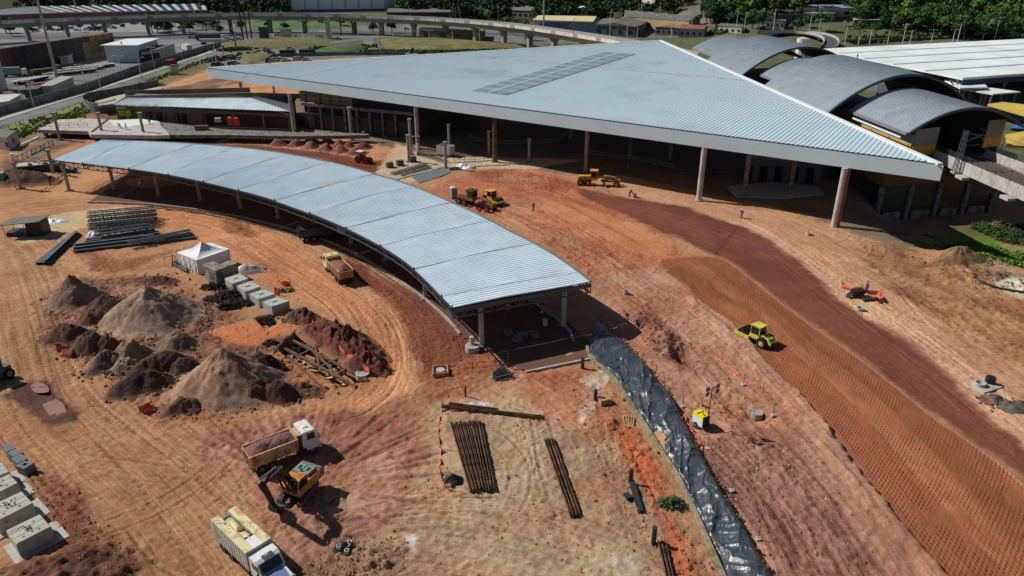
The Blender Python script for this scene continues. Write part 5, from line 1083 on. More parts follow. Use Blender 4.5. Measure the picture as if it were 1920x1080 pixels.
bm_ = plate_arm([(.5, 1.75), (1.3, 3.6), (2.1, 4.6), (3.2, 4.9), (4.5, 4.7)], [.5, .75, .85, .65, .45], -.32, .06, 'boom', ex)
ar_ = plate_arm([(4.75, 5.2), (4.45, 4.6), (3.9, 3.0), (3.45, 1.5)], [.35, .7, .5, .35], -.28, .02, 'arm', ex)
m_ = MB(); m_.cyl((1.35, -.55, 1.6), (2.2, -.5, 4.2), .12, None, 8); m_.cyl((1.35, .2, 1.6), (2.2, .2, 4.2), .12, None, 8); m_.build('boom_cylinder', 'steeld', bm_)
m_ = MB(); m_.cyl((2.3, -.13, 5.2), (4.6, -.13, 5.35), .11, None, 8); m_.build('arm_cylinder', 'steel', bm_); m_ = MB(); m_.cyl((4.5, -.13, 4.0), (3.8, -.13, 1.7), .1, None, 8); m_.build('bucket_cylinder', 'steel', ar_)
m_ = MB(); m_.prof([(4.05, 1.35), (4.25, .8), (4.0, .3), (3.4, .15), (2.9, .4), (2.95, .5), (3.45, .4), (3.85, .6), (3.8, 1.2)], -.7, .45)
m_.prof([(4.05, 1.3), (4.2, .8), (3.9, .3), (3.4, .2), (2.95, .45)], -.7, -.64); m_.prof([(4.05, 1.3), (4.2, .8), (3.9, .3), (3.4, .2), (2.95, .45)], .39, .45)
for k in range(5): m_.box(2.82, -.6 + k * .24, .36, .3, .1, .09)
m_.v = [(x - .5, y, z + .15) for x, y, z in m_.v]; m_.build('bucket', 'steeld', ex)
tx = bpy.data.curves.new('boom_lettering', 'FONT'); tx.body = 'HYUNDAI'; tx.size = .42; tx.extrude = .004; to_ = bpy.data.objects.new('boom_lettering', tx); to = link('boom_lettering', bpy.data.meshes.new_from_object(to_), bm_); to.location = (3.55, .085, 4.72); to.rotation_euler = (R(90), R(-3), R(180)); to.data.materials.append(M('trim')); bpy.data.objects.remove(to_)

# rollers
def roller(lab, loc, rz, paint, pad):
    t = thing('soil_roller', lab, 'roller', loc, rz); r = .78
    m_ = MB(); m_.cyl((1.75, -1.02, r), (1.75, 1.02, r), r, None, 24)
    if pad:
        for k in range(14):
            a = 2 * math.pi * k / 14
            for j in range(5):
                a2 = a + (.22 if j % 2 else 0); p = Vector((1.75 + r * math.cos(a2), -.82 + j * .41, r + r * math.sin(a2))); q = Vector((1.75 + (r + .12) * math.cos(a2), -.82 + j * .41, r + (r + .12) * math.sin(a2))); m_.beam(p, q, .17, .17)
    m_.build('drum', 'steeld' if not pad else 'blackm', t)
    m_ = MB()
    for s in (-1, 1): m_.box(1.55, s * 1.16, .55, 2.5, .14, .5)
    m_.box(2.82, 0, .6, .2, 2.3, .42); m_.box(.42, 0, .55, .25, 2.3, .5); m_.build('drum_frame', paint, t)
    m_ = MB(); m_.box(.0, 0, .6, .9, .7, .5); m_.build('joint', 'blackm', t)
    m_ = MB(); m_.prof([(-.35, .8), (.45, .8), (.55, 1.3), (.35, 1.5), (-1.15, 1.5), (-1.15, .95)], -.78, .78); cb0 = m_.build('cab_base', paint, t)
    m_ = MB()
    for x in (-1.1, .38):
        for y in (-.74, .74): m_.beam((x, y, 1.5), (x * .95, y * .95, 2.72), .1)
    m_.build('cab_frame', paint, t)
    for nm, q in (('windscreen', [(.41, -.7, 1.55), (.41, .7, 1.55), (.37, .66, 2.7), (.37, -.66, 2.7)]), ('rear_window', [(-1.12, -.7, 1.55), (-1.12, .7, 1.55), (-1.06, .66, 2.7), (-1.06, -.66, 2.7)]), ('side_window', [(-1.05, -.765, 1.55), (.35, -.765, 1.55), (.33, -.725, 2.7), (-1.0, -.725, 2.7)]), ('side_window', [(-1.05, .765, 1.55), (.35, .765, 1.55), (.33, .725, 2.7), (-1.0, .725, 2.7)])):
        m_ = MB(); m_.add(q, ((0, 1, 2, 3),)); m_.build(nm, 'glass', t)
    m_ = MB(); m_.box(-.36, 0, 2.72, 1.75, 1.72, .13, tx=.95, ty=.95); m_.build('cab_roof', paint, t)
    m_ = MB(); m_.prof([(-1.2, .9), (-3.05, .75), (-3.1, 1.05), (-2.5, 1.55), (-1.2, 1.75)], -.62, .62); hd = m_.build('hood', paint, t)
    m_ = MB(); m_.box(-3.09, 0, .78, .05, 1.0, .28); m_.build('grille', 'blackm', hd); m_ = MB()
    for k in range(4): m_.box(-2.72 - .0 * k, -.36 + k * .24, 1.39, .3, .14, .02, ry=-.65)
    m_.build('vents', 'blackm', hd); m_ = MB(); m_.cyl((-1.9, .35, 1.6), (-1.9, .35, 2.05), .09, None, 8); m_.build('exhaust', 'steeld', hd)
    m_ = MB(); m_.box(-3.0, 0, .5, .3, 1.3, .28); m_.build('bumper', 'blackm', t)
    for s in (-1, 1):
        m_ = MB(); m_.box(.5, s * .98, 1.9, .06, .2, .3); m_.beam((.4, s * .74, 2.1), (.5, s * .98, 2.1), .04); m_.build('mirror', 'blackm', t); wheel(t, -1.75, s * .92, .78, .56, paint, 14)
    return t
hr = R(124.5); g = G(1415, 640); rl = roller('lime yellow padfoot roller on the ribbed red lane', (g.x, g.y, .0), hr, 'lime', True); rl.scale = (.83, .83, .85)
hr2 = head((906, 374), (944, 388)); g = G(924, 381); rl = roller('yellow smooth drum roller behind the curved canopy', (g.x, g.y, hz(g.x, g.y)), hr2, 'yel', False); rl.scale = (.88, .88, .88)

def grader(lab, loc, rz, paint, cabm):
    t = thing('motor_grader', lab, 'grader', loc, rz)
    m_ = MB(); m_.prof([(-4.1, 1.0), (-1.7, 1.0), (-1.7, 2.0), (-3.9, 1.9), (-4.2, 1.5)], -.62, .62); eb = m_.build('engine_hood', paint, t); m_ = MB(); m_.box(-4.15, 0, 1.05, .06, 1.0, .6); m_.build('grille', 'blackm', eb)
    m_ = MB(); m_.cyl((-2.9, .3, 1.9), (-2.9, .3, 2.7), .08, None, 8); m_.build('exhaust', 'steeld', eb)
    m_ = MB(); m_.box(-1.0, 0, 1.1, 1.3, 1.3, .7); m_.build('cab_base', paint, t)
    m_ = MB()
    for x in (-1.6, -.35):
        for y in (-.68, .68): m_.beam((x, y, 1.8), (x, y, 3.05), .09)
    m_.build('cab_frame', cabm, t)
    for q in ([(-.36, -.64, 1.8), (-.36, .64, 1.8), (-.36, .64, 3.0), (-.36, -.64, 3.0)], [(-1.55, -.69, 1.8), (-.4, -.69, 1.8), (-.4, -.69, 3.0), (-1.55, -.69, 3.0)], [(-1.55, .69, 1.8), (-.4, .69, 1.8), (-.4, .69, 3.0), (-1.55, .69, 3.0)], [(-1.6, -.64, 1.8), (-1.6, .64, 1.8), (-1.6, .64, 3.0), (-1.6, -.64, 3.0)]):
        m_ = MB(); m_.add(q, ((0, 1, 2, 3),)); m_.build('cab_window', 'glass', t)
    m_ = MB(); m_.box(-.98, 0, 3.05, 1.7, 1.65, .14, tx=.94, ty=.94); m_.build('cab_roof', cabm, t)
    m_ = MB(); m_.beam((-.4, 0, 1.45), (1.2, 0, 2.0), .34, .36); m_.beam((1.2, 0, 2.0), (3.3, 0, 1.75), .34, .36); m_.beam((3.3, 0, 1.75), (4.0, 0, 1.1), .36, .5); m_.box(4.1, 0, .7, .5, .8, .7); m_.build('main_frame', paint, t)
    m_ = MB(); m_.cyl((1.2, 0, .95), (1.2, 0, 1.1), .75, None, 16); m_.beam((3.6, 0, .9), (1.2, .5, .95), .16); m_.beam((3.6, 0, .9), (1.2, -.5, .95), .16); m_.build('circle', 'steeld', t)
    rows = []
    for k in range(7): a = -.6 + 1.2 * k / 6; rows.append([(1.05 - .35 * math.cos(a) + .9, -1.7, .45 + .5 * math.sin(a)), (1.05 - .35 * math.cos(a) - .3, 1.7, .45 + .5 * math.sin(a))])
    m_ = MB(); m_.grid(rows); m_.grid([[(p[0] + .07, p[1], p[2]) for p in r_] for r_ in rows]); m_.build('blade', 'steel', t)
    m_ = MB(); m_.beam((1.5, .45, 2.2), (1.3, .7, 1.05), .12); m_.beam((1.5, -.45, 2.2), (1.3, -.7, 1.05), .12); m_.build('lift_cylinder', 'steel', t)
    m_ = MB(); m_.box(3.7, 0, .5, .25, 1.8, .25); m_.build('front_axle', 'blackm', t); m_ = MB()
    for s in (-1, 1): m_.box(-2.9, s * .95, .45, 1.7, .22, .4)
    m_.build('tandem', 'blackm', t)
    for x in (-3.65, -2.15): wheel(t, x, -1.05, .66, .42, paint, 12); wheel(t, x, 1.05, .66, .42, paint, 12)
    for s in (-1, 1): wheel(t, 3.7, s * 1.05, .62, .36, paint, 12)
    return t
g = G(1122, 347); grader('yellow motor grader parked at the shade edge of the terminal', (g.x, g.y, hz(g.x, g.y)), head((1090, 345), (1152, 348)), 'gyel', 'gyel')
hg = head((868, 384), (914, 397)); g = G(893, 388); grader('dark cabbed motor grader right behind the canopy edge', (g.x, g.y, hz(g.x, g.y)), hg, pm('grader_orange', (150, 104, 52), .6, 0, .15, 1.5, dirt=(90, 66, 44), damt=.35), pm('cab_green', (52, 60, 44), .6))

# farm tractor
g = G(680, 305); t = thing('tractor', 'small red tractor with white roof on the red strip', 'tractor', (g.x, g.y, hz(g.x, g.y)), head((668, 303), (694, 307)))
m_ = MB(); m_.prof([(.2, .8), (2.1, .75), (2.15, 1.2), (1.9, 1.4), (.2, 1.5)], -.38, .38); m_.box(-.4, 0, .7, 1.3, .9, .6); m_.build('body', 'red', t)
for s in (-1, 1):
    m_ = MB(); m_.prof([(-1.35, 1.3), (-.9, 1.75), (-.1, 1.75), (.25, 1.4), (.1, 1.35), (-.2, 1.6), (-.8, 1.6), (-1.2, 1.25)], s * .75 - .2, s * .75 + .2); m_.build('mudguard', 'red', t)
m_ = MB()
for x in (-1.0, .3):
    for y in (-.55, .55): m_.beam((x, y, 1.4), (x, y, 2.6), .07)
m_.build('roof_post', 'blackm', t); m_ = MB(); m_.box(-.35, 0, 2.6, 1.8, 1.5, .14, tx=.92, ty=.92); m_.build('roof', 'white', t)
m_ = MB(); m_.box(-.5, 0, 1.3, .5, .5, .15); m_.box(-.75, 0, 1.4, .12, .5, .5); m_.build('seat', 'blackm', t); m_ = MB(); m_.cyl((.9, .2, 1.4), (.9, .2, 2.2), .05, None, 6); m_.build('exhaust', 'steeld', t)
for s in (-1, 1): wheel(t, -.6, s * .82, .8, .45, 'red', 12); wheel(t, 1.7, s * .78, .62, .36, 'red', 10)
m_ = MB(); m_.box(2.4, 0, .5, .5, 1.0, .4); m_.build('front_weight', 'blackm', t)

# light tower
g = GG(1312, 800); t = thing('light_tower', 'yellow mobile light tower with raised mast beside the black sheet', 'light tower', g, R(118)); t.scale = (.68, .7, .95)
m_ = MB(); m_.box(0, 0, .45, 2.1, 1.25, .95); m_.build('lower_body', 'white', t); m_ = MB(); m_.box(0, 0, 1.4, 2.15, 1.3, .28, tx=.95, ty=.92); ho = m_.build('top_cover', 'ylt', t)
m_ = MB(); m_.box(.2, 0, 1.68, .12, 1.1, .05); m_.box(-.5, 0, 1.68, .5, .1, .12); m_.build('latch', 'blackm', ho)
m_ = MB(); m_.box(-1.1, 0, .5, .25, 1.1, 1.2); m_.box(-1.35, .0, .45, .5, .7, .3); m_.build('control_box', 'blackm', t)
m_ = MB(); m_.cyl((-1.3, -.1, .5), (-1.3, -.1, 5.2), .09, .06, 8); ms = m_.build('mast', 'blackm', t); m_ = MB(); m_.beam((-1.3, -1.0, 5.15), (-1.3, .9, 5.15), .08); m_.build('crossbar', 'steeld', ms)
for y, z in ((-.95, 5.35), (-.95, 4.75), (.85, 5.35), (.85, 4.75)):
    m_ = MB(); m_.box(-1.42, y, z - .2, .16, .55, .45, ry=-.25); m_.build('floodlight', pm('lamp_grey', (86, 92, 94), .4, .3, .1, 2), ms)
m_ = MB(); m_.beam((1.1, 0, .4), (2.0, 0, .45), .1); m_.build('drawbar', 'blackm', t); m_ = MB()
for a in ((-1.3, -1.1), (-1.3, 1.1), (.8, -1.2), (.8, 1.2)): m_.beam((a[0], a[1] * .5, .5), (a[0], a[1], .05), .07)
m_.build('outrigger', 'blackm', t); wheel(t, .15, -.72, .34, .2); wheel(t, .15, .72, .34, .2)

# part of a machine at the left edge
g = G(2, 716); t = thing('backhoe_loader', 'dark machine cut by the left picture edge', 'machine', (g.x - .6, g.y, 0), R(70)); m_ = MB(); m_.box(0, 0, .6, 3.2, 1.5, .9); m_.box(.2, 0, 1.5, 1.3, 1.3, 1.1); m_.build('body', 'greyd', t); m_ = MB(); m_.box(.2, 0, 2.6, 1.5, 1.5, .1); m_.build('cab_roof', 'greyg', t); m_ = MB(); m_.box(-2.0, 0, .4, .8, 1.6, .7, tx=.8); m_.build('bucket', 'gyel', t)
for x in (-1, 1.1):
    for s in (-1, 1): wheel(t, x, s * .85, .6, .4)

# ------------------------------------------------------------------ people
def skin_body(name, chains, mat, parent=None, sub=1):
    vs, es, rs = [], [], []; idx = {}
    for ch in chains:
        prev = None
        for (p, r) in ch:
            k = tuple(round(c, 3) for c in p)
            if k not in idx: idx[k] = len(vs); vs.append(p); rs.append(r)
            if prev is not None and prev != idx[k]: es.append((prev, idx[k]))
            prev = idx[k]
    me = bpy.data.meshes.new(name); me.from_pydata(vs, es, []); o = link(name, me, parent); md = o.modifiers.new('skin', 'SKIN'); md.use_smooth_shade = True
    for i, sv in enumerate(me.skin_vertices[0].data if me.skin_vertices else []): pass
    if not me.skin_vertices:
        bmx = bmesh.new(); bmx.from_mesh(me); bmx.verts.layers.skin.verify(); bmx.to_mesh(me); bmx.free()
    for i, sv in enumerate(me.skin_vertices[0].data): sv.radius = (rs[i], rs[i]); sv.use_root = (i == 0)
    s = o.modifiers.new('sub', 'SUBSURF'); s.levels = sub; s.render_levels = sub; me.materials.append(M(mat) if isinstance(mat, str) else mat); return o
POSES = {'stand': dict(h=0, lf=(.0, .0), rf=(.0, .0), la=(.05, .27, .85), ra=(.05, -.27, .85)), 'walk': dict(h=0, lf=(.28, 0), rf=(-.28, 0), la=(-.15, .36, 1.0), ra=(.2, -.36, 1.0)), 'bend': dict(h=1, lf=(.1, 0), rf=(-.15, 0), la=(.55, .2, .55), ra=(.6, -.15, .55))}
def person(lab, loc, rz, pose, shirt, trous, hat):
    P = POSES[pose]; t = thing('person', lab, 'person', loc, rz); b = P['h']; hip = (0, 0, .92); ch = (.38, 0, 1.18) if b else (.02, 0, 1.32); nk = (.58, 0, 1.25) if b else (.02, 0, 1.50); hd = (.74, 0, 1.28) if b else (.05, 0, 1.66)
    def leg(s, f): return [(hip, .13), ((.02, s * .10, .86), .10), (((f[0] * .5) + .06, s * .11, .48), .07), ((f[0], s * .11, .09), .05), ((f[0] + .16, s * .12, .05), .045)]
    def arm(s, h): a = (ch[0] + .02, s * .20, ch[2] + .1); e = ((a[0] + h[0]) / 2 - .03, (a[1] + h[1]) / 2 + s * .05, (a[2] + h[2]) / 2); return [(ch, .15), (a, .065), (e, .05), (h, .04), ((h[0] + .06, h[1], h[2] - .08), .03)]
    tor = [(hip, .13), ((hip[0] + (ch[0] - hip[0]) * .5, 0, (hip[2] + ch[2]) / 2), .13), (ch, .15), (nk, .06), (hd, .10)]
    body = skin_body('body', [tor, leg(1, P['lf']), leg(-1, P['rf']), arm(1, P['la']), arm(-1, P['ra'])], 'skin', t)
    g_ = lambda chn, k, d: [(p, r + d) for p, r in chn[:k]]
    skin_body('trousers', [g_(leg(1, P['lf']), 4, .018), g_(leg(-1, P['rf']), 4, .018)], trous, t); skin_body('shirt', [g_(tor, 3, .02), g_(arm(1, P['la']), 4, .016), g_(arm(-1, P['ra']), 4, .016)], shirt, t)
    m_ = MB(); m_.lathe([(.135, hd[2] + .02), (.13, hd[2] + .08), (.09, hd[2] + .13), (.001, hd[2] + .15)], hd[0], 0, 10); m_.cyl((hd[0] + .03, 0, hd[2] + .01), (hd[0] + .03, 0, hd[2] + .03), .15, None, 10); m_.build('helmet', hat, t, smooth=True)
    for s in (-1, 1):
        f = P['lf'] if s > 0 else P['rf']; m_ = MB(); m_.box(f[0] + .07, s * .115, 0, .3, .11, .1, tx=.8, ty=.8); m_.build('boot', 'blackm', t)
    return t
HW, HB, HY = 'trim', 'blue', 'ylt'
def pz(px, py, z=None): g = GG(px, py) if z is None else G(px, py, z); return g
person('worker in khaki shirt standing alone on the orange plateau', pz(1000, 395), R(240), 'stand', 'khaki', 'jean', HW)
person('worker in dark clothes walking beside the smooth brown lane', pz(1390, 409), R(200), 'walk', 'navy', 'jean', HW)
person('bending worker in blue pushing a small compactor on the lane', pz(1180, 368), R(-20), 'bend', 'navy', 'navy', HW)
person('worker standing in the shade right of the yellow grader', pz(1177, 324), R(250), 'stand', 'khaki', 'navy', HY)
person('worker in navy standing by the survey gear inside orange mesh', pz(1624, 549), R(180), 'stand', 'navy', 'navy', HB)
person('worker in a red shirt and jeans under the open canopy end', pz(953, 594, .1), R(250), 'stand', 'vest', 'jean', HW)
person('worker in dark clothes deeper under the open canopy end', pz(1016, 607, .1), R(200), 'stand', 'navy', 'navy', HW)
person('dark worker on the wet part of the platform deck', pz(226, 240, 2.2), R(250), 'bend', 'navy', 'jean', HW)
person('worker in blue at the back of the platform deck by the wall', pz(281, 233, 2.2), R(300), 'stand', 'jean', 'navy', HB)
person('second worker bending on the platform deck, right of the one in blue', pz(306, 240, 2.2), R(250), 'bend', 'navy', 'navy', HW)
person('worker with white helmet on the platform deck near the joint board', pz(237, 243, 2.2), R(20), 'stand', 'navy', 'jean', HW)
p_ = person('tiny worker standing on the pale flat bus station roof', G(1607, 110, 10.5), R(200), 'stand', 'navy', 'jean', HW)
# ------------------------------------------------------------------ heaps
def heap_mat(name, c1, c2): 
    m = soil_mat(name, grain=.3, bump=.09, peb=.35, gs=4.); return m
HM = heap_mat('heap_soil', 0, 0)
HEAPS = []
def heap(lab, px, py, rx, ry, apex=None, h=None, rot=0., c=(124, 104, 90), c2=None, seed=1, sharp=1.0, lump=.35, nr=44, na=110, group=None, name='soil_heap', skew=(0, 0)):
    g = GG(px, py); h = h or ztop(px, py, apex) - g.z; cc = A3(c); c2_ = A3(c2 or tuple(x * .86 for x in c)); r = np.linspace(0, 1.18, nr)[:, None]; a = np.linspace(0, 2 * np.pi, na + 1)[None, :]
    ca, sa = np.cos(a), np.sin(a); edge = 1 + .22 * (vn(ca * 1.8 + seed * 3.3, sa * 1.8 + seed, seed) - .5) * 2 * .7
    R_ = r * edge; lx, ly = R_ * ca * rx, R_ * sa * ry; prof = np.clip(1 - r, 0, 1) ** (1.0 / sharp)
    zz = h * 1.04 * (np.sqrt(np.clip(1 - r, 0, 1) ** 2 + .012) - .11) if sharp >= 1 else h * (1 - sst(0, 1, r)) ** sharp
    gul = (vn(a * 4 + seed, r * 1.2, seed + 3) - .5) * np.clip(r * 2.5 - .3, 0, 1)
    n1 = fbm(lx * .9 + seed * 7, ly * .9, 4, seed) - .5; n2 = fbm(lx * 2.6 + seed, ly * 2.6, 4, seed + 9) - .5; n3 = np.maximum(0, vn(lx * 4.2, ly * 4.2, seed + 11) - .62)
    zz = zz + (lump * n1 * 1.9 + lump * 1.15 * n2 + lump * 1.1 * n3 + .30 * gul * h * .3) * np.clip(1.15 - r, 0, 1) ** .5 * np.clip(r * 5 + .35, 0, 1) - .35 * np.clip(r - 1.0, 0, 1) / .18
    sk = np.clip(1 - r, 0, 1); lx = lx + skew[0] * sk; ly = ly + skew[1] * sk
    c_, s_ = math.cos(rot), math.sin(rot); X_, Y_ = lx * c_ - ly * s_, lx * s_ + ly * c_
    w = sst(.3, .7, fbm(lx * .7 + 5, ly * .7 + seed, 4, seed + 20))[..., None]; C = (cc * (1 - w) + c2_ * w) * (1 + .9 * n2[..., None])
    bl = sst(.86, 1.12, r + .15 * n1)[..., None] * .7; C = C * (1 - bl) + A3((160, 112, 80)) * bl
    HEAPS.append((g, rx, ry, rot)); o = grid_mesh(name, X_, Y_, zz, np.clip(C, .005, .9), HM, None); o.location = g; tag(o, lab, 'soil heap', group); return o
GH = 'soil and gravel heaps in the storage area'
heap('big grey brown gravel heap, the largest, with pointed top', 286, 596, 6.6, 5.6, 529, rot=.2, c=(164, 136, 114), c2=(138, 110, 92), seed=3, group=GH)
heap('grey brown gravel heap behind the largest one at upper left', 142, 562, 4.4, 3.6, 511, c=(150, 120, 98), c2=(126, 98, 80), seed=5, group=GH)
heap('pointed brown gravel heap, nearest of the large ones to the trucks', 428, 722, 6.4, 5.2, 644, rot=-.1, c=(166, 130, 102), c2=(138, 106, 84), seed=9, group=GH)
D1, D2, G1 = (104, 72, 56), (84, 58, 48), (148, 120, 96)
for i, (lab, px, py, rx, ry, h, rot, c, c2) in enumerate((
    ('dark low heap right of the back left gravel heap', 205, 575, 3.2, 2.0, 1.6, .3, (100, 68, 54), D1),
    ('dark brown heap at the left end of the heaps, above the orange net', 128, 632, 3.4, 2.0, 1.9, .1, D1, D2),
    ('dark brown heap beside the left end heap, under the largest gravel heap', 172, 652, 3.0, 2.2, 2.2, .4, (98, 74, 62), D1),
    ('small dark brown heap squeezed under the left foot of the largest heap', 205, 655, 2.3, 2.0, 1.7, .5, (96, 70, 58), D2),
    ('brown mound between the two rear gravel heaps', 178, 602, 2.6, 2.0, 1.7, .2, (116, 84, 66), D1),
    ('grey gravel heap at the lower left, first of the grey row', 205, 685, 3.2, 2.3, 1.8, .5, G1, (104, 86, 76)),
    ('grey gravel heap second in the grey row', 246, 668, 2.6, 2.2, 1.9, .5, G1, (110, 92, 80)),
    ('light grey gravel heap third in the grey row, pale on top', 240, 690, 2.3, 1.8, 1.3, .3, (140, 118, 94), G1),
    ('grey gravel heap fourth in the grey row, at the right foot of the largest heap', 332, 648, 3.0, 2.3, 1.8, .2, G1, (104, 88, 78)),
    ('long dark heap in the middle between the two pointed heaps', 300, 690, 4.4, 2.2, 2.1, .45, (96, 62, 50), D2),
    ('dark charcoal heap with rubble beside the nearest pointed heap', 268, 722, 3.8, 2.4, 2.0, .4, (84, 62, 54), (60, 48, 46)),
    ('dark grey lump heap left of the long dark heap', 345, 692, 2.2, 1.6, 1.4, .2, (96, 84, 80), D2),
    ('blackish heap behind the nearest pointed heap', 490, 694, 3.6, 2.6, 2.2, -.2, D2, (54, 44, 42)),
    ('dark brown heap at the right foot of the nearest pointed heap', 478, 742, 2.8, 1.8, 2.1, .1, (88, 58, 46), D2),
    ('dark heap at the right end, beside the tyre streaks', 522, 742, 2.8, 1.7, 1.9, -.1, (82, 56, 46), D2),
    ('flat reddish spoil heap right of the dark heaps', 560, 732, 3.4, 1.6, .8, -.2, (120, 76, 54), D1),
    ('small dark heap with net beside it at the lower left', 345, 765, 2.4, 1.4, 1.1, .3, (104, 82, 70), D1),
    ('low dark mound behind the nearest pointed heap, near the chambers', 298, 528, 3.0, 1.4, .7, 0, (84, 54, 42), D2))):
    heap(lab, px, py, rx, ry, None, h, rot, c, c2, 20 + i, .8, .42, 26, 64, GH)
heap('long red brown spoil heap along the trench and the haul road', 640, 640, 7.2, 2.6, None, 1.7, -.72, (112, 66, 50), (92, 54, 44), 51, .6, .95, 44, 120, GH)
heap('red brown spoil lump with gravel at the upper end of the trench', 570, 598, 3.0, 1.8, None, 1.2, -.3, (110, 70, 54), (96, 70, 58), 52, .6, .8, 30, 70, GH)
heap('low spoil heap at the right end of the trench by the road bend', 690, 685, 3.0, 2.0, None, 1.5, -.6, (110, 64, 50), (88, 52, 42), 53, .6, .8, 30, 70, GH)
GR = 'small red earth heaps tipped in two rows behind the canopy'
ORD = ['first', 'second', 'third', 'fourth', 'fifth', 'sixth', 'seventh']
for i, (px, py, r) in enumerate(((522, 271, 2.6), (557, 272, 2.4), (583, 276, 2.5), (612, 280, 2.4), (639, 283, 2.5), (668, 287, 2.7))):
    heap('small red earth heap, %s from the left in the front row' % ORD[i], px, py, r, r * .85, None, 1.45, i * .7, (142, 92, 76), (122, 76, 62), 60 + i, .75, .2, 12, 28, GR, 'earth_heap')
for i, (px, py, r) in enumerate(((584, 266, 2.2), (613, 268, 2.4), (637, 272, 2.3), (655, 275, 1.7), (681, 277, 2.6))):
    heap('small red earth heap, %s from the left in the back row' % ORD[i], px, py, r, r * .85, None, 1.4, i * .9, (140, 88, 74), (120, 74, 62), 70 + i, .75, .2, 12, 28, GR, 'earth_heap')
heap('loose dark earth heap round the leftmost concrete column', 48, 338, 6.5, 3.4, None, 2.2, .1, (104, 74, 58), (84, 58, 48), 81, .6, .5, 22, 48)
heap('dark earth heap below the platform corner at the far left', 20, 330, 5, 3, None, 1.4, .1, (112, 80, 62), (90, 64, 52), 82, .6, .5, 18, 40)
heap('tan rubble mound at the edge of the shade on the right', 1795, 487, 4.8, 2.2, None, 2.0, .1, (160, 122, 84), (128, 100, 74), 83, .6, .5, 20, 48)

# ------------------------------------------------------------------ black sheet on its bank
TLf = [(1104, 648), (1112, 672), (1150, 702), (1180, 746), (1211, 792), (1240, 838), (1268, 880), (1295, 930), (1320, 985), (1345, 1040), (1378, 1115), (1400, 1165)]
TRt = [(1123, 604), (1168, 640), (1216, 690), (1256, 742), (1282, 792), (1312, 850), (1347, 912), (1383, 972), (1422, 1040), (1448, 1082), (1480, 1130), (1505, 1170)]
lf = resample(cat([(p.x, p.y) for p in GP(TLf, .25)], 8), .09); n = len(lf); rt_ = cat([(p.x, p.y) for p in GP(TRt, .45)], 8); tot = sum((b - a).length for a, b in zip(rt_, rt_[1:])); rt = resample(rt_, tot / (n - 1.001)); rt = (rt + [rt[-1]] * n)[:n]
m2 = 60; A_ = np.array([(p.x, p.y) for p in lf]); B_ = np.array([(p.x, p.y) for p in rt]); tt = np.linspace(0, 1, m2)[None, :]; U = np.arange(n)[:, None] * .09 + 0 * tt; wd = np.hypot(*(B_ - A_).T)[:, None]; V = wd * tt
lft = np.clip(.45 * (vn(U * .5, U * 0, 41) - .45), -.1, .5) + .75 * np.exp(-((U - 19.3) / 1.0) ** 2) + .3 * np.exp(-((U - 22.5) / .8) ** 2); inset = lft / np.maximum(wd, .5)
t2 = inset + (1 - inset) * tt; Xs = A_[:, 0:1] * (1 - t2) + B_[:, 0:1] * t2; Ys = A_[:, 1:2] * (1 - t2) + B_[:, 1:2] * t2
q1 = U * .5 + V * .9; q2 = U * .9 - V * .5; warp = 1.2 * fbm(U * .7, V * .7, 3, 42)
rid = (1 - np.abs(2 * vn(q1 * .8 + warp, q2 * .25, 43) - 1)) ** 3 * .24 + (1 - np.abs(2 * vn(q2 * 1.5, q1 * .5 + warp, 44) - 1)) ** 3 * .15 + (1 - np.abs(2 * vn(q1 * 2.6, q2 * 1.8 + warp, 45) - 1)) ** 2 * .045
Zs = .18 + .55 * sst(0, .75, tt) - .25 * sst(.8, 1, tt) + .18 * (fbm(U * .35, V * .6, 3, 46) - .5) * 1.8 + rid * sst(0, .08, tt) * sst(0, .06, 1 - tt)
BS = bpy.data.materials.new('black_plastic_sheet'); BS.use_nodes = True; b_ = BS.node_tree.nodes['Principled BSDF']; b_.inputs['Base Color'].default_value = (.07, .095, .12, 1); b_.inputs['Roughness'].default_value = .35; b_.inputs['Specular IOR Level'].default_value = .7
nz = BS.node_tree.nodes.new('ShaderNodeTexNoise'); nz.inputs['Scale'].default_value = 2.2; nz.inputs['Detail'].default_value = 7; nz.inputs['Distortion'].default_value = 1.6; tc = BS.node_tree.nodes.new('ShaderNodeTexCoord'); bp = BS.node_tree.nodes.new('ShaderNodeBump'); bp.inputs['Distance'].default_value = .05
BS.node_tree.links.new(tc.outputs['Object'], nz.inputs['Vector']); BS.node_tree.links.new(nz.outputs[0], bp.inputs['Height']); BS.node_tree.links.new(bp.outputs[0], b_.inputs['Normal'])
mrd = BS.node_tree.nodes.new('ShaderNodeMapRange'); mrd.inputs[1].default_value = .5; mrd.inputs[2].default_value = .8; mrd.inputs[3].default_value = 0; mrd.inputs[4].default_value = .35; n5 = BS.node_tree.nodes.new('ShaderNodeTexNoise'); n5.inputs['Scale'].default_value = .5; n5.inputs['Detail'].default_value = 6; BS.node_tree.links.new(tc.outputs['Object'], n5.inputs['Vector']); BS.node_tree.links.new(n5.outputs[0], mrd.inputs[0])
mxd = BS.node_tree.nodes.new('ShaderNodeMix'); mxd.data_type = 'RGBA'; mxd.inputs[6].default_value = (.036, .050, .066, 1); mxd.inputs[7].default_value = (.16, .13, .11, 1); BS.node_tree.links.new(mrd.outputs[0], mxd.inputs[0]); BS.node_tree.links.new(mxd.outputs[2], b_.inputs['Base Color'])
tp = grid_mesh('plastic_sheet', Xs, Ys, Zs, None, BS, None); tag(tp, 'long crumpled black plastic sheet laid down the bank', 'plastic sheet')
t = thing('retaining_kerb', 'narrow mossy concrete wall along the left edge of the black sheet', 'wall'); C = resample([Vector((*p.xy, 0)) for p in lf], 2.0); KM = pm('mossy_concrete', (150, 136, 110), .9, 0, .2, 1.5, .01, 20, (92, 92, 66), .4, 1.2)
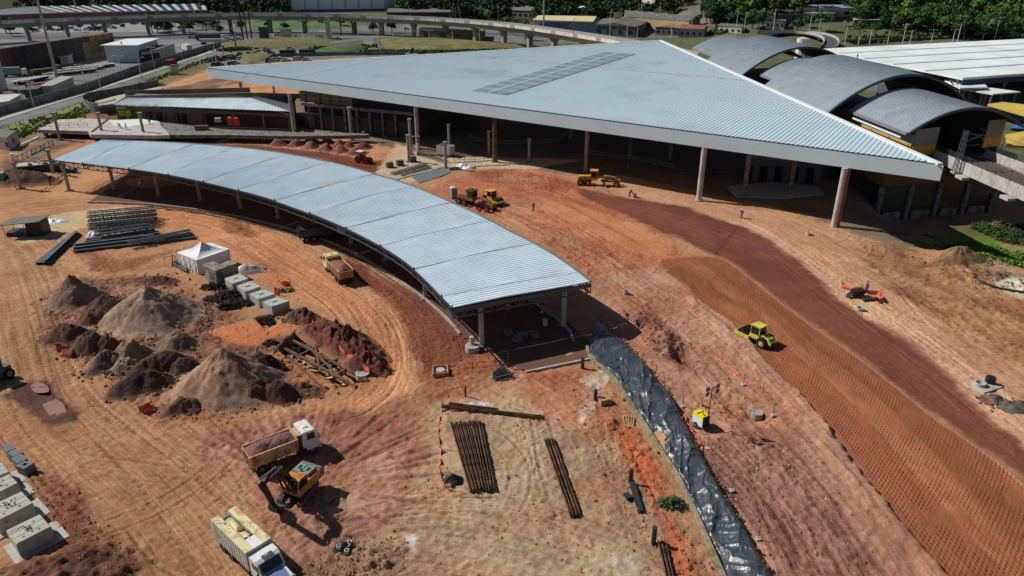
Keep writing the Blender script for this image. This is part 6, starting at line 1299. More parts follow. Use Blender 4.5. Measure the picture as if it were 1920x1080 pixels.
for p, q in zip(C, C[1:]):
    d = (q - p).normalized(); o_ = Vector((d.y, -d.x, 0)) * .28; m_ = MB(); m_.beam(p - d * -.015 + o_ * .9 + Vector((0, 0, .05)), q - d * .015 + o_ * .9 + Vector((0, 0, .05)), .34, .75); m_.build('wall_section', KM, t)
bk = MB(); i0, i1 = int(18.2 / .09), int(24 / .09); bk.grid([[(A_[i, 0], A_[i, 1], .16), (A_[i, 0] * .6 + B_[i, 0] * .4, A_[i, 1] * .6 + B_[i, 1] * .4, .3)] for i in range(i0, i1, 4)]); struct(bk.build('bank', pm('bare_bank_soil', (190, 142, 102), .95, 0, .15, 1)))

# ------------------------------------------------------------------ concrete chambers, blocks, tent
def topbox(name, lab, cat_, pts, h, mat, group=None, thingy=True, taper=1.0):
    P = GP(pts, h); c = sum(P, Vector()) / 4; t = thing(name, lab, cat_, (c.x, c.y, 0), 0, group); b = [Vector((c.x + (p.x - c.x) * taper, c.y + (p.y - c.y) * taper, 0)) for p in P]; m_ = MB(); k = len(P)
    o = Vector((c.x, c.y, 0)); m_.add([p - o for p in b] + [p - o for p in P], [(i, (i + 1) % k, k + (i + 1) % k, k + i) for i in range(k)] + [tuple(range(k, 2 * k)), tuple(range(k))[::-1]]); ob = m_.build('block', mat, t)
    return t, ob, [p - o for p in P]
GB = 'precast concrete blocks in a row by the tent'
HOLE = pm('dark_hole', (36, 32, 28), .9)
for i, (pts, lab, h) in enumerate((([(421, 522), (448, 513), (466, 522), (435, 532)], 'pale concrete block with a slot, next to the stained block stack', 1.35), ([(444, 536), (469, 527), (488, 537), (459, 547)], 'pale concrete block with a slot, second in the row', 1.3),
                                   ([(467, 551), (495, 542), (515, 551), (484, 561)], 'pale concrete block with a slot, third in the row', 1.3), ([(492, 566), (518, 557), (542, 564), (509, 575)], 'bluish white concrete block with a slot, nearest in the row', 1.3))):
    t, ob, P = topbox('concrete_block', lab, 'block', pts, h, 'concl' if i == 0 else 'blk', GB); m_ = MB(); d = (P[1] - P[0]).normalized(); m_.box(0, 0, h + .004, .75, .32, .01, math.atan2(d.y, d.x)); m_.build('slot', HOLE, ob)
for pts, lab in (([(380, 496), (398, 489), (413, 495), (391, 503)], 'stained grey block stack next to the tent, left half'), ([(391, 503), (432, 487), (445, 493), (403, 508)], 'stained grey block stack next to the tent, long right half')):
    P = GP(pts, 2.3); c = sum(P, Vector()) / 4; t = thing('block_stack', lab, 'block stack', (c.x, c.y, 0)); o = Vector((c.x, c.y, 0))
    for z0, z1 in ((0, 1.12), (1.16, 2.3)):
        m_ = MB(); m_.prism([((p - o) * .99)[:2] for p in P], z0, z1); m_.build('block', pm('stained_concrete', (150, 146, 128), .92, 0, .2, 1.3, .012, 22, (84, 80, 68), .5, 1.0), t)
GC = 'large concrete box sections on slabs at the lower left'
for pts, lab in (([(11, 994), (75, 963), (96, 987), (30, 1021)], 'large concrete box section with dark lifting stain, nearest to the bottom'), ([(-24, 951), (41, 920), (62, 943), (-8, 979)], 'large concrete box section with stain, second from the bottom'),
                 ([(-45, 918), (18, 888), (34, 905), (-30, 937)], 'large concrete box section, third from the bottom'), ([(-60, 893), (6, 866), (18, 884), (-50, 912)], 'large concrete box section, farthest one at the left edge')):
    h = 1.5; P = GP(pts, h); c = sum(P, Vector()) / 4; t = thing('box_section', lab, 'concrete section', (c.x, c.y, 0), 0, GC); o = Vector((c.x, c.y, 0)); Q = [p - o for p in P]; m_ = MB(); z = Vector((0, 0, 1)); S = lambda f, zz: [Vector((q.x * f, q.y * f, zz)) for q in Q]
    rings = [S(.96, .12), S(1.0, .35), S(1.0, h - .1), S(.95, h)]
    for a_, b_ in zip(rings, rings[1:]): m_.add(a_ + b_, [(i, (i + 1) % 4, 4 + (i + 1) % 4, 4 + i) for i in range(4)])
    m_.add(rings[-1], ((0, 1, 2, 3),)); bd_ = m_.build('section', pm('grey_cast_concrete', (172, 172, 158), .9, 0, .12, 1.2, .008, 20, (128, 122, 104), .3, .9), t)
    d = (Q[1] - Q[0]); e = (Q[3] - Q[0])
    for fx in (.35, .65):
        m_ = MB(); a_ = Q[0] + e * fx + d * .03; b_ = Q[0] + e * fx + d * .97; m_.beam(Vector((a_.x, a_.y, h + .004)) * 1, Vector((b_.x, b_.y, h + .004)), .05, .01); m_.build('seam', 'concd', bd_)
    for fx, fy in ((.25, .2), (.25, .8), (.75, .2), (.75, .8)):
        a_ = Q[0] + d * fx + e * fy; m_ = MB(); m_.cyl((a_.x * .9, a_.y * .9, h), (a_.x * .9, a_.y * .9, h + .05), .09, None, 8); m_.build('lifting_eye', 'steel', bd_)
    k_ = random.Random(len(lab)); m_ = MB()
    for i in range(14): m_.box(k_.gauss(0, .35), k_.gauss(0, .22), h + .002, .12 + .2 * k_.random(), .06 + .08 * k_.random(), .012, k_.random() * 3)
    m_.build('stain', HOLE, bd_)
    t2_ = thing('base_slab', 'thin concrete slab under a box section, %s' % lab.split(', ')[-1], 'slab', (c.x, c.y, 0)); m_ = MB(); nx = d.normalized(); ny = e.normalized(); R_ = [Q[0] - nx * .5 - ny * .1, Q[1] + nx * .9 - ny * .1, Q[2] + nx * .9 + ny * .35, Q[3] - nx * .5 + ny * .35]; m_.prism([q[:2] for q in R_], -.05, .115); m_.build('slab', 'concl', t2_)
# block pallets
GPk = 'pallets of grey hollow blocks at the left edge'
for i, (pts, lab) in enumerate((([(2, 837), (20, 830), (31, 836), (14, 847)], 'pallet of grey hollow blocks, farthest of the row'), ([(15, 848), (30, 840), (40, 849), (22, 858)], 'pallet of grey hollow blocks, second of the row'), ([(22, 859), (41, 850), (51, 858), (31, 870)], 'pallet of grey hollow blocks, third of the row'), ([(32, 872), (52, 860), (63, 867), (40, 882)], 'pallet of grey hollow blocks, nearest one with gaps on top'))):
    h = .95; P = GP(pts, h); c = sum(P, Vector()) / 4; d = (P[1] - P[0]).normalized(); t = thing('block_pallet', lab, 'block pallet', (c.x, c.y, 0), math.atan2(d.y, d.x), GPk); lx, ly = (P[1] - P[0]).length, (P[3] - P[0]).length
    m_ = MB(); m_.box(0, 0, .0, lx, ly, .12); m_.build('pallet', 'woodd', t)
    for r_ in range(2):
        for k in range(6):
            for j in range(3):
                if i == 3 and r_ == 1 and (k, j) in ((2, 1), (3, 1), (5, 2)): continue
                m_ = MB(); m_.box(-lx / 2 + lx * (k + .5) / 6, -ly / 2 + ly * (j + .5) / 3, .12 + r_ * .42, lx / 6 * .9, ly / 3 * .93, .40); m_.build('concrete_brick', pm('hollow_block', (112, 120, 124), .9, 0, .2, 3), t)
# tent
P4 = GP([(332, 474), (368, 488), (429, 467), (393, 455)], 2.35); c = sum(P4, Vector()) / 4; o = Vector((c.x, c.y, 0)); t = thing('tent', 'white peaked canvas tent with closed walls beside the concrete blocks', 'tent', o); Q = [p - o for p in P4]; apx = Vector((0, 0, ztop(379, 478, 451) * 1.0)); apx.z = max(3.9, min(5.2, apx.z))
m_ = MB(); N_ = 7
for i in range(4):
    a_, b_ = Q[i] * 1.02, Q[(i + 1) % 4] * 1.02; a_.z = b_.z = 2.37; rows = []
    for k in range(N_ + 1):
        f = k / N_; zf = f ** 1.9; cen = Vector((0, 0, 0)); w = 1 - f; rows.append([Vector((*(a_.lerp(b_, j / 6) * w)[:2], 2.37 + (apx.z - 2.37) * zf - .10 * math.sin(math.pi * j / 6) * math.sin(math.pi * f))) for j in range(7)])
    m_.grid(rows)
rf_ = m_.build('roof', 'tent', t)
for i in range(4):
    a_, b_ = Q[i], Q[(i + 1) % 4]; m_ = MB(); rows = []; nrm = Vector((b_.y - a_.y, a_.x - b_.x, 0)).normalized()
    for k in range(4):
        z = 2.35 * k / 3; rows.append([Vector((*a_.lerp(b_, j / 14)[:2], z)) + nrm * (.12 * math.sin(j * 1.7 + k * .8 + i) * (1 - k / 3.2) + .02) for j in range(15)])
    m_.grid(rows); m_.build('wall', 'tent', t)
    m_ = MB(); m_.cyl((a_.x, a_.y, 0), (a_.x, a_.y, 2.36), .04, None, 6); m_.build('pole', 'steel', t)
t = thing('cable_drum_frame', 'bent dark steel frame left of the tent', 'frame', GG(322, 500)); m_ = MB(); m_.tube([(-1, 0, 0), (-.9, 0, 1.5), (.6, .3, 1.7), (.9, .3, .2)], .05); m_.beam((.2, -.2, 0), (.5, -.1, 2.0), .12); m_.build('frame', 'steeld', t)
GPp = 'black pipes lying beside the tent'
for i, (a_, b_) in enumerate((((324, 496), (352, 509)), ((328, 492), (357, 504)), ((333, 501), (352, 512)))):
    p, q = GG(*a_), GG(*b_); c = (p + q) / 2; t = thing('drain_pipe', ('middle black pipe', 'back black pipe nearest the canvas', 'short front black pipe')[i] + ' beside the white tent', 'pipe', c, 0, GPp); m_ = MB(); m_.cyl(p - c + Vector((0, 0, .22)), q - c + Vector((0, 0, .22)), .2, None, 12); m_.build('pipe', 'pipe', t)

# ------------------------------------------------------------------ steel stock
def hbeam(m_, p, q, w=.3, h=.3, tf=.05):
    p, q = Vector(p), Vector(q); z = Vector((0, 0, 1)); d = (q - p).normalized(); s_ = Vector((-d.y, d.x, 0)) * (w / 2 - tf / 2); m_.beam(p + s_ + z * h / 2, q + s_ + z * h / 2, tf, h); m_.beam(p - s_ + z * h / 2, q - s_ + z * h / 2, tf, h); m_.beam(p + z * .07, q + z * .07, w - 2 * tf, .05)
def ibeam(m_, p, q, w=.28, h=.3, tf=.05):
    p, q = Vector(p), Vector(q); z = Vector((0, 0, 1)); m_.beam(p + z * (tf / 2), q + z * (tf / 2), w, tf); m_.beam(p + z * h / 2, q + z * h / 2, tf, h - 2 * tf); m_.beam(p + z * (h - tf / 2), q + z * (h - tf / 2), w, tf)
def steel_beam(lab, a_, b_, z=0., w=.28, h=.3, mat='rust', group=None, n='steel_beam'):
    p, q = GG(*a_), GG(*b_); zz = max(p.z, q.z) + .06; p.z = q.z = zz + z; c = (p + q) / 2; m_ = MB(); (hbeam if mat == 'rust' else ibeam)(m_, p - c, q - c, w, h); o = m_.build(n, mat); o.location = c; tag(o, lab, 'steel beam', group); return o
GS = 'rusty steel beams laid side by side'
xs0 = [846, 855, 863, 871, 880, 887, 893, 899]; xs1 = [884, 891, 897, 903, 910, 915, 920, 925]; ys1 = [925, 924, 922, 920, 923, 925, 924, 923]
for i in range(8):
    steel_beam('rusty steel beam in the wide bundle, %s from the left' % ['first', 'second', 'third', 'fourth', 'fifth', 'sixth', 'seventh', 'rightmost'][i], (xs0[i], 793 - i * .2), (xs1[i], ys1[i]), (i % 3 == 1) * .0, group=GS)
for i, (a_, b_) in enumerate((((1022, 826), (1072, 971)), ((1028, 825), (1078, 971)), ((1034, 825), (1084, 970)))): steel_beam('rusty steel beam of the narrow bundle of three, %s' % ('left one', 'middle one', 'right one')[i], a_, b_, group='three rusty steel beams in a narrow bundle')
steel_beam('long dark beam lying across the top of the yard', (829, 767), (1021, 786), mat='rust'); steel_beam('shorter dark beam behind the long cross beam', (842, 762), (934, 772), mat='rust')
steel_beam('dark beam below the short plate at right of the yard', (1184, 908), (1201, 962), w=.45, mat='steeld'); steel_beam('small dark plate left of the single dark beam', (1173, 928), (1180, 940), w=.5, h=.2, mat='steeld')
for i, (a_, b_) in enumerate((((1236, 1018), (1252, 1090)), ((1243, 1017), (1259, 1090)))): steel_beam('rusty beam running off the bottom edge, %s of the pair' % ('left', 'right')[i], a_, b_, group='pair of beams at the bottom edge')
for px, py, h, lab in ((1092, 690, 1.3, 'stub of dark pipe pile at the canopy floor edge'), (1116, 752, 1.4, 'stub of dark pipe pile next to the small timber box'), (1182, 906, 1.5, 'stub of dark pipe pile at the head of the single beam'), (1225, 1018, 1.6, 'stub of dark pipe pile at the bottom pair of beams'), (953, 690, 1.9, 'dark post at the open end of the canopy'), (873, 744, 1.3, 'thin dark stake in the yard near the cross beams')):
    g = GG(px, py); m_ = MB(); m_.cyl((0, 0, -.1), (0, 0, h), .2 if h < 1.8 and px != 873 else .1, None, 12); o = m_.build('pipe_pile', 'steeld'); o.location = g; tag(o, lab, 'post')
t = thing('timber_box', 'small timber box beside the pipe stub', 'box', GG(1133, 755), .3); m_ = MB(); m_.box(0, 0, 0, 1.2, .9, .55); m_.build('box', 'wood', t); m_ = MB()
for k in range(4): m_.box(-.45 + k * .3, 0, .55, .26, .9, .05)
m_.build('lid_board', 'wood', t)
def girder(lab, p, q, w=.5, h=.7, group=None, mat='galvst', z=0.):
    c = (p + q) / 2; t = thing('lattice_girder', lab, 'girder', c, 0, group); a, b = p - c + Vector((0, 0, z)), q - c + Vector((0, 0, z)); d = (b - a).normalized(); s = Vector((-d.y, d.x, 0)) * w / 2; u = Vector((0, 0, h)); m_ = MB()
    for sg in (-1, 1):
        for v in (Vector(), u): m_.beam(a + s * sg + v, b + s * sg + v, .15)
    m_.build('chord', mat, t); m_ = MB(); n = max(4, int((b - a).length / .9))
    for k in range(n):
        e, f = a.lerp(b, k / n), a.lerp(b, (k + 1) / n)
        for sg in (-1, 1): m_.beam(e + s * sg + (u if k % 2 else Vector()), f + s * sg + (Vector() if k % 2 else u), .05)
        m_.beam(e - s + u, e + s + u, .05); m_.beam(e - s + u, f + s + u, .04)
    m_.build('web', mat, t)
GT_ = 'galvanised lattice girders stacked on the ground'
k = 0
for r_, (ya, yb) in enumerate(((436, 424), (429, 417), (421, 410))):
    for lv in range(3 if r_ > 0 else 2):
        girder('lattice girder in the tall rear stack, %s row, %s layer' % (('front', 'middle', 'back')[r_], ('bottom', 'second', 'top')[lv]), G(168 + r_, ya), G(293 + r_ * 1.5, yb), z=.05 + lv * .74, group=GT_, w=1.0)
for r_, (a_, b_) in enumerate((((190, 452), (292, 437)), ((186, 446), (284, 432)), ((192, 458), (282, 446)))):
    girder('lattice girder in the low stack in front, %s one' % ('middle', 'back', 'front')[r_], G(*a_), G(*b_), z=.05, group=GT_, w=.45, h=.55)
    if r_ < 2: girder('lattice girder on top of the low stack, %s one' % ('front', 'back')[r_], G(*a_), G(*b_), z=.68, group=GT_, w=.45, h=.55)
girder('lattice girder lying on the long beam row', G(240, 459, .7), G(358, 436, .7), z=0, w=.6, h=.5, group=GT_)
GQ = 'grey steel beams stacked by the girders'
for i, (a_, b_, z) in enumerate((((138, 474), (368, 448), 0), ((140, 469), (366, 444), 0), ((142, 464), (362, 440), 0), ((139, 472), (300, 452), .36), ((141, 466), (290, 448), .36), ((160, 456), (300, 440), 0), ((162, 452), (298, 437), 0))):
    p, q = G(*a_), G(*b_); c = (p + q) / 2; m_ = MB(); ibeam(m_, p - c, q - c, .42, .36, .06); o = m_.build('steel_beam', 'galvst'); o.location = c + Vector((0, 0, .08 + z)); tag(o, 'grey steel beam in the long row before the girders, %s' % ('frontmost', 'second', 'third', 'upper front one', 'upper back one', 'short rear one', 'rearmost')[i], 'steel beam', GQ)
for i, (a_, b_, z) in enumerate((((69, 497), (126, 451), 0), ((76, 497), (133, 448), 0), ((83, 497), (141, 444), 0), ((90, 497), (149, 439), 0), ((86, 497), (145, 441), .36))):
    p, q = G(*a_), G(*b_); c = (p + q) / 2; m_ = MB(); ibeam(m_, p - c, q - c, .5, .36, .06); o = m_.build('steel_beam', 'galvst'); o.location = c + Vector((0, 0, .08 + z)); tag(o, 'grey steel beam in the slanting row at left, %s' % ('leftmost', 'second', 'third', 'rightmost', 'one on top')[i], 'steel beam', GQ)
girder('lattice girder among the scrap by the wet strip, left', G(735, 328), G(800, 309), w=.9, h=.4, group=GT_); girder('lattice girder among the scrap by the wet strip, right', G(752, 330), G(806, 314), w=.9, h=.4, group=GT_); girder('lattice girder lying behind the wet strip under the white box', G(785, 290), G(838, 306), w=.9, h=.4, group=GT_)
# shed, plastic, odds and ends
g = GG(54, 440); t = thing('open_shed', 'dark open shed with a sheet roof among the girders at left', 'shed', g, head((26, 436), (84, 434))); m_ = MB(); m_.box(0, 0, 2.5, 6.4, 3.6, .12, ry=-.06); m_.build('roof', 'fcem', t); m_ = MB(); m_.box(1.7, .2, 0, 2.4, 2.8, 2.4); m_.build('cabin', 'blackm', t); m_ = MB(); m_.box(-1.3, .2, 0, 3.4, 2.4, .8); m_.build('bench', 'steeld', t)
for x in (-2.9, -1.2, .4):
    m_ = MB(); m_.cyl((x, -1.5, 0), (x, -1.5, 2.45 + x * .06), .05, None, 6); m_.build('post', 'steel', t)
def sheet_pile(lab, px, py, rx, ry, h, mat, seed): 
    g = GG(px, py); a = np.linspace(0, 2 * np.pi, 41)[None, :]; r = np.linspace(0, 1, 14)[:, None]; ed_ = 1 + .35 * (vn(np.cos(a) * 2 + seed, np.sin(a) * 2, seed) - .5); x = r * ed_ * np.cos(a) * rx; y = r * ed_ * np.sin(a) * ry
    o = grid_mesh('sheet_pile', x, y, .03 + h * (1 - r ** 2) * (.5 + vn(x * 1.8 + seed, y * 1.8, seed)) * .8, None, M(mat), None); o.location = g; tag(o, lab, 'plastic sheet')
sheet_pile('crumpled white plastic beside the dark shed', 103, 416, 2.4, 1.4, .6, 'sheet', 3); sheet_pile('white plastic bundle at the left end of the beam row', 176, 443, 1.4, .9, 1.0, 'sheet', 5)
heap('white sand heap with violet stones beside the block row', 467, 508, 2.4, 1.8, None, 1.1, .2, (206, 196, 178), (150, 138, 140), 95, .7, .25, 16, 36)
sheet_pile('black rubbish bag bundle next to the wide beam bundle', 848, 902, .95, .8, .6, 'pipe', 7); sheet_pile('black crate and hose pile in the excavator shade', 645, 1030, .9, .7, .6, 'pipe', 9)
for k, (px, py) in enumerate(((636, 1032), (642, 1030), (650, 1026), (656, 1024), (653, 1030), (651, 1040))):
    g = GG(px, py); t = thing('crate', 'small black crate with pale rim at the hose pile, %s' % ['far left', 'left', 'middle', 'right top', 'right', 'fallen in front'][k], 'crate', (g.x, g.y, g.z + .2), .3 * k, 'small crates at the hose pile'); m_ = MB()
    for x in (-.14, .14): m_.box(x, 0, 0, .05, .32, .3)
    for y in (-.14, .14): m_.box(0, y, 0, .24, .05, .3)
    m_.build('rim', 'plast', t)
for px, py, lab in ((880, 316, 'heap of white sacks beside the wet strip'), (866, 312, 'smaller heap of white sacks beside the dark rubbish')): sheet_pile(lab, px, py, 1.5, .9, .8, 'sheet', px)
sheet_pile('dark rubbish heap at the end of the wet strip', 852, 318, 1.8, .9, .6, 'pipe', 15)
m_ = MB(); m_.prism([(p.x, p.y) for p in GP([(772, 333), (800, 322), (834, 316), (846, 319), (842, 326), (806, 338), (786, 344)])], 0, .14); struct(m_.build('wet_strip', pm('wet_concrete', (112, 118, 122), .35, 0, .15, .8)))
m_ = MB(); m_.beam(G(742, 337), G(832, 313), .8, .35); m_.beam(G(846, 314), G(955, 309), .8, .35); m_.beam(G(838, 306), G(925, 301), .6, .3); struct(m_.build('kerb', 'conc'))
g = GG(836, 292); t = thing('open_box', 'white open topped box by the concourse edge', 'container', g, head((822, 292), (853, 296))); m_ = MB()
m_.box(0, -1.2, .5, 3.6, .1, 2.0); m_.box(0, 1.2, .5, 3.6, .1, 2.0); m_.box(-1.8, 0, .5, .1, 2.4, 2.0); m_.box(1.8, 0, .5, .1, 2.4, 2.0); m_.box(0, 0, .45, 3.6, 2.4, .1); m_.build('box', 'plast', t); m_ = MB(); m_.box(0, 0, 0, 3.0, 1.6, .45); m_.build('skid', 'blackm', t)
t = thing('scaffold', 'small scaffold tower by the short bare columns', 'scaffold', GG(781, 288)); m_ = MB()
for x in (-.8, .8):
    for y in (-.6, .6): m_.cyl((x, y, 0), (x, y, 4.2), .06, None, 6)
for z in (1.2, 2.6, 4.0):
    for y in (-.6, .6): m_.beam((-.8, y, z), (.8, y, z), .06)
    for x in (-.8, .8): m_.beam((x, -.6, z), (x, .6, z), .06)
m_.beam((-.8, -.6, .2), (.8, -.6, 2.5), .05); m_.build('frame', 'rust', t); m_ = MB(); m_.box(0, 0, 4.1, 1.9, 1.3, .08); m_.build('deck', 'woodd', t); m_ = MB(); m_.cyl((.4, -.9, 0), (.4, -.9, 2.6), .35, None, 10); m_.build('chute', 'white', t)
GD = 'dark crates beside the scrap girders'
for px, py, lab in ((731, 314, 'left dark crate behind the scrap girders'), (750, 310, 'right dark crate behind the scrap girders'), (774, 303, 'dark crate at the foot of the short bare column')):
    g = GG(px, py); t = thing('crate', lab, 'crate', g, .5, GD); m_ = MB(); m_.box(0, 0, .08, 1.5, 1.1, 1.1); m_.build('box', 'greyd', t); m_ = MB(); m_.box(0, 0, 0, 1.6, 1.2, .08); m_.build('pallet', 'woodd', t)
# site toilets
def toilet(lab, px, py, mat, z=None, rz=0., group=None):
    g = GG(px, py) if z is None else G(px, py, z); t = thing('portable_toilet', lab, 'portable toilet', g, rz, group); m_ = MB(); m_.box(0, 0, .1, 1.15, 1.15, 2.0); m_.build('cabin', mat, t); m_ = MB(); m_.lathe([(.82, 2.1), (.78, 2.2), (.5, 2.36), (.01, 2.42)], 0, 0, 4); m_.v = [tuple(Matrix.Rotation(R(45), 3, 'Z') @ Vector(p)) for p in m_.v]; m_.build('roof', 'plast' if mat != 'redp' else 'redp', t)
    m_ = MB(); m_.box(0, -.59, .18, .75, .05, 1.8); m_.build('door', mat, t); m_ = MB(); m_.box(0, 0, 0, 1.25, 1.25, .1); m_.build('base', 'blackm', t)
toilet('left red portable toilet on the platform deck', 433, 236, 'redp', 2.2, 0, 'pair of red portable toilets'); toilet('right red portable toilet on the platform deck', 445, 237, 'redp', 2.2, 0, 'pair of red portable toilets')
toilet('teal portable toilet at the left picture edge', 8, 343, 'teal', None, .3); toilet('grey portable toilet with pale roof behind the dark cabbed grader', 851, 372, 'greyg', None, .4)
for px, py, lab, w in ((412, 245, 'small pale machine on the deck left of the red toilets', 1.6), (431, 262, 'small white generator in front of the deck', 2.2)):
    g = GG(px, py); t = thing('generator', lab, 'generator', (g.x, g.y, 2.2 if px == 412 else g.z), .1); m_ = MB(); m_.box(0, 0, .15, w, 1.1, 1.1, tx=.95, ty=.9); m_.build('housing', 'plast', t); m_ = MB(); m_.box(0, 0, 0, w * .9, .9, .15); m_.build('skid', 'blackm', t)
t = thing('timber_stack', 'stack of dark formwork boards on the deck', 'timber', G(379, 243, 2.2), .05); m_ = MB()
for k in range(4): m_.box(0, 0, k * .28, 3.4, 1.2, .24)
m_.build('board', 'woodd', t)
for px, py, lab in ((418, 265, 'flat stack of pale boards in front of the deck'), (545, 257, 'flat stack of white boards by the column in front of the deck')):
    g = GG(px, py); t = thing('board_stack', lab, 'boards', g, .3); m_ = MB(); m_.box(0, 0, 0, 3.2, 1.3, .12); m_.box(.4, .2, .13, 2.8, 1.2, .12, .2); m_.build('board', 'plast', t)
# small office cabin at the left edge
P_ = GP([(-30, 262), (2, 256), (36, 251), (10, 244), (-30, 247)], 2.8); t = thing('site_cabin', 'white walled site cabin cut by the left edge', 'cabin'); a_, b_, c_ = G(-40, 276), G(18, 283), G(38, 268)
m_ = MB(); d_ = a_ + (c_ - b_); m_.prism([(p.x, p.y) for p in (a_, b_, c_, d_)], 0, 3.0); m_.build('wall', 'plast', t); m_ = MB(); m_.prism([(p.x, p.y) for p in (a_, b_, c_, d_)], 3.01, 3.15); m_.build('roof', 'fcem', t); w = (b_ + (c_ - b_) * .5); m_ = MB(); m_.box(w.x + .05, w.y, 1.2, .3, .9, 1.0, math.atan2((c_ - b_).y, (c_ - b_).x) + R(90)); m_.build('window', 'glass', t); w = a_ + (b_ - a_) * .97; m_ = MB(); m_.box(w.x, w.y - .02, 1.0, .8, .2, 1.1, math.atan2((b_ - a_).y, (b_ - a_).x)); m_.build('window', 'glass', t)
for i, (pts, lab) in enumerate((([(58, 722), (72, 716), (88, 724), (92, 738), (74, 740), (60, 732)], 'upper pale pool of the muddy hollow at left'), ([(80, 762), (104, 752), (122, 764), (120, 782), (96, 782)], 'lower pale pool of the muddy hollow at left'))):
    P = [GG(p.x, p.y) for p in cat([(a, b) for a, b in pts + pts[:1]], 4)[:-1]]; zp = sum(p.z for p in P) / len(P) + .10; m_ = MB(); m_.add([(p.x, p.y, zp) for p in P], (tuple(range(len(P)))[::-1],)); struct(m_.build('puddle', pm('muddy_water', (150, 116, 102), .12, 0, .12, .8, spec=.6)))
# broken slabs and black tube near the bare columns
t = thing('culvert_box', 'black faced box culvert with rubble on top at left', 'culvert', G(78, 324), head((40, 324), (100, 318))); m_ = MB(); m_.box(0, 0, 0, 8, 3, 2.0); m_.build('wall', 'steeld', t); m_ = MB(); m_.box(0, 0, 2.0, 8.2, 3.2, .2); m_.build('top_slab', 'concl', t)
k_ = random.Random(3); m_ = MB()
for i in range(16): m_.box(k_.uniform(-3.5, 3.5), k_.uniform(-1.3, 1.3), 2.2, k_.uniform(.5, 1.4), .3, .2, k_.random() * 3)
m_.build('rubble', 'steeld', t)
p, q = GG(95, 322), GG(143, 325); m_ = MB(); m_.cyl(p + Vector((0, 0, .7)), q + Vector((0, 0, .7)), .65, None, 14); tag(m_.build('steel_pipe', 'pipe'), 'thick black pipe lying right of the culvert box', 'pipe')
p, q = G(40, 272, 2.2), G(72, 258, 2.2); m_ = MB(); m_.beam(p, q, .5, .5); tag(m_.build('steel_girder', 'white'), 'white topped girder between cabin and deck', 'girder')
# trench timbers
TM = thing('trench_shoring', 'timber shoring in the dark trench below the spoil heap', 'shoring', GG(600, 675)); o = Vector(TM.location)
for a_, b_, w in (((535, 655), (668, 727), .35), ((550, 640), (690, 716), .3), ((625, 633), (700, 690), .25), ((560, 668), (620, 640), .2), ((600, 690), (655, 664), .2), ((575, 648), (640, 712), .22), ((632, 702), (676, 682), .2), ((585, 616), (600, 700), .22), ((540, 668), (600, 725), .25)):
    p, q = G(*a_), G(*b_); m_ = MB(); m_.beam(p - o + Vector((0, 0, .1 - o.z * 0)), q - o + Vector((0, 0, .15)), w, .2); m_.build('plank', 'woodd', TM)
k_ = random.Random(11)
for i in range(22):
    f, s = k_.random(), k_.uniform(-1.6, 1.6); p = G(555, 660).lerp(G(678, 712), f) + Vector((.3 * s, 1.1 * s, -.35 + .3 * k_.random())); m_ = MB(); d = Vector((k_.uniform(-1, 1), k_.uniform(-.6, .6), 0)) * .7; m_.beam(p - o - d, p - o + d, .28, .07); m_.build('board', 'wood' if i % 3 else 'plast', TM)
def pallet(lab, px, py, rz):
    g = GG(px, py); t = thing('pallet', lab, 'pallet', (g.x, g.y, g.z + .02), rz, 'timber pallets at the trench'); m_ = MB()
    for y in (-.5, 0, .5): m_.box(0, y, 0, 1.25, .1, .1)
    m_.build('bearer', 'wood', t)
    for k in range(5):
        m_ = MB(); m_.box(-.5 + k * .25, 0, .1, .17, 1.15, .03); m_.build('slat', pm('fresh_timber', (206, 184, 138), .85, 0, .15, 3), t)
pallet('pale timber pallet nearest to the road at the trench', 620, 704, .5); pallet('pale timber pallet just behind, over the trench edge', 626, 692, .4)
def ring(lab, px, py, r=.6, h=.5, mat='concl', hole=True, group='concrete manhole rings'):
    g = GG(px, py); t = thing('manhole_ring', lab, 'manhole ring', g, 0, group); m_ = MB(); m_.lathe([(r, -.1), (r, h), (r * .72, h), (r * .72, .05)], 0, 0, 18); m_.build('ring', mat, t); m_ = MB(); m_.cyl((0, 0, .0), (0, 0, .06 if hole else h - .05), r * .74, None, 16); m_.build('bottom' if hole else 'lid', HOLE if hole else 'conc', t)
ring('pale manhole ring with lid at the corner of the trench', 680, 707, .75, .55, 'concl', False); ring('concrete pedestal ring beside the corner column of the canopy', 886, 657, .85, .7, 'concl', False); ring('grey capped ring right of the crumbly clay bank', 1419, 781, .6, .55, 'conc', False)
ring('manhole ring on the pink bank above the canopy shade', 1174, 551, .42, .5, 'conc'); ring('tiny manhole ring beside the right hand track', 1516, 441, .5, .55); ring('grey ring lying half sunk by the survey gear', 1612, 581, .55, .35); ring('concrete ring on the pale slab at the right edge', 1836, 724, .6, .5)
g = GG(883, 640); m_ = MB(); m_.cyl((0, 0, .3), (0, 0, 1.5), .28, None, 12); o_ = m_.build('concrete_stub', 'concl'); o_.location = GG(885, 652); tag(o_, 'short pale concrete stub standing on the pedestal ring', 'stub')
t = thing('timber_frame_box', 'square timber frame round a manhole on the red strip', 'formwork', GG(826, 700), .15); m_ = MB()
for s in (-1, 1): m_.box(0, s * .8, 0, 1.75, .12, .55); m_.box(s * .8, 0, 0, .12, 1.5, .55)
m_.build('frame', 'wood', t); m_ = MB(); m_.cyl((0, 0, 0), (0, 0, .5), .5, None, 14); m_.build('ring', 'concl', t)
t = thing('scrap_pile', 'dark scrap pipes beside the open canopy end', 'scrap', GG(945, 706)); m_ = MB()
for i in range(6): a_ = .45 + .12 * i; m_.cyl((-1.2, -.7 + .25 * i, .15), (-1.2 + 2.4 * math.cos(a_), -.7 + .25 * i + 1.2 * math.sin(a_), .2 + .05 * i), .11, None, 8)
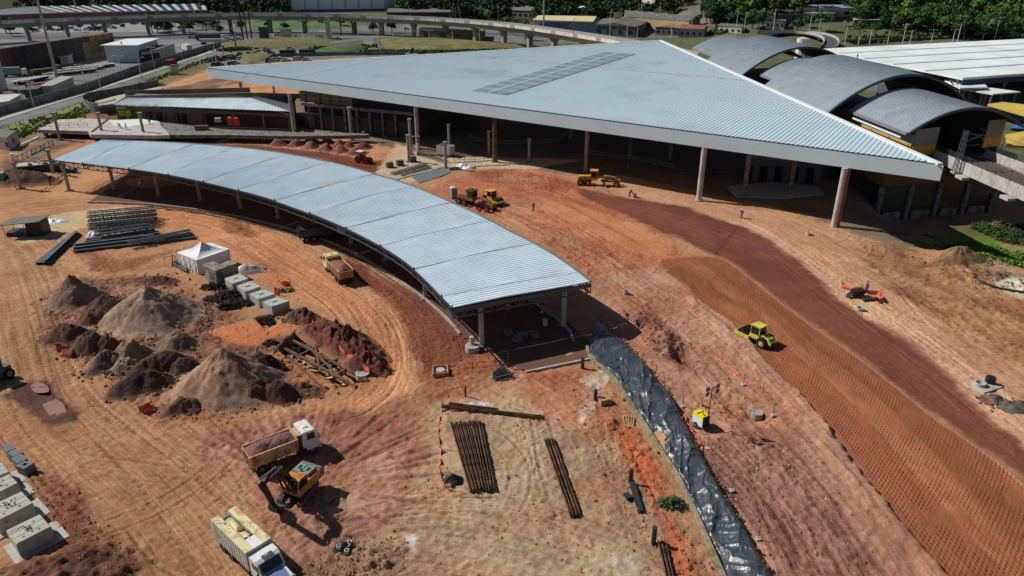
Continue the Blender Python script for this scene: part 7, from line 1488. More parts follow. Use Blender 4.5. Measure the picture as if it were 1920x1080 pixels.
m_.build('pipe', 'steeld', t); m_ = MB(); m_.cyl((-1.0, -.8, .3), (1.1, .1, .35), .1, None, 8); m_.build('pipe', 'galvst', t)
t = thing('broken_slabs', 'broken grey slabs under the open canopy end', 'slabs', G(975, 632, .1))
for x, y in ((-1.4, .8), (.3, .2), (1.7, .4), (-.3, -.9)): m_ = MB(); m_.box(x, y, 0, 1.3, 1.0, .4, x); m_.build('slab', 'concd', t)
g = GG(1022, 612); m_ = MB(); m_.cyl((0, 0, 0), (0, 0, .9), .3, None, 12); o_ = m_.build('drum', 'plast'); o_.location = (g.x, g.y, .1); tag(o_, 'white drum standing under the open canopy end', 'drum')
t = thing('planks', 'bundle of pale planks left of the black sheet', 'planks', GG(1178, 791), 1.35)
for k in range(5): m_ = MB(); m_.box(.1 * (k % 2), -.5 + .24 * k, 0, 2.0, .16, .08, .04 * k); m_.build('plank', 'wood', t)
t = thing('slab_with_ring', 'pale square slab at the right edge, shadowed', 'slab', GG(1846, 726), .4); m_ = MB(); m_.box(0, 0, 0, 3.0, 1.9, .22); m_.build('slab', 'concl', t); m_ = MB(); m_.cyl((1.0, .2, .2), (1.0, .2, .9), .5, None, 12); m_.build('drum', 'pipe', t)
heap('dark grey gravel dump beside the pale slab at the right edge', 1905, 764, 2.4, 1.3, None, .6, .1, (96, 92, 84), (70, 68, 62), 96, .6, .3, 14, 30)
heap('tan and black gravel dump below the pale slab', 1858, 750, 1.5, 1.0, None, .6, .1, (150, 122, 90), (84, 76, 66), 97, .6, .3, 14, 30)
t = thing('survey_gear', 'dark pump and gear in the orange mesh pen', 'machine', GG(1606, 555), .2); m_ = MB(); m_.box(0, 0, .2, 1.6, .9, .7); m_.box(.9, .1, .3, .6, .6, .5); m_.build('body', 'blackm', t); m_ = MB(); m_.cyl((-1.4, .2, .4), (-1.4, -.2, .4), .45, None, 14); m_.build('reel', 'conc', t); m_ = MB(); m_.box(1.0, -1.6, 0, 2.2, .5, .3); m_.build('crate', pm('dark_green_paint', (40, 52, 36), .7), t)
t = thing('plate_compactor', 'small grey compactor pushed on the brown lane', 'machine', GG(1190, 370), -.3); m_ = MB(); m_.cyl((0, -.35, .3), (0, .35, .3), .3, None, 12); m_.box(.0, 0, .55, .6, .5, .35); m_.build('body', 'conc', t); m_ = MB(); m_.beam((-.2, .2, .7), (-1.0, .2, 1.0), .05); m_.beam((-.2, -.2, .7), (-1.0, -.2, 1.0), .05); m_.build('handle', 'blackm', t)
# hose
C = cat([GG(*p, .12) for p in ((1650, 434), (1700, 440), (1745, 444), (1775, 462), (1798, 475), (1812, 500), (1830, 522), (1865, 540), (1925, 551))], 6); tag((lambda m_: m_.build('hose', 'pipe', None, True))(MB().tube(C, .16, 8)), 'thick black hose winding over the ground at the right edge', 'hose')
# orange mesh fences with stakes
def mesh_fence(lab, pts, h=.7, sag=.35, step=.5, stakes=3.):
    t = thing('safety_mesh', lab, 'mesh fence'); P = resample(cat([GG(*p) for p in pts], 5), step); k_ = random.Random(len(lab)); rows = [[], [], []]
    for i, p in enumerate(P):
        hh = h * (1 - sag * abs(math.sin(i * .55)) - .3 * k_.random() * sag); of = Vector((k_.uniform(-.1, .1), k_.uniform(-.1, .1), 0)); rows[0].append(p + Vector((0, 0, -.02))); rows[1].append(p + of + Vector((0, 0, hh * .5))); rows[2].append(p - of + Vector((0, 0, max(.05, hh))))
    m_ = MB(); m_.grid(rows); m_.build('mesh', 'mesh', t)
    for p in resample(P, stakes): m_ = MB(); m_.cyl(p + Vector((0, 0, -.05)), p + Vector((0, 0, 1.25)), .035, None, 6); m_.build('stake', 'woodd', t)
mesh_fence('orange mesh fence along the right edge of the black sheet', [(1128, 597), (1150, 625), (1200, 672), (1240, 718), (1270, 765), (1292, 800), (1318, 848)], .5, .7, .4, 5.)
mesh_fence('fallen orange mesh line over the pink bank', [(1268, 636), (1300, 650), (1332, 665), (1365, 688), (1400, 715), (1430, 735)], .35, .8, .4, 6.)
mesh_fence('orange mesh line from the light tower to the right', [(1316, 762), (1340, 768), (1362, 776)], .4, .8, .4, 8.)
mesh_fence('orange mesh beside the wide beam bundle', [(830, 770), (822, 800), (826, 850), (824, 880), (832, 912), (848, 920)], .4, .8, .3, 5.)
mesh_fence('orange mesh around the survey gear, back side', [(1578, 540), (1600, 546), (1640, 553), (1656, 562), (1648, 570)], .9, .4, .4, 2.)
mesh_fence('orange net bundle at the left end of the heaps', [(108, 660), (124, 655), (140, 664), (132, 672), (114, 668)], 1.0, .5, .3, 3.)
mesh_fence('orange net and stakes below the heaps', [(262, 772), (276, 762), (290, 766), (270, 778)], .8, .5, .3, 1.6)
mesh_fence('orange net by the road behind the block row', [(522, 530), (530, 536), (545, 535)], .9, .4, .3, 3.)
mesh_fence('faded net fence along the trench by the spoil heap', [(586, 612), (620, 636), (625, 650), (660, 680), (694, 706)], 1.1, .25, .5, 3.)
mesh_fence('orange net on top of the nearest pale block', [(516, 553), (525, 555)], 1.6, .3, .2, 3.)
GK = 'thin stakes standing in concrete feet'
for i, (px, py) in enumerate(((1229, 706), (1280, 763), (1327, 842), (1372, 921), (1421, 1012), (1394, 722), (1449, 781))):
    g = GG(px, py); t = thing('marker_stake', 'thin stake in a pale foot, ' + ['along the sheet, farthest', 'along the sheet, left of the light tower', 'along the sheet, below the light tower', 'along the sheet, beside the bare gap', 'along the sheet, nearest to the bottom', 'on the pink bank by the fallen mesh', 'right of the capped ring'][i], 'stake', g, .2, GK); m_ = MB(); m_.cyl((0, 0, 0), (0, 0, 1.5), .035, None, 6); m_.build('stake', 'rust', t); m_ = MB(); m_.box(0, 0, 0, .4, .4, .18); m_.build('foot', 'concl', t)
# brushwood rows and dry twigs by the blocks
def twigs(lab, px, py, rx, ry, n, mat, ln=1.0, name='brushwood', hgt=.8, seed=1):
    g = GG(px, py); k_ = random.Random(seed); m_ = MB()
    for i in range(n):
        a = k_.uniform(0, 6.28); r = math.sqrt(k_.random()); p = Vector((r * math.cos(a) * rx, r * math.sin(a) * ry, k_.uniform(0, hgt) * (1 - r * .7))); d = Vector((k_.uniform(-1, 1), k_.uniform(-1, 1), k_.uniform(-.2, .8))).normalized() * ln * k_.uniform(.4, 1); s = Vector((-d.y, d.x, k_.uniform(-.3, .3))).normalized() * .12; m_.add([p - d / 2 - s, p - d / 2 + s, p + d / 2 + s * .3, p + d / 2 - s * .3], ((0, 1, 2, 3),))
    o = m_.build(name, mat); o.location = g; return o
DT = pm('dry_dark_foliage', (44, 36, 30), .95, 0, .3, 2); GF = pm('shrub_leaf', (66, 84, 42), .8, 0, .35, 2)
for i, (px, py, rx, ry) in enumerate(((403, 540, 2.0, 1.0), (412, 562, 2.2, 1.0), (432, 553, 2.0, .9), (448, 570, 2.2, .9), (428, 578, 1.4, .7), (500, 604, 1.8, .8))):
    tag(twigs('', px, py, rx, ry, 260, DT, 1.2, 'brush_heap', .9, i), 'dark heap of cut brush by the block row, %s' % ['back left', 'front left', 'back right', 'front right', 'small middle one', 'in the small pit'][i], 'brush', 'heaps of cut brush')
for i, (px, py, rx) in enumerate(((570, 640, 2.2), (596, 652, 2.0), (612, 684, 1.6), (548, 662, 1.3))): tag(twigs('', px, py, rx, rx * .6, 260, DT, 1.3, 'brush_heap', .7, 60 + i), 'dark cut brush in the timbered trench, %s' % ['upper', 'middle', 'lower right', 'left end'][i], 'brush', 'heaps of cut brush')
tag(twigs('', 1260, 948, 1.1, .55, 220, GF, .8, 'shrub', 1.1, 33), 'green shrub left of the black sheet', 'shrub'); tag(twigs('', 535, 545, 1.2, .8, 90, pm('dry_grass', (130, 116, 84), .9), .8, 'shrub', .8, 35), 'dry thin shrub beside the haul road', 'shrub')
tag(twigs('', 508, 645, .9, .6, 120, DT, .8, 'shrub', .7, 36), 'dark tuft on the orange patch', 'shrub')
for i, (px, py, r, h) in enumerate(((1868, 436, 3.4, 3.0), (1900, 450, 3.6, 2.6), (1925, 438, 3.0, 3.2), (1840, 428, 2.0, 1.6))): tag(twigs('', px, py, r, r * .8, 900, pm('bush_leaf', (58, 88, 40), .8, 0, .35, 2), .8, 'bush', h, 40 + i), 'green bush under the viaduct, %s' % ['left middle', 'front right', 'at the picture edge', 'leftmost low one'][i], 'bush', 'bushes under the viaduct')
# scattered stones and clods (nobody would count them)
def scatter(name, polys, n, s0, s1, mat, seed):
    k_ = random.Random(seed); m_ = MB(); P = [(GP(pl), w) for pl, w in polys]; tot = sum(w for _, w in P)
    for pl, w in P:
        xs_ = [p.x for p in pl]; ys_ = [p.y for p in pl]; c = 0; want = int(n * w / tot); tr_ = 0
        while c < want and tr_ < want * 12:
            tr_ += 1; x, y = k_.uniform(min(xs_), max(xs_)), k_.uniform(min(ys_), max(ys_)); ins = False; j = len(pl) - 1
            for i in range(len(pl)):
                if (pl[i].y > y) != (pl[j].y > y) and x < (pl[j].x - pl[i].x) * (y - pl[i].y) / (pl[j].y - pl[i].y) + pl[i].x: ins = not ins
                j = i
            if not ins: continue
            c += 1; s = s0 + (s1 - s0) * k_.random() ** 3; z = hz(x, y); a = k_.random() * 3; sx, sy, sz = s * k_.uniform(.6, 1.3), s * k_.uniform(.6, 1.3), s * k_.uniform(.4, .9); v = []
            for (u, w_, q) in ((1, 0, 0), (0, 1, 0), (-1, 0, 0), (0, -1, 0), (.3, .2, 1)): v.append((x + (u * math.cos(a) - w_ * math.sin(a)) * sx * k_.uniform(.7, 1.2), y + (u * math.sin(a) + w_ * math.cos(a)) * sy * k_.uniform(.7, 1.2), z - .03 + q * sz))
            m_.add(v, ((0, 1, 4), (1, 2, 4), (2, 3, 4), (3, 0, 4)))
    o = m_.build(name, mat); o['kind'] = 'stuff'
CL = pm('clod', (150, 104, 78), .95, 0, .3, .6); CD = pm('dark_clod', (96, 66, 50), .95, 0, .3, .6); CS = pm('pale_stone', (190, 174, 150), .95, 0, .2, .6)
scatter('clods', [([(1125, 603), (1235, 540), (1440, 735), (1620, 940), (1700, 1100), (1480, 1100), (1310, 850)], 3), ([(1060, 720), (1180, 780), (1300, 1000), (1360, 1100), (1200, 1100), (1120, 860)], 2.4), ([(1590, 440), (1920, 545), (1920, 690), (1760, 600)], 2), ([(560, 1090), (640, 1000), (760, 1010), (760, 1100)], 1.6), ([(60, 880), (160, 930), (260, 1060), (200, 1100), (60, 1000)], 1.4), ([(800, 760), (1000, 740), (1250, 1000), (1200, 1090), (640, 1090), (720, 970)], 1.4)], 8500, .04, .22, CL, 1)
scatter('dark_clods', [([(80, 560), (390, 540), (570, 640), (570, 760), (330, 800), (200, 700)], 3), ([(640, 490), (860, 600), (960, 700), (800, 720), (740, 580)], 1.2), ([(1165, 590), (1265, 630), (1300, 690), (1230, 670)], 1), ([(1700, 480), (1920, 530), (1920, 570), (1760, 520)], 1.2), ([(560, 560), (720, 690), (690, 730), (520, 650)], 1.2)], 3200, .05, .24, CD, 2)
scatter('heap_stones', [([(80, 585), (120, 545), (330, 500), (400, 560), (400, 640), (200, 700)], 1.2), ([(370, 570), (400, 560), (400, 620), (360, 625)], 1.6), ([(320, 760), (350, 680), (520, 640), (580, 740), (420, 800)], 1.4), ([(600, 600), (700, 640), (720, 700), (640, 690)], 1)], 1500, .10, .38, pm('heap_stone', (112, 88, 76), .95, 0, .3, .6), 12)
k_ = random.Random(4); m_ = MB()
for g, rx, ry, rot in HEAPS:
    for i in range(int(14 + 16 * rx)):
        a = k_.uniform(0, 6.283); r = .86 + abs(k_.gauss(0, .22)); u, v = r * rx * math.cos(a), r * ry * math.sin(a); x, y = g.x + u * math.cos(rot) - v * math.sin(rot), g.y + u * math.sin(rot) + v * math.cos(rot); s = .05 + .26 * k_.random() ** 2.5; m_.box(x, y, hz(x, y) - .02 + max(0, 1 - r) * 1.2, s * 1.3, s, s * .7, k_.random() * 3, k_.uniform(-.4, .4), k_.uniform(-.4, .4), None, k_.uniform(.4, .9), k_.uniform(.4, .9))
for C_ in (lf[::6], rt[::5]):
    for p in C_:
        for _ in range(3): s = .05 + .15 * k_.random() ** 2; x, y = p.x + k_.gauss(0, .25), p.y + k_.gauss(0, .2); m_.box(x, y, .12 if C_[0] is lf[0] else .42, s * 1.4, s, s * .8, k_.random() * 3)
o = m_.build('spill_stones', pm('spill_stone', (120, 90, 72), .95, 0, .35, .5)); o['kind'] = 'stuff'
scatter('pale_stones', [([(1080, 690), (1180, 760), (1220, 860), (1100, 800)], 1), ([(700, 720), (1300, 690), (1360, 1100), (640, 1100)], .8), ([(420, 470), (560, 520), (520, 560), (440, 520)], .4), ([(1100, 520), (1440, 740), (1600, 1000), (1400, 1000)], .8)], 900, .04, .16, CS, 3)
# ------------------------------------------------------------------ roads and yards round the site
def strip(name, pts, z, mat, h=.0):
    P = GP(pts); m_ = MB(); m_.prism([(p.x, p.y) for p in P], z - .3, z); return struct(m_.build(name, mat))
strip('access_road', [(-60, 246), (160, 178), (300, 132), (415, 93), (440, 88), (452, 92), (380, 116), (300, 141), (160, 189), (-60, 270)], .10, 'asph')
strip('pavement', [(-60, 236), (160, 173), (300, 129.5), (415, 89), (415, 93), (300, 132), (160, 178), (-60, 246)], .24, 'pave')
strip('road_bend', [(415, 92), (450, 84), (560, 78), (640, 74), (690, 70), (720, 70), (640, 80), (560, 86), (470, 94), (440, 100)], .08, 'asph')
strip('highway', [(-80, 66), (240, 68), (420, 66), (700, 60), (960, 62), (1100, 74), (1100, 77), (950, 66), (700, 64), (420, 71), (240, 73), (-80, 72)], .10, 'asphd')
strip('highway', [(-80, 74), (240, 76), (420, 74), (700, 67), (960, 70), (960, 73), (700, 70), (420, 78), (240, 80), (-80, 80)], .10, 'asph')
strip('ramp_road', [(678, 71), (699, 70), (704, 90), (740, 100), (900, 97), (1000, 92), (1000, 96), (900, 102), (720, 106), (690, 97)], .12, 'asph')
strip('car_park', [(384, 122), (430, 108), (520, 94), (640, 92), (700, 100), (620, 108), (500, 118), (420, 128)], .09, 'asph')
strip('loading_yard', [(-80, 175), (60, 150), (240, 128), (400, 84), (420, 72), (260, 82), (100, 118), (-80, 140)], .07, pm('yard_concrete', (128, 130, 128), .9, 0, .15, .08, dirt=(100, 102, 102), damt=.5, dscale=.05))
strip('far_car_park', [(-80, 62), (330, 60), (340, 44), (200, 41), (-80, 50)], .07, pm('pale_yard', (132, 136, 132), .9, 0, .1, .05))
strip('side_street', [(1320, 62), (1350, 56), (1440, 62), (1520, 58), (1530, 61), (1440, 66), (1340, 64)], .1, 'asph')
for k, (pts, c) in enumerate((([(400, 84), (470, 74), (610, 72), (640, 76), (600, 84), (470, 95), (430, 92)], (112, 102, 60)), ([(712, 74), (800, 72), (900, 80), (1000, 88), (960, 95), (800, 97), (722, 92)], (112, 108, 60)), ([(590, 96), (640, 86), (680, 84), (690, 92), (650, 100)], (70, 94, 50)), ([(440, 110), (500, 102), (520, 108), (470, 122)], (112, 104, 60)), ([(1340, 72), (1440, 64), (1500, 66), (1510, 84), (1400, 84)], (110, 112, 52)), ([(1540, 72), (1600, 70), (1920, 60), (1920, 76), (1600, 86)], (88, 92, 56)), ([(470, 36), (600, 40), (700, 44), (640, 54), (470, 58)], (74, 108, 46)))):
    P = GP(pts); c_ = sum(P, Vector()) / len(P); m_ = MB(); kk = len(P); rings = [[Vector((c_.x + (p.x - c_.x) * f, c_.y + (p.y - c_.y) * f, z)) for p in P] for f, z in ((1, .02), (.86, 1.0), (.6, 2.0), (.3, 2.3))]
    for a_, b_ in zip(rings, rings[1:]): m_.add(a_ + b_, [(i, (i + 1) % kk, kk + (i + 1) % kk, kk + i) for i in range(kk)])
    m_.add(rings[-1], (tuple(range(kk)),)); struct(m_.build('grass_bank', pm('bank_grass_%d' % k, c, .95, 0, .3, .15, .1, 1.5, tuple(x * .8 for x in c), .4, .08), None, True))
# walls and fences along the access road
t = thing('panel_wall', 'long concrete panel wall between the access road and the container yard', 'wall'); W_ = resample([G(*p) for p in ((-40, 231), (0, 217), (160, 172), (250, 138), (330, 112), (415, 87))], 2.6)
for p, q in zip(W_, W_[1:]):
    d = (q - p).normalized(); m_ = MB(); m_.beam(p + d * .08 + Vector((0, 0, 1.35)), q - d * .08 + Vector((0, 0, 1.35)), .16, 2.7); m_.build('panel', 'wallp', t); m_ = MB(); m_.box(p.x, p.y, 0, .26, .26, 2.9, math.atan2(d.y, d.x)); m_.build('post', 'conc', t)
t = thing('post_fence', 'wire fence on pale posts along the verge of the access road', 'fence'); W_ = resample([G(*p) for p in ((-10, 258), (80, 228), (165, 200), (260, 160), (372, 113))], 3.1)
for p in W_: m_ = MB(); m_.cyl(p, p + Vector((0, 0, 2.3)), .08, None, 6); m_.build('post', 'conc', t)
for z in (.6, 1.2, 1.8, 2.2): m_ = MB(); m_.tube([p + Vector((0, 0, z)) for p in W_], .02, 4); m_.build('wire', 'steel', t)
t = thing('panel_wall', 'low grey wall behind the parked cars at the roof edge', 'wall'); W_ = resample([G(*p) for p in ((498, 118), (512, 108), (640, 104), (760, 103))], 3.)
for p, q in zip(W_, W_[1:]): m_ = MB(); m_.beam(p + Vector((0, 0, .9)), q + Vector((0, 0, .9)), .2, 1.8); m_.build('panel', 'wallp', t)
t = thing('panel_wall', 'dark wall behind the pale bus station roof', 'wall'); W_ = resample([G(*p) for p in ((1600, 86), (1760, 80), (1930, 73), (2000, 70))], 4.)
for p, q in zip(W_, W_[1:]): m_ = MB(); m_.beam(p + Vector((0, 0, 1.5)), q + Vector((0, 0, 1.5)), .25, 3.0); m_.build('panel', 'asphd', t)

# ------------------------------------------------------------------ lamps and poles
def lamp(px, py, yt, lab, kind='double', group='street lamps round the site', r=.15):
    g = GG(px, py); h = min(22, max(5, ztop(px, py, yt))); t = thing('street_lamp', lab, 'street lamp', g, rnd.uniform(-.4, .4), group); m_ = MB(); m_.cyl((0, 0, 0), (0, 0, h), r * 1.3, r * .7, 7); m_.build('pole', 'trim', t); m_ = MB()
    if kind == 'double':
        m_.beam((-1.6, 0, h * .93), (1.6, 0, h * .93), .1); m_.box(-1.8, 0, h * .93 - .05, .9, .35, .16); m_.box(1.8, 0, h * .93 - .05, .9, .35, .16)
    elif kind == 'y':
        for s in (-1, 1): m_.beam((0, 0, h - 1.4), (s * 1.5, 0, h), .09); m_.box(s * 1.8, 0, h - .05, .9, .35, .16)
    else: m_.beam((0, 0, h - .1), (1.7, 0, h + .5), .09); m_.box(2.1, 0, h + .45, .9, .35, .16)
    m_.build('arm', 'trim', t)
for i, (px, py, yt) in enumerate(((64, 201, 150), (45, 204, 153), (162, 168, 118), (191, 175, 128), (230, 146, 102), (266, 149, 110), (290, 128, 86), (342, 110, 82))):
    lamp(px, py, yt, 'pale street lamp on the access road, %s from the left edge' % ['second', 'first', 'third', 'fourth', 'fifth', 'sixth', 'seventh', 'eighth'][i], 'double' if i % 2 == 0 else 'single', r=.13)
k_ = rnd
for grp, kind, pts in (('double lamps near the car park', 'double', ((395, 75, 40), (448, 70, 37), (445, 93, 50), (480, 76, 33), (560, 92, 66), (477, 97, 70), (585, 88, 60), (598, 92, 60), (568, 70, 36), (672, 75, 38), (710, 92, 52), (406, 118, 78), (420, 110, 70))),
                       ('lamps along the ramp and viaduct', 'double', ((738, 84, 52), (782, 90, 55), (806, 92, 55), (849, 90, 50), (900, 88, 50), (1143, 70, 20), (1175, 75, 40), (1194, 74, 45), (1200, 60, 5))),
                       ('lamps in front of the workshops', 'double', ((1035, 32, 8), (1105, 30, 10), (1178, 28, 4), (1247, 28, 0), (1258, 70, 35), (1268, 66, 28), (1295, 66, 35), (1316, 62, 22), (1237, 32, 8), (1330, 50, 20), (1378, 72, 24), (1395, 58, 28), (1424, 58, 28))),
                       ('lamps along the forest edge', 'double', ((1449, 60, 20), (1516, 68, 28), (1533, 75, 38), (1584, 80, 43), (1692, 82, 43), (1630, 83, 55), (1664, 82, 55), (1706, 81, 55), (1746, 79, 55), (1786, 78, 54), (1795, 78, 45), (1864, 76, 32), (1900, 74, 44), (1915, 74, 36))), ('y shaped lamps behind the pale roof', 'y', ((1609, 84, 71), (1842, 76, 64), (1874, 74, 62)))):
    for i, (px, py, yt) in enumerate(pts): lamp(px, py, yt, 'thin pale lamp of the %s, %s from the left' % (grp, ['first', 'second', 'third', 'fourth', 'fifth', 'sixth', 'seventh', 'eighth', 'ninth', 'tenth', 'eleventh', 'twelfth', 'thirteenth', 'fourteenth'][i]), kind, grp)
for px, py, yt, r0, r1, mt, lab in ((108, 149, -12, .62, .38, 'concl', 'very tall pale mast in the yard in front of the containers'), (147, 34, -60, .55, .35, 'concl', 'second tall pale mast beyond the viaduct'), (457, 79, 10, .42, .35, 'blackm', 'left one of three tall black poles'), (465, 78, 12, .42, .35, 'blackm', 'middle one of three tall black poles'), (473, 78, 10, .42, .35, 'blackm', 'right one of three tall black poles'), (443, 94, 60, .3, .25, 'blackm', 'short black pole beside the brown bank'), (1019, 70, -20, .6, .4, 'concl', 'tall thick pale mast before the viaduct'), (1482, 62, -20, .6, .45, 'concl', 'thick pale chimney like mast in the trees'), (640, 66, 28, .35, .3, 'blackm', 'black pole by the blue warehouse'), (235, 116, 78, .25, .25, 'blackm', 'dark twin pole before the white warehouse')):
    g = G(px, py); h = min(60, ztop(px, py, yt)); m_ = MB(); m_.cyl((0, 0, 0), (0, 0, h), r0, r1, 10); o = m_.build('pole', mt); o.location = g; tag(o, lab, 'pole')

# ------------------------------------------------------------------ far viaduct
t = thing('viaduct', 'long curving concrete viaduct crossing the whole background', 'viaduct'); VZ = 12.0
vp = resample(cat([(p.x, p.y) for p in GP([(-90, 44), (0, 39), (120, 34), (250, 29.5), (350, 26.5), (480, 24.5), (630, 27), (780, 32), (880, 38), (960, 45.5), (1050, 58), (1140, 72), (1210, 84), (1270, 97)], VZ)], 8), 4.0)
def offs(P, d): 
    out = []
    for i, p in enumerate(P): e = (P[min(i + 1, len(P) - 1)] - P[max(i - 1, 0)]).normalized(); out.append(p + Vector((-e.y, e.x, 0)) * d)
    return out
far_ = offs(vp, 9.0); Zv = lambda p, z: Vector((p.x, p.y, z))
m_ = MB(); m_.grid([[Zv(p, VZ - 1.4), Zv(q, VZ - 1.4)] for p, q in zip(vp, far_)]); m_.grid([[Zv(p.lerp(q, .12), VZ - 1.7), Zv(p.lerp(q, .2), VZ - 4.2), Zv(p.lerp(q, .8), VZ - 4.2), Zv(p.lerp(q, .9), VZ - 1.7), Zv(p.lerp(q, .12), VZ - 1.7)] for p, q in zip(vp, far_)]); m_.build('girder', 'conc', t)
for i in range(len(vp) - 1):
    m_ = MB(); m_.beam(Zv(vp[i], VZ - 1.1).lerp(Zv(vp[i + 1], VZ - 1.1), .02), Zv(vp[i], VZ - 1.1).lerp(Zv(vp[i + 1], VZ - 1.1), .98), .22, 1.5); m_.build('parapet_panel', pm('pale_parapet', (206, 210, 206), .85, 0, .1, .3, dirt=(160, 160, 150), damt=.3, dscale=.2) if i % 5 else 'conc', t)
m_ = MB()
for i in range(len(vp) - 1): m_.beam(Zv(far_[i], VZ - .9), Zv(far_[i + 1], VZ - .9), .22, 1.2)
m_.build('far_parapet', 'conc', t)
for z in (.1, .5):
    m_ = MB(); m_.tube([Zv(p, VZ + z) for p in vp], .05, 4); m_.build('rail', 'steel', t)
for px, py in ((66, 69), (135, 66), (206, 62), (276, 70), (345, 66), (430, 66), (500, 64), (570, 66), (655, 70), (712, 72), (767, 74), (826, 82), (877, 85), (930, 90), (980, 95), (1028, 100), (1080, 108), (1130, 118)):
    j = min(range(len(vp)), key=lambda i: abs(Pj(Zv(vp[i], 0))[0] - px)); c = vp[j].lerp(far_[j], .5); e = (vp[min(j + 1, len(vp) - 1)] - vp[max(0, j - 1)]); a = math.atan2(e.y, e.x); m_ = MB(); m_.box(c.x, c.y, 0, 2.2, 2.6, VZ - 6, a); m_.box(c.x, c.y, VZ - 6.0, 2.2, 2.6, 1.78, a, tx=1.1, ty=2.2); m_.build('pier', 'concd' if px in (430, 655) else 'conc', t)
for i in range(6, len(vp), 9):
    p = vp[i].lerp(far_[i], .05); m_ = MB(); m_.cyl((p.x, p.y, VZ - 1.2), (p.x, p.y, VZ + 6.5), .13, None, 6); m_.beam((p.x, p.y, VZ + 5.8), (p.x + .6, p.y + 3.2, VZ + 6.2), .08); m_.build('catenary_mast', 'steel', t)

# ------------------------------------------------------------------ container yard
CCOL = [(96, 60, 52), (82, 56, 48), (58, 62, 80), (100, 88, 58), (124, 104, 62), (78, 50, 50), (66, 76, 66), (136, 114, 68), (90, 62, 56), (54, 58, 68)]; CM = []
for i, c in enumerate(CCOL): CM.append(pm('container_paint_%d' % i, c, .65, 0, .15, .6, dirt=tuple(int(x * .6) for x in c), damt=.35, dscale=.4))
def cont_mesh(L_=6.0):
    m_ = MB(); W = 2.44; H = 2.55; n = 10; hx, hy = L_ / 2, W / 2; pts = []
    for i in range(n): x0 = -hx + L_ * i / n; w = L_ / n; pts += [(x0, 0), (x0 + w * .4, 0), (x0 + w * .5, .06), (x0 + w * .9, .06)]
    pts.append((hx, 0))
    m_.grid([[(x, -hy + d, .1), (x, -hy + d, H - .1)] for x, d in pts]); m_.grid([[(x, hy - d, .1), (x, hy - d, H - .1)] for x, d in pts])
    for s in (-1, 1):
        m_.box(0, s * (hy - .05), 0, L_, .1, .16); m_.box(0, s * (hy - .05), H - .14, L_, .1, .14)
        for e in (-1, 1): m_.box(e * (hx - .06), s * (hy - .06), .16, .12, .12, H - .3)
    m_.box(0, 0, H - .10, L_ - .1, W - .12, .08); m_.box(-hx + .06, 0, .14, .08, W - .2, H - .26); m_.box(hx - .06, 0, .14, .08, W - .2, H - .26); m_.box(hx - .01, .3, .5, .05, .06, H - .9); m_.box(hx - .01, -.3, .5, .05, .06, H - .9); m_.box(0, 0, .05, L_ - .1, W - .1, .05); return m_
cms = []
for i in range(10): m_ = cont_mesh(); o = m_.build('tmp', CM[i]); cms.append(o.data); bpy.data.objects.remove(o)
ca, cb_ = G(16, 141), G(231, 99.5); cdir = (cb_ - ca).normalized(); cn_ = Vector((-cdir.y, cdir.x, 0)); ncol = 12; rzc = math.atan2(cdir.y, cdir.x); k_ = random.Random(5); LEV = ['bottom', 'second', 'third', 'top']
ordn = ['first', 'second', 'third', 'fourth', 'fifth', 'sixth', 'seventh', 'eighth', 'ninth', 'tenth', 'eleventh', 'twelfth']; CN = ['brown', 'dark brown', 'navy', 'mustard', 'ochre', 'maroon', 'grey green', 'yellow ochre', 'red brown', 'slate']
for i in range(ncol):
    for r_ in (0, 1):
        for lv in range(4):
            ci = k_.choice([3, 4, 7, 7, 8]) if i > 7 else k_.choice([0, 1, 2, 5, 6, 8, 9, 1, 0])
            if r_ and lv == 3: ci = k_.choice([6, 7, 8, 7, 4])
            p = ca + cdir * (3.05 + i * 6.15) + cn_ * (1.25 + r_ * 2.6) + Vector((0, 0, .02 + lv * 2.58)); o = link('shipping_container', cms[ci], None, p); o.rotation_euler = (0, 0, rzc)
            tag(o, '%s container, %s layer, %s column of the %s row of the big stack' % (CN[ci], LEV[lv], ordn[i], ('front', 'back')[r_]), 'container', 'containers of the big stack')
whm = cont_mesh(12.0); o = whm.build('tmp', pm('white_container', (196, 200, 204), .6, 0, .08, .6)); wme = o.data; bpy.data.objects.remove(o)
for lv in range(5):
    g = G(-14, 172); o = link('shipping_container', wme, None, (g.x, g.y, .02 + lv * 2.58)); o.rotation_euler = (0, 0, rzc); tag(o, 'white container at the left edge, %s of its stack' % ['bottom', 'second', 'third', 'fourth', 'topmost'][lv], 'container', 'white containers at the left edge')
for px, py, ci, rz, lab, me in ((24, 190, 1, rzc + .9, 'long brown container behind the panel wall at the left edge', None), (70, 170, None, rzc - .5, 'magenta container in the yard', (158, 58, 104)), (322, 123, None, 1.5, 'dark red container box near the wall by the white warehouse', (132, 40, 36))):
    m_ = cont_mesh(12 if ci == 1 else 6); o = m_.build('shipping_container', CM[ci] if me is None else pm('container_%d' % px, me, .6)); o.location = G(px, py) + Vector((0, 0, .08)); o.rotation_euler = (0, 0, rz); tag(o, lab, 'container')
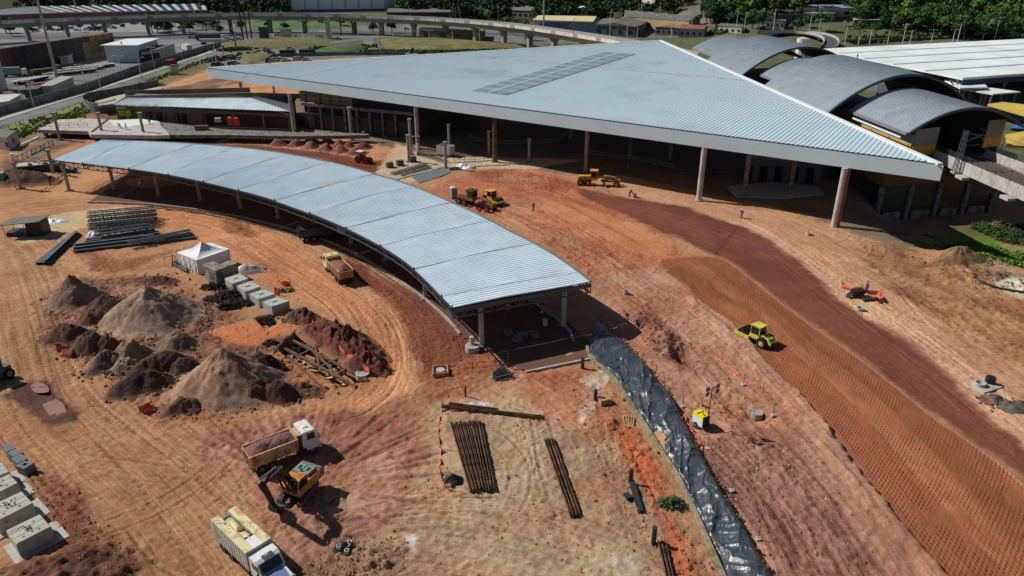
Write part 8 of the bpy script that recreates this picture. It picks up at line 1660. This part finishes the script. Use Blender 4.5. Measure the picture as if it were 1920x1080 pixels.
def hall(name, lab, cat_, pts, h, wall, roof, gable=0., dz=.4, over=.5, rp=False):
    P = [Vector((*g.xy, hz(g.x, g.y))) for g in GP(pts, h)] if rp else [GG(*p) for p in pts]; t = thing(name, lab, cat_, (P[0].x, P[0].y, 0)); o = P[0]; Q = [p - o for p in P]; ar = sum(Q[i].x * Q[(i + 1) % len(Q)].y - Q[(i + 1) % len(Q)].x * Q[i].y for i in range(len(Q)))
    z0 = min(p.z for p in P) - .3; t.location.z = 0; m_ = MB(); m_.prism([q[:2] for q in Q], z0, h + max(0, z0)); m_.build('wall', wall, t); zb = h + max(0, z0); c = sum(Q, Vector()) / len(Q); R_ = [c + (q - c) * (1 + over / max(3, (q - c).length)) for q in Q]; m_ = MB()
    if gable and len(Q) == 4:
        l0, l1 = (R_[1] - R_[0]).length, (R_[2] - R_[1]).length; S = R_ if l0 > l1 else R_[1:] + R_[:1]; r0, r1 = (S[0] + S[3]) / 2, (S[1] + S[2]) / 2; u = lambda p, z: Vector((p.x, p.y, z)); m_.add([u(S[0], zb), u(S[1], zb), u(S[2], zb), u(S[3], zb), u(r0, zb + gable), u(r1, zb + gable)], ((0, 1, 5, 4), (2, 3, 4, 5), (3, 0, 4), (1, 2, 5), (0, 3, 2, 1)))
    else: m_.prism([q[:2] for q in R_], zb + .01, zb + dz)
    rf = m_.build('roof', roof, t); return t, Q, zb
def openings(t, a, b, n, z, w, h, mat='glass', name='window', off=.12):
    d = (b - a); L_ = d.length; d = d / L_; nr = Vector((d.y, -d.x, 0))
    for k in range(n): p = a + d * (L_ * (k + .5) / n) + nr * off; m_ = MB(); m_.box(p.x, p.y, z, w, .2, h, math.atan2(d.y, d.x)); m_.build(name, mat, t)
t, Q, zb = hall('warehouse', 'white walled open sided warehouse in the yard before the containers', 'warehouse', [(202, 117), (263, 117), (300, 103), (245, 104)], 7.4, pm('white_cladding', (206, 210, 214), .6, 0, .05, .3), 'trim', 0, .35, 2.2); openings(t, Q[1], Q[2], 3, .5, 6, 4.5, 'blackm', 'opening')
t, Q, zb = hall('workshop', 'grey lean-to workshop right of the white warehouse', 'building', [(268, 117), (300, 112), (330, 100), (300, 101)], 4.4, 'plast', 'fcem', 0, .3); openings(t, Q[0], Q[1], 3, .3, 4, 3, 'blackm', 'opening')
hall('shed', 'small pale roofed shed in front of the containers', 'shed', [(112, 122), (130, 121), (146, 114), (130, 114)], 3.6, 'plast', 'plast', 0, .25, 1.2); hall('shed', 'long pale roofed shed just behind the panel wall', 'shed', [(78, 178), (102, 177), (140, 160), (118, 158)], 2.8, 'plast', pm('pale_green_roof', (150, 158, 132), .8), 0, .25); hall('shed', 'small dark roofed shed left of the long pale one', 'shed', [(48, 184), (74, 182), (84, 176), (62, 175)], 2.6, 'fcem', 'asphd', 0, .2); hall('shed', 'pale roof at the left edge behind the panel wall', 'shed', [(-20, 212), (20, 206), (44, 192), (4, 194)], 2.6, 'plast', 'plast', 0, .2)
t, Q, zb = hall('factory', 'long low factory with striped panel roof at the upper left', 'factory', [(-80, 31), (110, 25), (190, 23.5), (388, 20), (384, 8), (230, 11), (60, 13), (-80, 26)], 7, pm('pink_wall', (128, 84, 90), .8, 0, .12, .2), 'greyd', 0, .3, .5, True)
fa, fb, fc, fd = Q[1], Q[3], Q[4], Q[6]
for k in range(34):
    a = fa.lerp(fb, (k + .5) / 34); d = fd.lerp(fc, (k + .5) / 34); m_ = MB(); m_.beam(Vector((a.x, a.y, zb + .5)).lerp(Vector((d.x, d.y, zb + .5)), .05), Vector((d.x, d.y, zb + .5)), 2.6, .2); m_.build('roof_panel', pm('pale_roof_panel', (190, 196, 204), .4) if k % 2 else 'solar', t)
t, Q, zb = hall('warehouse', 'large blue roofed warehouse with white walls at the top', 'warehouse', [(548, 22), (722, 20), (740, 8), (566, 9)], 13, pm('blue_white_cladding', (226, 232, 240), .6, 0, .06, .2), 'blroof', 0, 1.0, 1.5); openings(t, Q[0], Q[1], 1, zb - 13, (Q[1] - Q[0]).length, 2.2, 'blue', 'base_band')
for k in range(8): p = Q[0].lerp(Q[1], k / 7); m_ = MB(); m_.box(p.x, p.y - .2, zb - 14, .5, .5, 14); m_.build('pilaster', 'grey', t)
t, Q, zb = hall('warehouse', 'blue and white flat warehouse behind the viaduct bend', 'warehouse', [(1000, 62), (1110, 66), (1116, 54), (1010, 52)], 7.5, pm('slate_blue_wall', (92, 108, 136), .7, 0, .1, .2), 'cream', 0, .7, .8); openings(t, Q[1] * .76, Q[1], 1, 0, 22, 7, 'bluel', 'wall_panel'); openings(t, Q[0], Q[0] + (Q[1] - Q[0]) * .12, 1, 0, 5, 7.4, 'plast', 'wall_panel')
for i, (pts, h, g, lab, wl_, rf_) in enumerate((([(1112, 66), (1190, 70), (1216, 56), (1130, 52)], 6, 2, 'grey roofed open workshop right of the blue warehouse', 'greyd', 'fcem'), ([(1172, 54), (1290, 60), (1312, 46), (1170, 42)], 8, 2.5, 'long workshop with pale walls and spotted grey roof', pm('ochre_wall', (176, 152, 104), .85), 'fcem'), ([(1228, 66), (1270, 67), (1282, 58), (1236, 57)], 5, 1, 'dark shed with a tan roof in front of the long workshop', 'greyd', pm('tan_roof', (140, 122, 86), .85)), ([(1272, 70), (1318, 69), (1326, 60), (1282, 60)], 5.5, 1.6, 'house with a red tiled roof and blue white walls', pm('bluish_wall', (150, 156, 172), .85), 'tile'),
        ([(786, 72), (905, 78), (910, 68), (800, 64)], 5, .0, 'dark long low shop under the viaduct', 'greyd', 'fcem'), ([(1346, 58), (1390, 62), (1394, 54), (1356, 51)], 4, 1.2, 'low house with pale garden walls near the side street', 'plast', 'fcem'), ([(1392, 40), (1450, 42), (1450, 30), (1400, 28)], 6, 1, 'grey roofed house on stilts among the trees', 'greyd', 'fcem'), ([(1436, 50), (1470, 52), (1474, 42), (1440, 41)], 5, 0, 'white walled house among the trees left of the curved road', 'plast', 'fcem'), ([(1456, 40), (1506, 42), (1506, 30), (1460, 29)], 6, 0, 'dark roofed hall below the yellow hoist', 'greyd', 'asphd'), ([(1504, 38), (1560, 40), (1570, 30), (1508, 28)], 5.5, 0, 'concrete house with a pale slab roof on the wooded slope', 'conc', 'conc'), ([(1500, 26), (1600, 26), (1600, 14), (1500, 14)], 6, 1.5, 'pale blue roofed house on the wooded slope', 'plast', pm('pale_blue_roof', (128, 150, 164), .7)), ([(1600, 48), (1648, 46), (1648, 40), (1600, 41)], 4, 0, 'thin pale roof among the trees of the slope', 'fcem', 'plast'),
        ([(960, 34), (1000, 36), (1004, 26), (966, 24)], 6, 0, 'dark concrete frame building behind the viaduct', 'concd', 'concd'), ([(1042, 24), (1066, 24), (1066, 18), (1042, 18)], 5, 1.2, 'pale house between the trees at the top', 'plast', 'fcem'), ([(1085, 26), (1100, 26), (1100, 20), (1085, 20)], 5, 1, 'small white roofed house between the trees at the top', 'plast', 'wlite'), ([(726, 36), (845, 36), (845, 28), (730, 28)], 5, 0, 'long dark open shed with a pale roof before the forest', 'asphd', 'fcem'), ([(960, 10), (990, 10), (990, 4), (960, 4)], 8, 1, 'tall pale house at the top among trees', 'plast', 'fcem'), ([(1200, 14), (1230, 14), (1230, 6), (1200, 6)], 8, 1, 'white house at the top among dark trees', 'plast', 'fcem'))):
    t, Q, zb = hall('house' if 'house' in lab else 'building', lab, 'house' if 'house' in lab else 'building', pts, h, wl_, rf_, g); openings(t, Q[0], Q[1], 4, max(0, zb - h) + h * .35, max(1.2, (Q[1] - Q[0]).length * .09), h * .28, 'glass')
    if i == 1:
        for k in range(12):
            p = Q[0].lerp(Q[1], .1 + .07 * k).lerp(Q[3].lerp(Q[2], .1 + .07 * k), .25 + .4 * ((k * 5) % 3) / 3); m_ = MB(); m_.box(p.x, p.y, zb + 1.25 + .5 * ((k * 5) % 3), 3, 1.2, .3); m_.build('roof_light', 'wlite', t)
t = thing('canopy', 'red petrol station canopy beyond the viaduct piers', 'canopy', G(845, 60)); m_ = MB(); m_.box(0, 0, 5, 34, 9, 1.1); m_.build('roof', pm('red_fascia', (150, 70, 70), .7), t)
for x in (-14, -5, 5, 14): m_ = MB(); m_.cyl((x, 0, 0), (x, 0, 5), .3, None, 6); m_.build('column', 'plast', t)
t = thing('billboard', 'blank yellow billboard on the workshop roof edge', 'billboard', G(1157, 58)); m_ = MB(); m_.box(0, 0, 7.5, 5.2, .4, 4.2); m_.build('panel', pm('pale_yellow', (214, 192, 92), .7), t)
for x in (-2, 2): m_ = MB(); m_.cyl((x, .3, 0), (x, .3, 7.5), .2, None, 6); m_.build('post', 'steeld', t)
t = thing('hoist', 'yellow hoist arm and bracket at the foot of the thick mast', 'hoist', G(1476, 58)); m_ = MB(); m_.box(-3, 0, 15, 4, 1.0, 2.6); m_.beam((-2, 0, 10), (-2, 0, 15), .8); m_.beam((3.5, 0, 17), (5.5, 0, 10), 1.0); m_.build('arm', 'ylt', t)
t = thing('ramp_bridge', 'curved pale ramp bridge with parapets at the right background', 'bridge'); C = cat([G(*p, 4.5) for p in ((1420, 61), (1480, 60), (1530, 63), (1562, 70), (1572, 80), (1568, 90))], 8); Ci = offs(C, -7.0); m_ = MB(); m_.grid([[p, q, Zv(q, 3.9), Zv(p, 3.9), p] for p, q in zip(C, Ci)]); m_.build('deck', 'asphd', t)
for P_ in (C, Ci):
    m_ = MB(); m_.grid([[Zv(p, 3.9), Zv(p, 5.6), Zv(p, 5.6) + Vector((.5, .3, 0)), Zv(p, 3.9) + Vector((.5, .3, 0))] for p in P_]); m_.build('parapet', 'concl', t)
for k in (4, 12, 20, 28): p = C[k].lerp(Ci[k], .5); m_ = MB(); m_.cyl((p.x, p.y, 0), (p.x, p.y, 3.9), .8, None, 10); m_.build('pier', 'conc', t)
for px, py, w, h, lab in ((497, 78, 5, 8, 'dark grey pylon sign beside the highway'), (538, 76, 6, 6.5, 'pale grey gate pillar beside the highway'), (617, 72, 2.2, 12, 'white sign tower with a round top by the highway')):
    g = G(px, py); t = thing('sign_pillar', lab, 'sign', g); m_ = MB(); m_.box(0, 0, 0, w, 2.5, h); m_.build('pillar', 'greyd' if px == 497 else 'plast', t); m_ = MB(); m_.box(0, -.1, h + .01, w * 1.05, 2.7, .4); m_.build('cap', 'conc', t)
for px, py, lab in ((577, 103, 'black site container with open front near the roof edge'), (540, 104, 'dark covered stall left of the black site container'), (598, 103, 'low black trailer right of the black site container')):
    g = G(px, py); t = thing('site_box', lab, 'container', g); m_ = MB(); m_.box(0, 0, .2, 7.5, 2.5, 2.4 if px != 598 else 1.2); m_.build('body', 'blackm', t); m_ = MB(); m_.box(0, 0, .0, 7, 2, .2); m_.build('skid', 'steeld', t)
g = G(329, 139); t = thing('guard_booth', 'small dark booth at the verge of the access road', 'booth', g, .3); m_ = MB(); m_.box(0, 0, 0, 2.4, 2.4, 3.4); m_.build('wall', 'plast', t); m_ = MB(); m_.box(0, 0, 3.41, 2.7, 2.7, .3); m_.build('roof', 'asphd', t)

# ------------------------------------------------------------------ cars, trucks far away
def car_mesh(paint):
    m_ = MB(); m_.m = 0; m_.prof([(-2.1, .3), (2.1, .3), (2.15, .65), (1.1, .88), (-2.05, .9)], -.86, .86); m_.m = 1; m_.prof([(-1.85, .9), (.95, .88), (.25, 1.42), (-1.3, 1.45)], -.74, .74); m_.m = 0; m_.box(-.5, 0, 1.43, 1.5, 1.36, .06)
    m_.m = 2
    for x in (-1.3, 1.35):
        for y in (-.78, .78): m_.cyl((x, y - .1, .32), (x, y + .1, .32), .32, None, 8)
    o = m_.build('tmp', [paint, 'glass', 'black']); me = o.data; bpy.data.objects.remove(o); return me
CP = [('white', (214, 216, 216)), ('silver', (160, 166, 170)), ('red', (150, 40, 36)), ('black', (36, 38, 42)), ('blue', (60, 74, 110))]; CMs = [(n, car_mesh(pm('car_%s' % n, c, .25, 0, .02, 1, spec=.6))) for n, c in CP]
CARS = [(394, 112, 0), (407, 110, 3), (430, 112, 2), (437, 107, 0), (452, 104, 3), (450, 112, 0), (441, 120, 0), (435, 122, 4), (412, 123, 3), (404, 124, 3), (474, 104, 0), (481, 106, 1), (487, 99, 0), (499, 99, 1), (494, 103, 0), (503, 97, 4), (508, 101, 3), (468, 103, 3), (512, 115, 0), (518, 114, 1), (524, 113, 0), (530, 114, 1), (536, 115, 0), (556, 113, 0), (562, 112, 1), (569, 113, 4), (575, 114, 0), (545, 93, 0), (790, 102, 4), (428, 79, 0), (436, 78, 4), (420, 80, 1), (412, 79, 0), (404, 77, 3), (762, 56, 1), (300, 56, 0), (322, 51, 4), (338, 53, 1), (250, 46, 3), (254, 45, 1), (196, 52, 4), (120, 52, 3), (210, 88, 3), (360, 72, 1), (520, 66, 3), (600, 68, 0), (1625, 83, 0), (1650, 82, 0), (1738, 80, 0)]
kc = random.Random(8)
for r_, (x0, x1, y) in enumerate(((30, 190, 58), (40, 320, 54), (60, 330, 50), (100, 330, 47))): CARS += [(kc.uniform(x0, x1), y + kc.uniform(-1, 1), kc.choice([0, 1, 3, 4, 3, 2])) for _ in range(11)]
CARS += [(kc.uniform(425, 640), kc.choice([67.5, 70, 75.5]), kc.choice([0, 1, 3])) for _ in range(14)]; CARS += [(384 + k * 6.5, 117 + kc.uniform(-2, 2) - k * .9, kc.choice([0, 1, 3, 2])) for k in range(16)]
oc = {}
for i, (px, py, c) in enumerate(CARS):
    n, me = CMs[c]; o = link('parked_car', me, None, G(px, py) + Vector((0, 0, .1))); o.rotation_euler = (0, 0, .35 + .25 * math.sin(i * 2.3) + (1.2 if i % 5 == 0 else 0)); oc[n] = oc.get(n, 0) + 1
    where = 'left of the roof corner' if px < 470 and py > 100 else 'by the brown bank' if px < 512 and py > 90 else 'behind the far roof edge' if py > 105 else 'behind the pale flat roof' if px > 1600 else 'in the far car park under the viaduct' if py < 62 and px < 400 else 'on the road behind the bank' if py < 78 and px < 700 else 'far off beyond the yards'; key = (n, where); oc[key] = oc.get(key, 0) + 1
    o['label'] = 'tiny %s car parked %s%s' % (n, where, '' if oc[key] == 1 else ', %s of that colour' % ['', 'second', 'third', 'fourth', 'fifth', 'sixth', 'seventh', 'eighth', 'ninth', 'tenth', 'eleventh', 'twelfth', 'thirteenth'][oc[key] - 1] if oc[key] < 14 else ', one of many'); o['category'] = 'car'; o['group'] = 'cars parked %s' % where
def lorry(lab, px, py, rz, box, L_=9, cabc='white', hb=2.6):
    t = thing('lorry', lab, 'lorry', G(px, py) + Vector((0, 0, .1)), rz); m_ = MB(); m_.box(-.5, 0, 1.0, L_, 2.5, hb); m_.build('box', box, t); m_ = MB(); m_.prof([(L_ / 2 - .2, .6), (L_ / 2 + 1.9, .6), (L_ / 2 + 1.9, 1.6), (L_ / 2 + 1.6, 2.9), (L_ / 2 - .2, 2.9)], -1.2, 1.2); m_.build('cab', cabc, t)
    for x in (-L_ / 2 + .8, -L_ / 2 + 2.1, L_ / 2 + .9):
        for y in (-1.05, 1.05): m_ = MB(); m_.cyl((x, y - .15, .5), (x, y + .15, .5), .5, None, 10); m_.build('wheel', 'black', t)
lorry('white box lorry in the yard right of the warehouse', 352, 97, 2.2, 'plast'); lorry('long grey trailer lorry at the far end of the panel wall', 392, 76, .2, 'greyd', 14); lorry('pale trailer beside the far end of the panel wall', 398, 83, .1, 'plast', 12, hb=1.8); lorry('white lorry on the highway by the sign tower', 608, 71, .1, 'plast', 6); lorry('dark container lorry below the big stack', 86, 139, 1.1, 'rust', 10, 'greyd', 1.2); lorry('silver coach like lorry in the yard left of the dark one', 22, 144, .4, 'greyg', 8)
GTz = 'parked trailers in rows in the yard'; tm_ = MB(); tm_.m = 0; tm_.box(0, 0, 1.0, 6.0, 2.3, .35); tm_.m = 1; tm_.box(0, 0, .2, 4.8, 1.6, .8); o = tm_.build('tmp', ['plast', 'black']); tme = o.data; bpy.data.objects.remove(o); n_ = 0
for r_, (a_, b_, n) in enumerate((((116, 142), (168, 136), 8), ((120, 137), (182, 131), 9), ((126, 133), (204, 126), 11), ((40, 158), (78, 150), 7))):
    for k in range(n):
        o = link('trailer', tme, None, G(a_[0] + (b_[0] - a_[0]) * k / (n - 1), a_[1] + (b_[1] - a_[1]) * k / (n - 1)) + Vector((0, 0, .1))); o.rotation_euler = (0, 0, 1.0 + .08 * math.sin(k * 3 + r_)); tag(o, 'low pale trailer, %s from left in the %s row of the yard' % (ordn[k], ['nearest', 'second', 'third', 'separate left'][r_]), 'trailer', GTz)
# ------------------------------------------------------------------ trees
LM = []
for i, c in enumerate(((66, 98, 40), (48, 76, 34), (86, 116, 48), (56, 82, 46))):
    m = bpy.data.materials.new('leaves_%d' % i); m.use_nodes = True; nt = m.node_tree; b = nt.nodes['Principled BSDF']; oi = nt.nodes.new('ShaderNodeObjectInfo'); tc = nt.nodes.new('ShaderNodeTexCoord'); nz = nt.nodes.new('ShaderNodeTexNoise'); nz.inputs['Scale'].default_value = .6; nz.inputs['Detail'].default_value = 3; nt.links.new(tc.outputs['Object'], nz.inputs['Vector'])
    ad = nt.nodes.new('ShaderNodeMath'); ad.operation = 'ADD'; nt.links.new(oi.outputs['Random'], ad.inputs[0]); nt.links.new(nz.outputs[0], ad.inputs[1]); mr = nt.nodes.new('ShaderNodeMapRange'); mr.inputs[1].default_value = .3; mr.inputs[2].default_value = 1.6; nt.links.new(ad.outputs[0], mr.inputs[0]); mx = nt.nodes.new('ShaderNodeMix'); mx.data_type = 'RGBA'; cc = L(c); mx.inputs[6].default_value = (*[x * .6 for x in cc], 1); mx.inputs[7].default_value = (*[x * 1.6 for x in cc], 1); nt.links.new(mr.outputs[0], mx.inputs[0]); nt.links.new(mx.outputs[2], b.inputs['Base Color']); b.inputs['Roughness'].default_value = .75; b.inputs['Specular IOR Level'].default_value = .2; LM.append(m)
def leaf_quads(rs, n, lobes, size):
    k = rs.integers(0, len(lobes), n); C = lobes[k]; d = rs.normal(size=(n, 3)); d[:, 2] = np.abs(d[:, 2]) * .9 - .25; d /= np.linalg.norm(d, axis=1, keepdims=True); r = C[:, 3] * (.72 + .33 * rs.random(n)); P = C[:, :3] + d * r[:, None]
    nrm = d + .6 * rs.normal(size=(n, 3)); nrm /= np.linalg.norm(nrm, axis=1, keepdims=True); a = np.cross(nrm, rs.normal(size=(n, 3))); a /= np.linalg.norm(a, axis=1, keepdims=True); b = np.cross(nrm, a); s = size * (.6 + .8 * rs.random(n))[:, None]
    return np.stack([P - a * s - b * s * .6, P + a * s * .9 - b * s * .7, P + a * s + b * s * .6, P - a * s * .8 + b * s * .8], 1).reshape(-1, 3)
def quad_mesh(name, V, mat):
    n = len(V) // 4; me = bpy.data.meshes.new(name); me.vertices.add(n * 4); me.vertices.foreach_set('co', V.reshape(-1).astype(np.float32)); me.loops.add(n * 4); me.loops.foreach_set('vertex_index', np.arange(n * 4, dtype=np.int32)); me.polygons.add(n); me.polygons.foreach_set('loop_start', np.arange(0, n * 4, 4, dtype=np.int32)); me.polygons.foreach_set('loop_total', np.full(n, 4, np.int32)); me.update(calc_edges=True); me.materials.append(mat); return me
PROT = []
for i in range(6):
    rs = np.random.default_rng(50 + i); K = 9; h = 7.5 + i % 3; R0 = 3.2 + .3 * (i % 2); lob = np.array([[R0 * .62 * math.cos(a) * rs.uniform(.5, 1.1), R0 * .62 * math.sin(a) * rs.uniform(.5, 1.1), h - R0 + rs.uniform(-1.4, 1.3), R0 * rs.uniform(.42, .72)] for a in np.linspace(0, 6.0, K)] + [[0, 0, h - R0 * .5, R0 * .7]])
    me = quad_mesh('crown', leaf_quads(rs, 620, lob, .42), LM[i % 4]); m_ = MB(); m_.cyl((0, 0, -.4), (.1, .05, h - R0 * 1.1), .28, .16, 7)
    for j in range(0, K, 2): m_.cyl((.06, .03, (h - R0) * .7), tuple(lob[j, :3]), .12, .04, 5)
    o = m_.build('tmp', 'bark'); tme2 = o.data; bpy.data.objects.remove(o); PROT.append((me, tme2, lob))
def tree(i, x, y, s, lab, grp, z=None):
    t = thing('tree', lab, 'tree', (x, y, hz(x, y) if z is None else z), rnd.random() * 6.28, grp); t.scale = (s * rnd.uniform(.85, 1.2), s * rnd.uniform(.85, 1.2), s * rnd.uniform(.85, 1.15)); link('crown', PROT[i][0], t); link('trunk', PROT[i][1], t)
kt = random.Random(21); cand = []
def occ(x, y): return False
BLD = [GP(p) for p in ([(548, 24), (722, 24), (740, 6), (560, 6)], [(726, 38), (845, 38), (845, 26), (726, 26)])]
def region(x0, x1, y0, y1, step, test, tag_):
    y = y0
    while y < y1:
        x = x0
        while x < x1:
            xx, yy = x + kt.uniform(-.45, .45) * step, y + kt.uniform(-.45, .45) * step
            q = Pj((xx, yy, hz(xx, yy) + 3))
            if -40 < q[0] < 1960 and -45 < q[1] and test(*q, xx, yy): cand.append((xx, yy, tag_))
            x += step
        y += step
clear = [(1340, 1600, 48, 90), (1395, 1452, 28, 46), (1455, 1508, 26, 46), (1500, 1602, 12, 42), (1436, 1475, 40, 54), (1598, 1650, 38, 50), (955, 1006, 22, 40), (1040, 1068, 16, 28), (1083, 1102, 18, 30), (724, 850, 24, 48), (540, 745, -60, 30), (985, 1330, 32, 80), (955, 992, 2, 14), (1198, 1232, 4, 18)]
def ok(px, py): return not any(a < px < b and c < py < d for a, b, c, d in clear)
region(100, 440, 430, 800, 6.2, lambda px, py, x, y: px > 1320 and ok(px, py) and py < 40 + 34 * min(1, max(0, (px - 1590) / 300)) + 14 * math.sin(px * .021) * .4, 'green tree on the wooded slope at the upper right')
region(-140, 200, 575, 900, 7.4, lambda px, py, x, y: 735 < px < 1500 and ok(px, py) and py < 42 and kt.random() < .8, 'dark green tree in the wood behind the viaduct')
region(-460, -90, 560, 950, 8.2, lambda px, py, x, y: px < 560 and ok(px, py) and py < (24 if px > 380 else 12) and kt.random() < .75, 'tree behind the factory at the upper left')
cand.sort(key=lambda c: c[0] ** 2 + c[1] ** 2); SP = [(296, 60, 1.5), (286, 62, 1.2), (308, 58, 1.3), (330, 52, 1.0), (345, 52, 1.1), (362, 56, 1.1), (380, 54, 1.0), (340, 60, .9), (356, 62, .9), (400, 56, 1.), (12, 62, 1.3), (60, 60, .5), (180, 58, .5), (232, 57, .5), (270, 47, .5), (300, 46, .5), (318, 64, .9), (372, 50, 1.2), (388, 62, .8), (412, 66, .7), (452, 58, .9), (505, 60, .8), (536, 62, .7), (700, 60, .8), (735, 62, .9), (950, 60, 1.), (985, 76, 1.1), (900, 84, .6), (22, 68, .9), (152, 60, .6), (120, 60, .5), (95, 58, .5), (258, 44, .5), (206, 27, .8), (35, 24, 1.), (110, 20, 1.1), (140, 22, 1.), (1258, 48, 1.1), (1410, 52, 1.3), (1430, 50, 1.1), (1422, 58, 1.), (1370, 40, 1.5), (1384, 36, 1.3), (1350, 46, 1.0), (1494, 56, .9), (1512, 52, .8), (1530, 30, 1.5), (915, 46, 1.), (905, 42, 1.), (870, 34, 1.), (930, 36, 1.2), (1000, 32, 1.), (1310, 46, .7), (1640, 66, .8), (1612, 62, .9), (1700, 66, .7), (1770, 56, .8), (1800, 64, .7), (480, 42, 1.1), (520, 44, 1.1), (560, 46, 1.), (600, 48, 1.), (440, 44, 1.), (640, 50, .8), (690, 48, .8)]
ocs = {}; SP.sort()
OR2 = ordn + ['thirteenth', 'fourteenth', 'fifteenth', 'sixteenth', 'seventeenth', 'eighteenth', 'nineteenth', 'twentieth'] + ['twenty-' + w for w in ordn[:9]] + ['thirtieth', 'thirty-first', 'thirty-second', 'thirty-third']
for i, (px, py, s) in enumerate(SP):
    g = GG(px, py); where = 'single tree by the far car park' if px < 420 else 'tree on the green slope under the viaduct' if px < 700 else 'tree between the houses in the background' if px < 1560 else 'small tree on the meadow behind the pale roof'; ocs[where] = ocs.get(where, 0) + 1; where += ', %s from the left' % OR2[ocs[where] - 1]; tree(i % 6, g.x, g.y, s, where, 'background trees near the houses and yards', g.z)
NI = 290 - len(SP)
for i, (x, y, lab) in enumerate(cand[:NI]): tree(rnd.randrange(6), x, y, rnd.uniform(.9, 1.35), lab, 'trees of the woods beyond the roofs')
rs = np.random.default_rng(9); VV = [[], []]
for x, y, lab in cand[NI:]:
    i = int(rs.integers(0, 6)); lob = PROT[i][2]; s = rs.uniform(.9, 1.35); V = leaf_quads(rs, 90, lob, .85) * s; V = V + np.array([x, y, hz(x, y) - .5]); VV[0 if 'right' in lab else 1].append(V)
for j, m in ((0, LM[0]), (1, LM[1])):
    if VV[j]: o = link('distant_wood', quad_mesh('distant_wood', np.concatenate(VV[j]), m)); o['kind'] = 'stuff'
# undergrowth along verges, as loose tufts
def tufts(name, lines, n, mat, w=1.2, size=.25, seed=3):
    rs = np.random.default_rng(seed); out = []
    for pts in lines:
        P = resample([G(*p) for p in pts], 1.0)
        for _ in range(n):
            p = P[rs.integers(0, len(P))]; x, y = p.x + rs.normal() * w, p.y + rs.normal() * w; out.append([x, y, hz(x, y) + .25, .5])
    o = link(name, quad_mesh(name, leaf_quads(rs, len(out) * 5, np.array(out), size), mat)); o['kind'] = 'stuff'
tufts('verge_grass', [((0, 256), (80, 232), (165, 203), (260, 163), (372, 118)), ((0, 270), (160, 212), (300, 160))], 500, LM[2], 1.0, .3)
tufts('scrub', [((1590, 84), (1760, 76), (1920, 66)), ((1600, 74), (1750, 66), (1920, 58)), ((1340, 70), (1420, 62)), ((700, 97), (820, 99), (960, 96), (1000, 95)), ((600, 92), (690, 88)), ((820, 100), (900, 98)), ((420, 95), (470, 92))], 420, LM[0], 3.0, .7, 4)
tufts('weeds', [((1780, 440), (1830, 425), (1900, 440), (1930, 470)), ((1850, 470), (1920, 490))], 700, LM[2], 1.6, .16, 5)
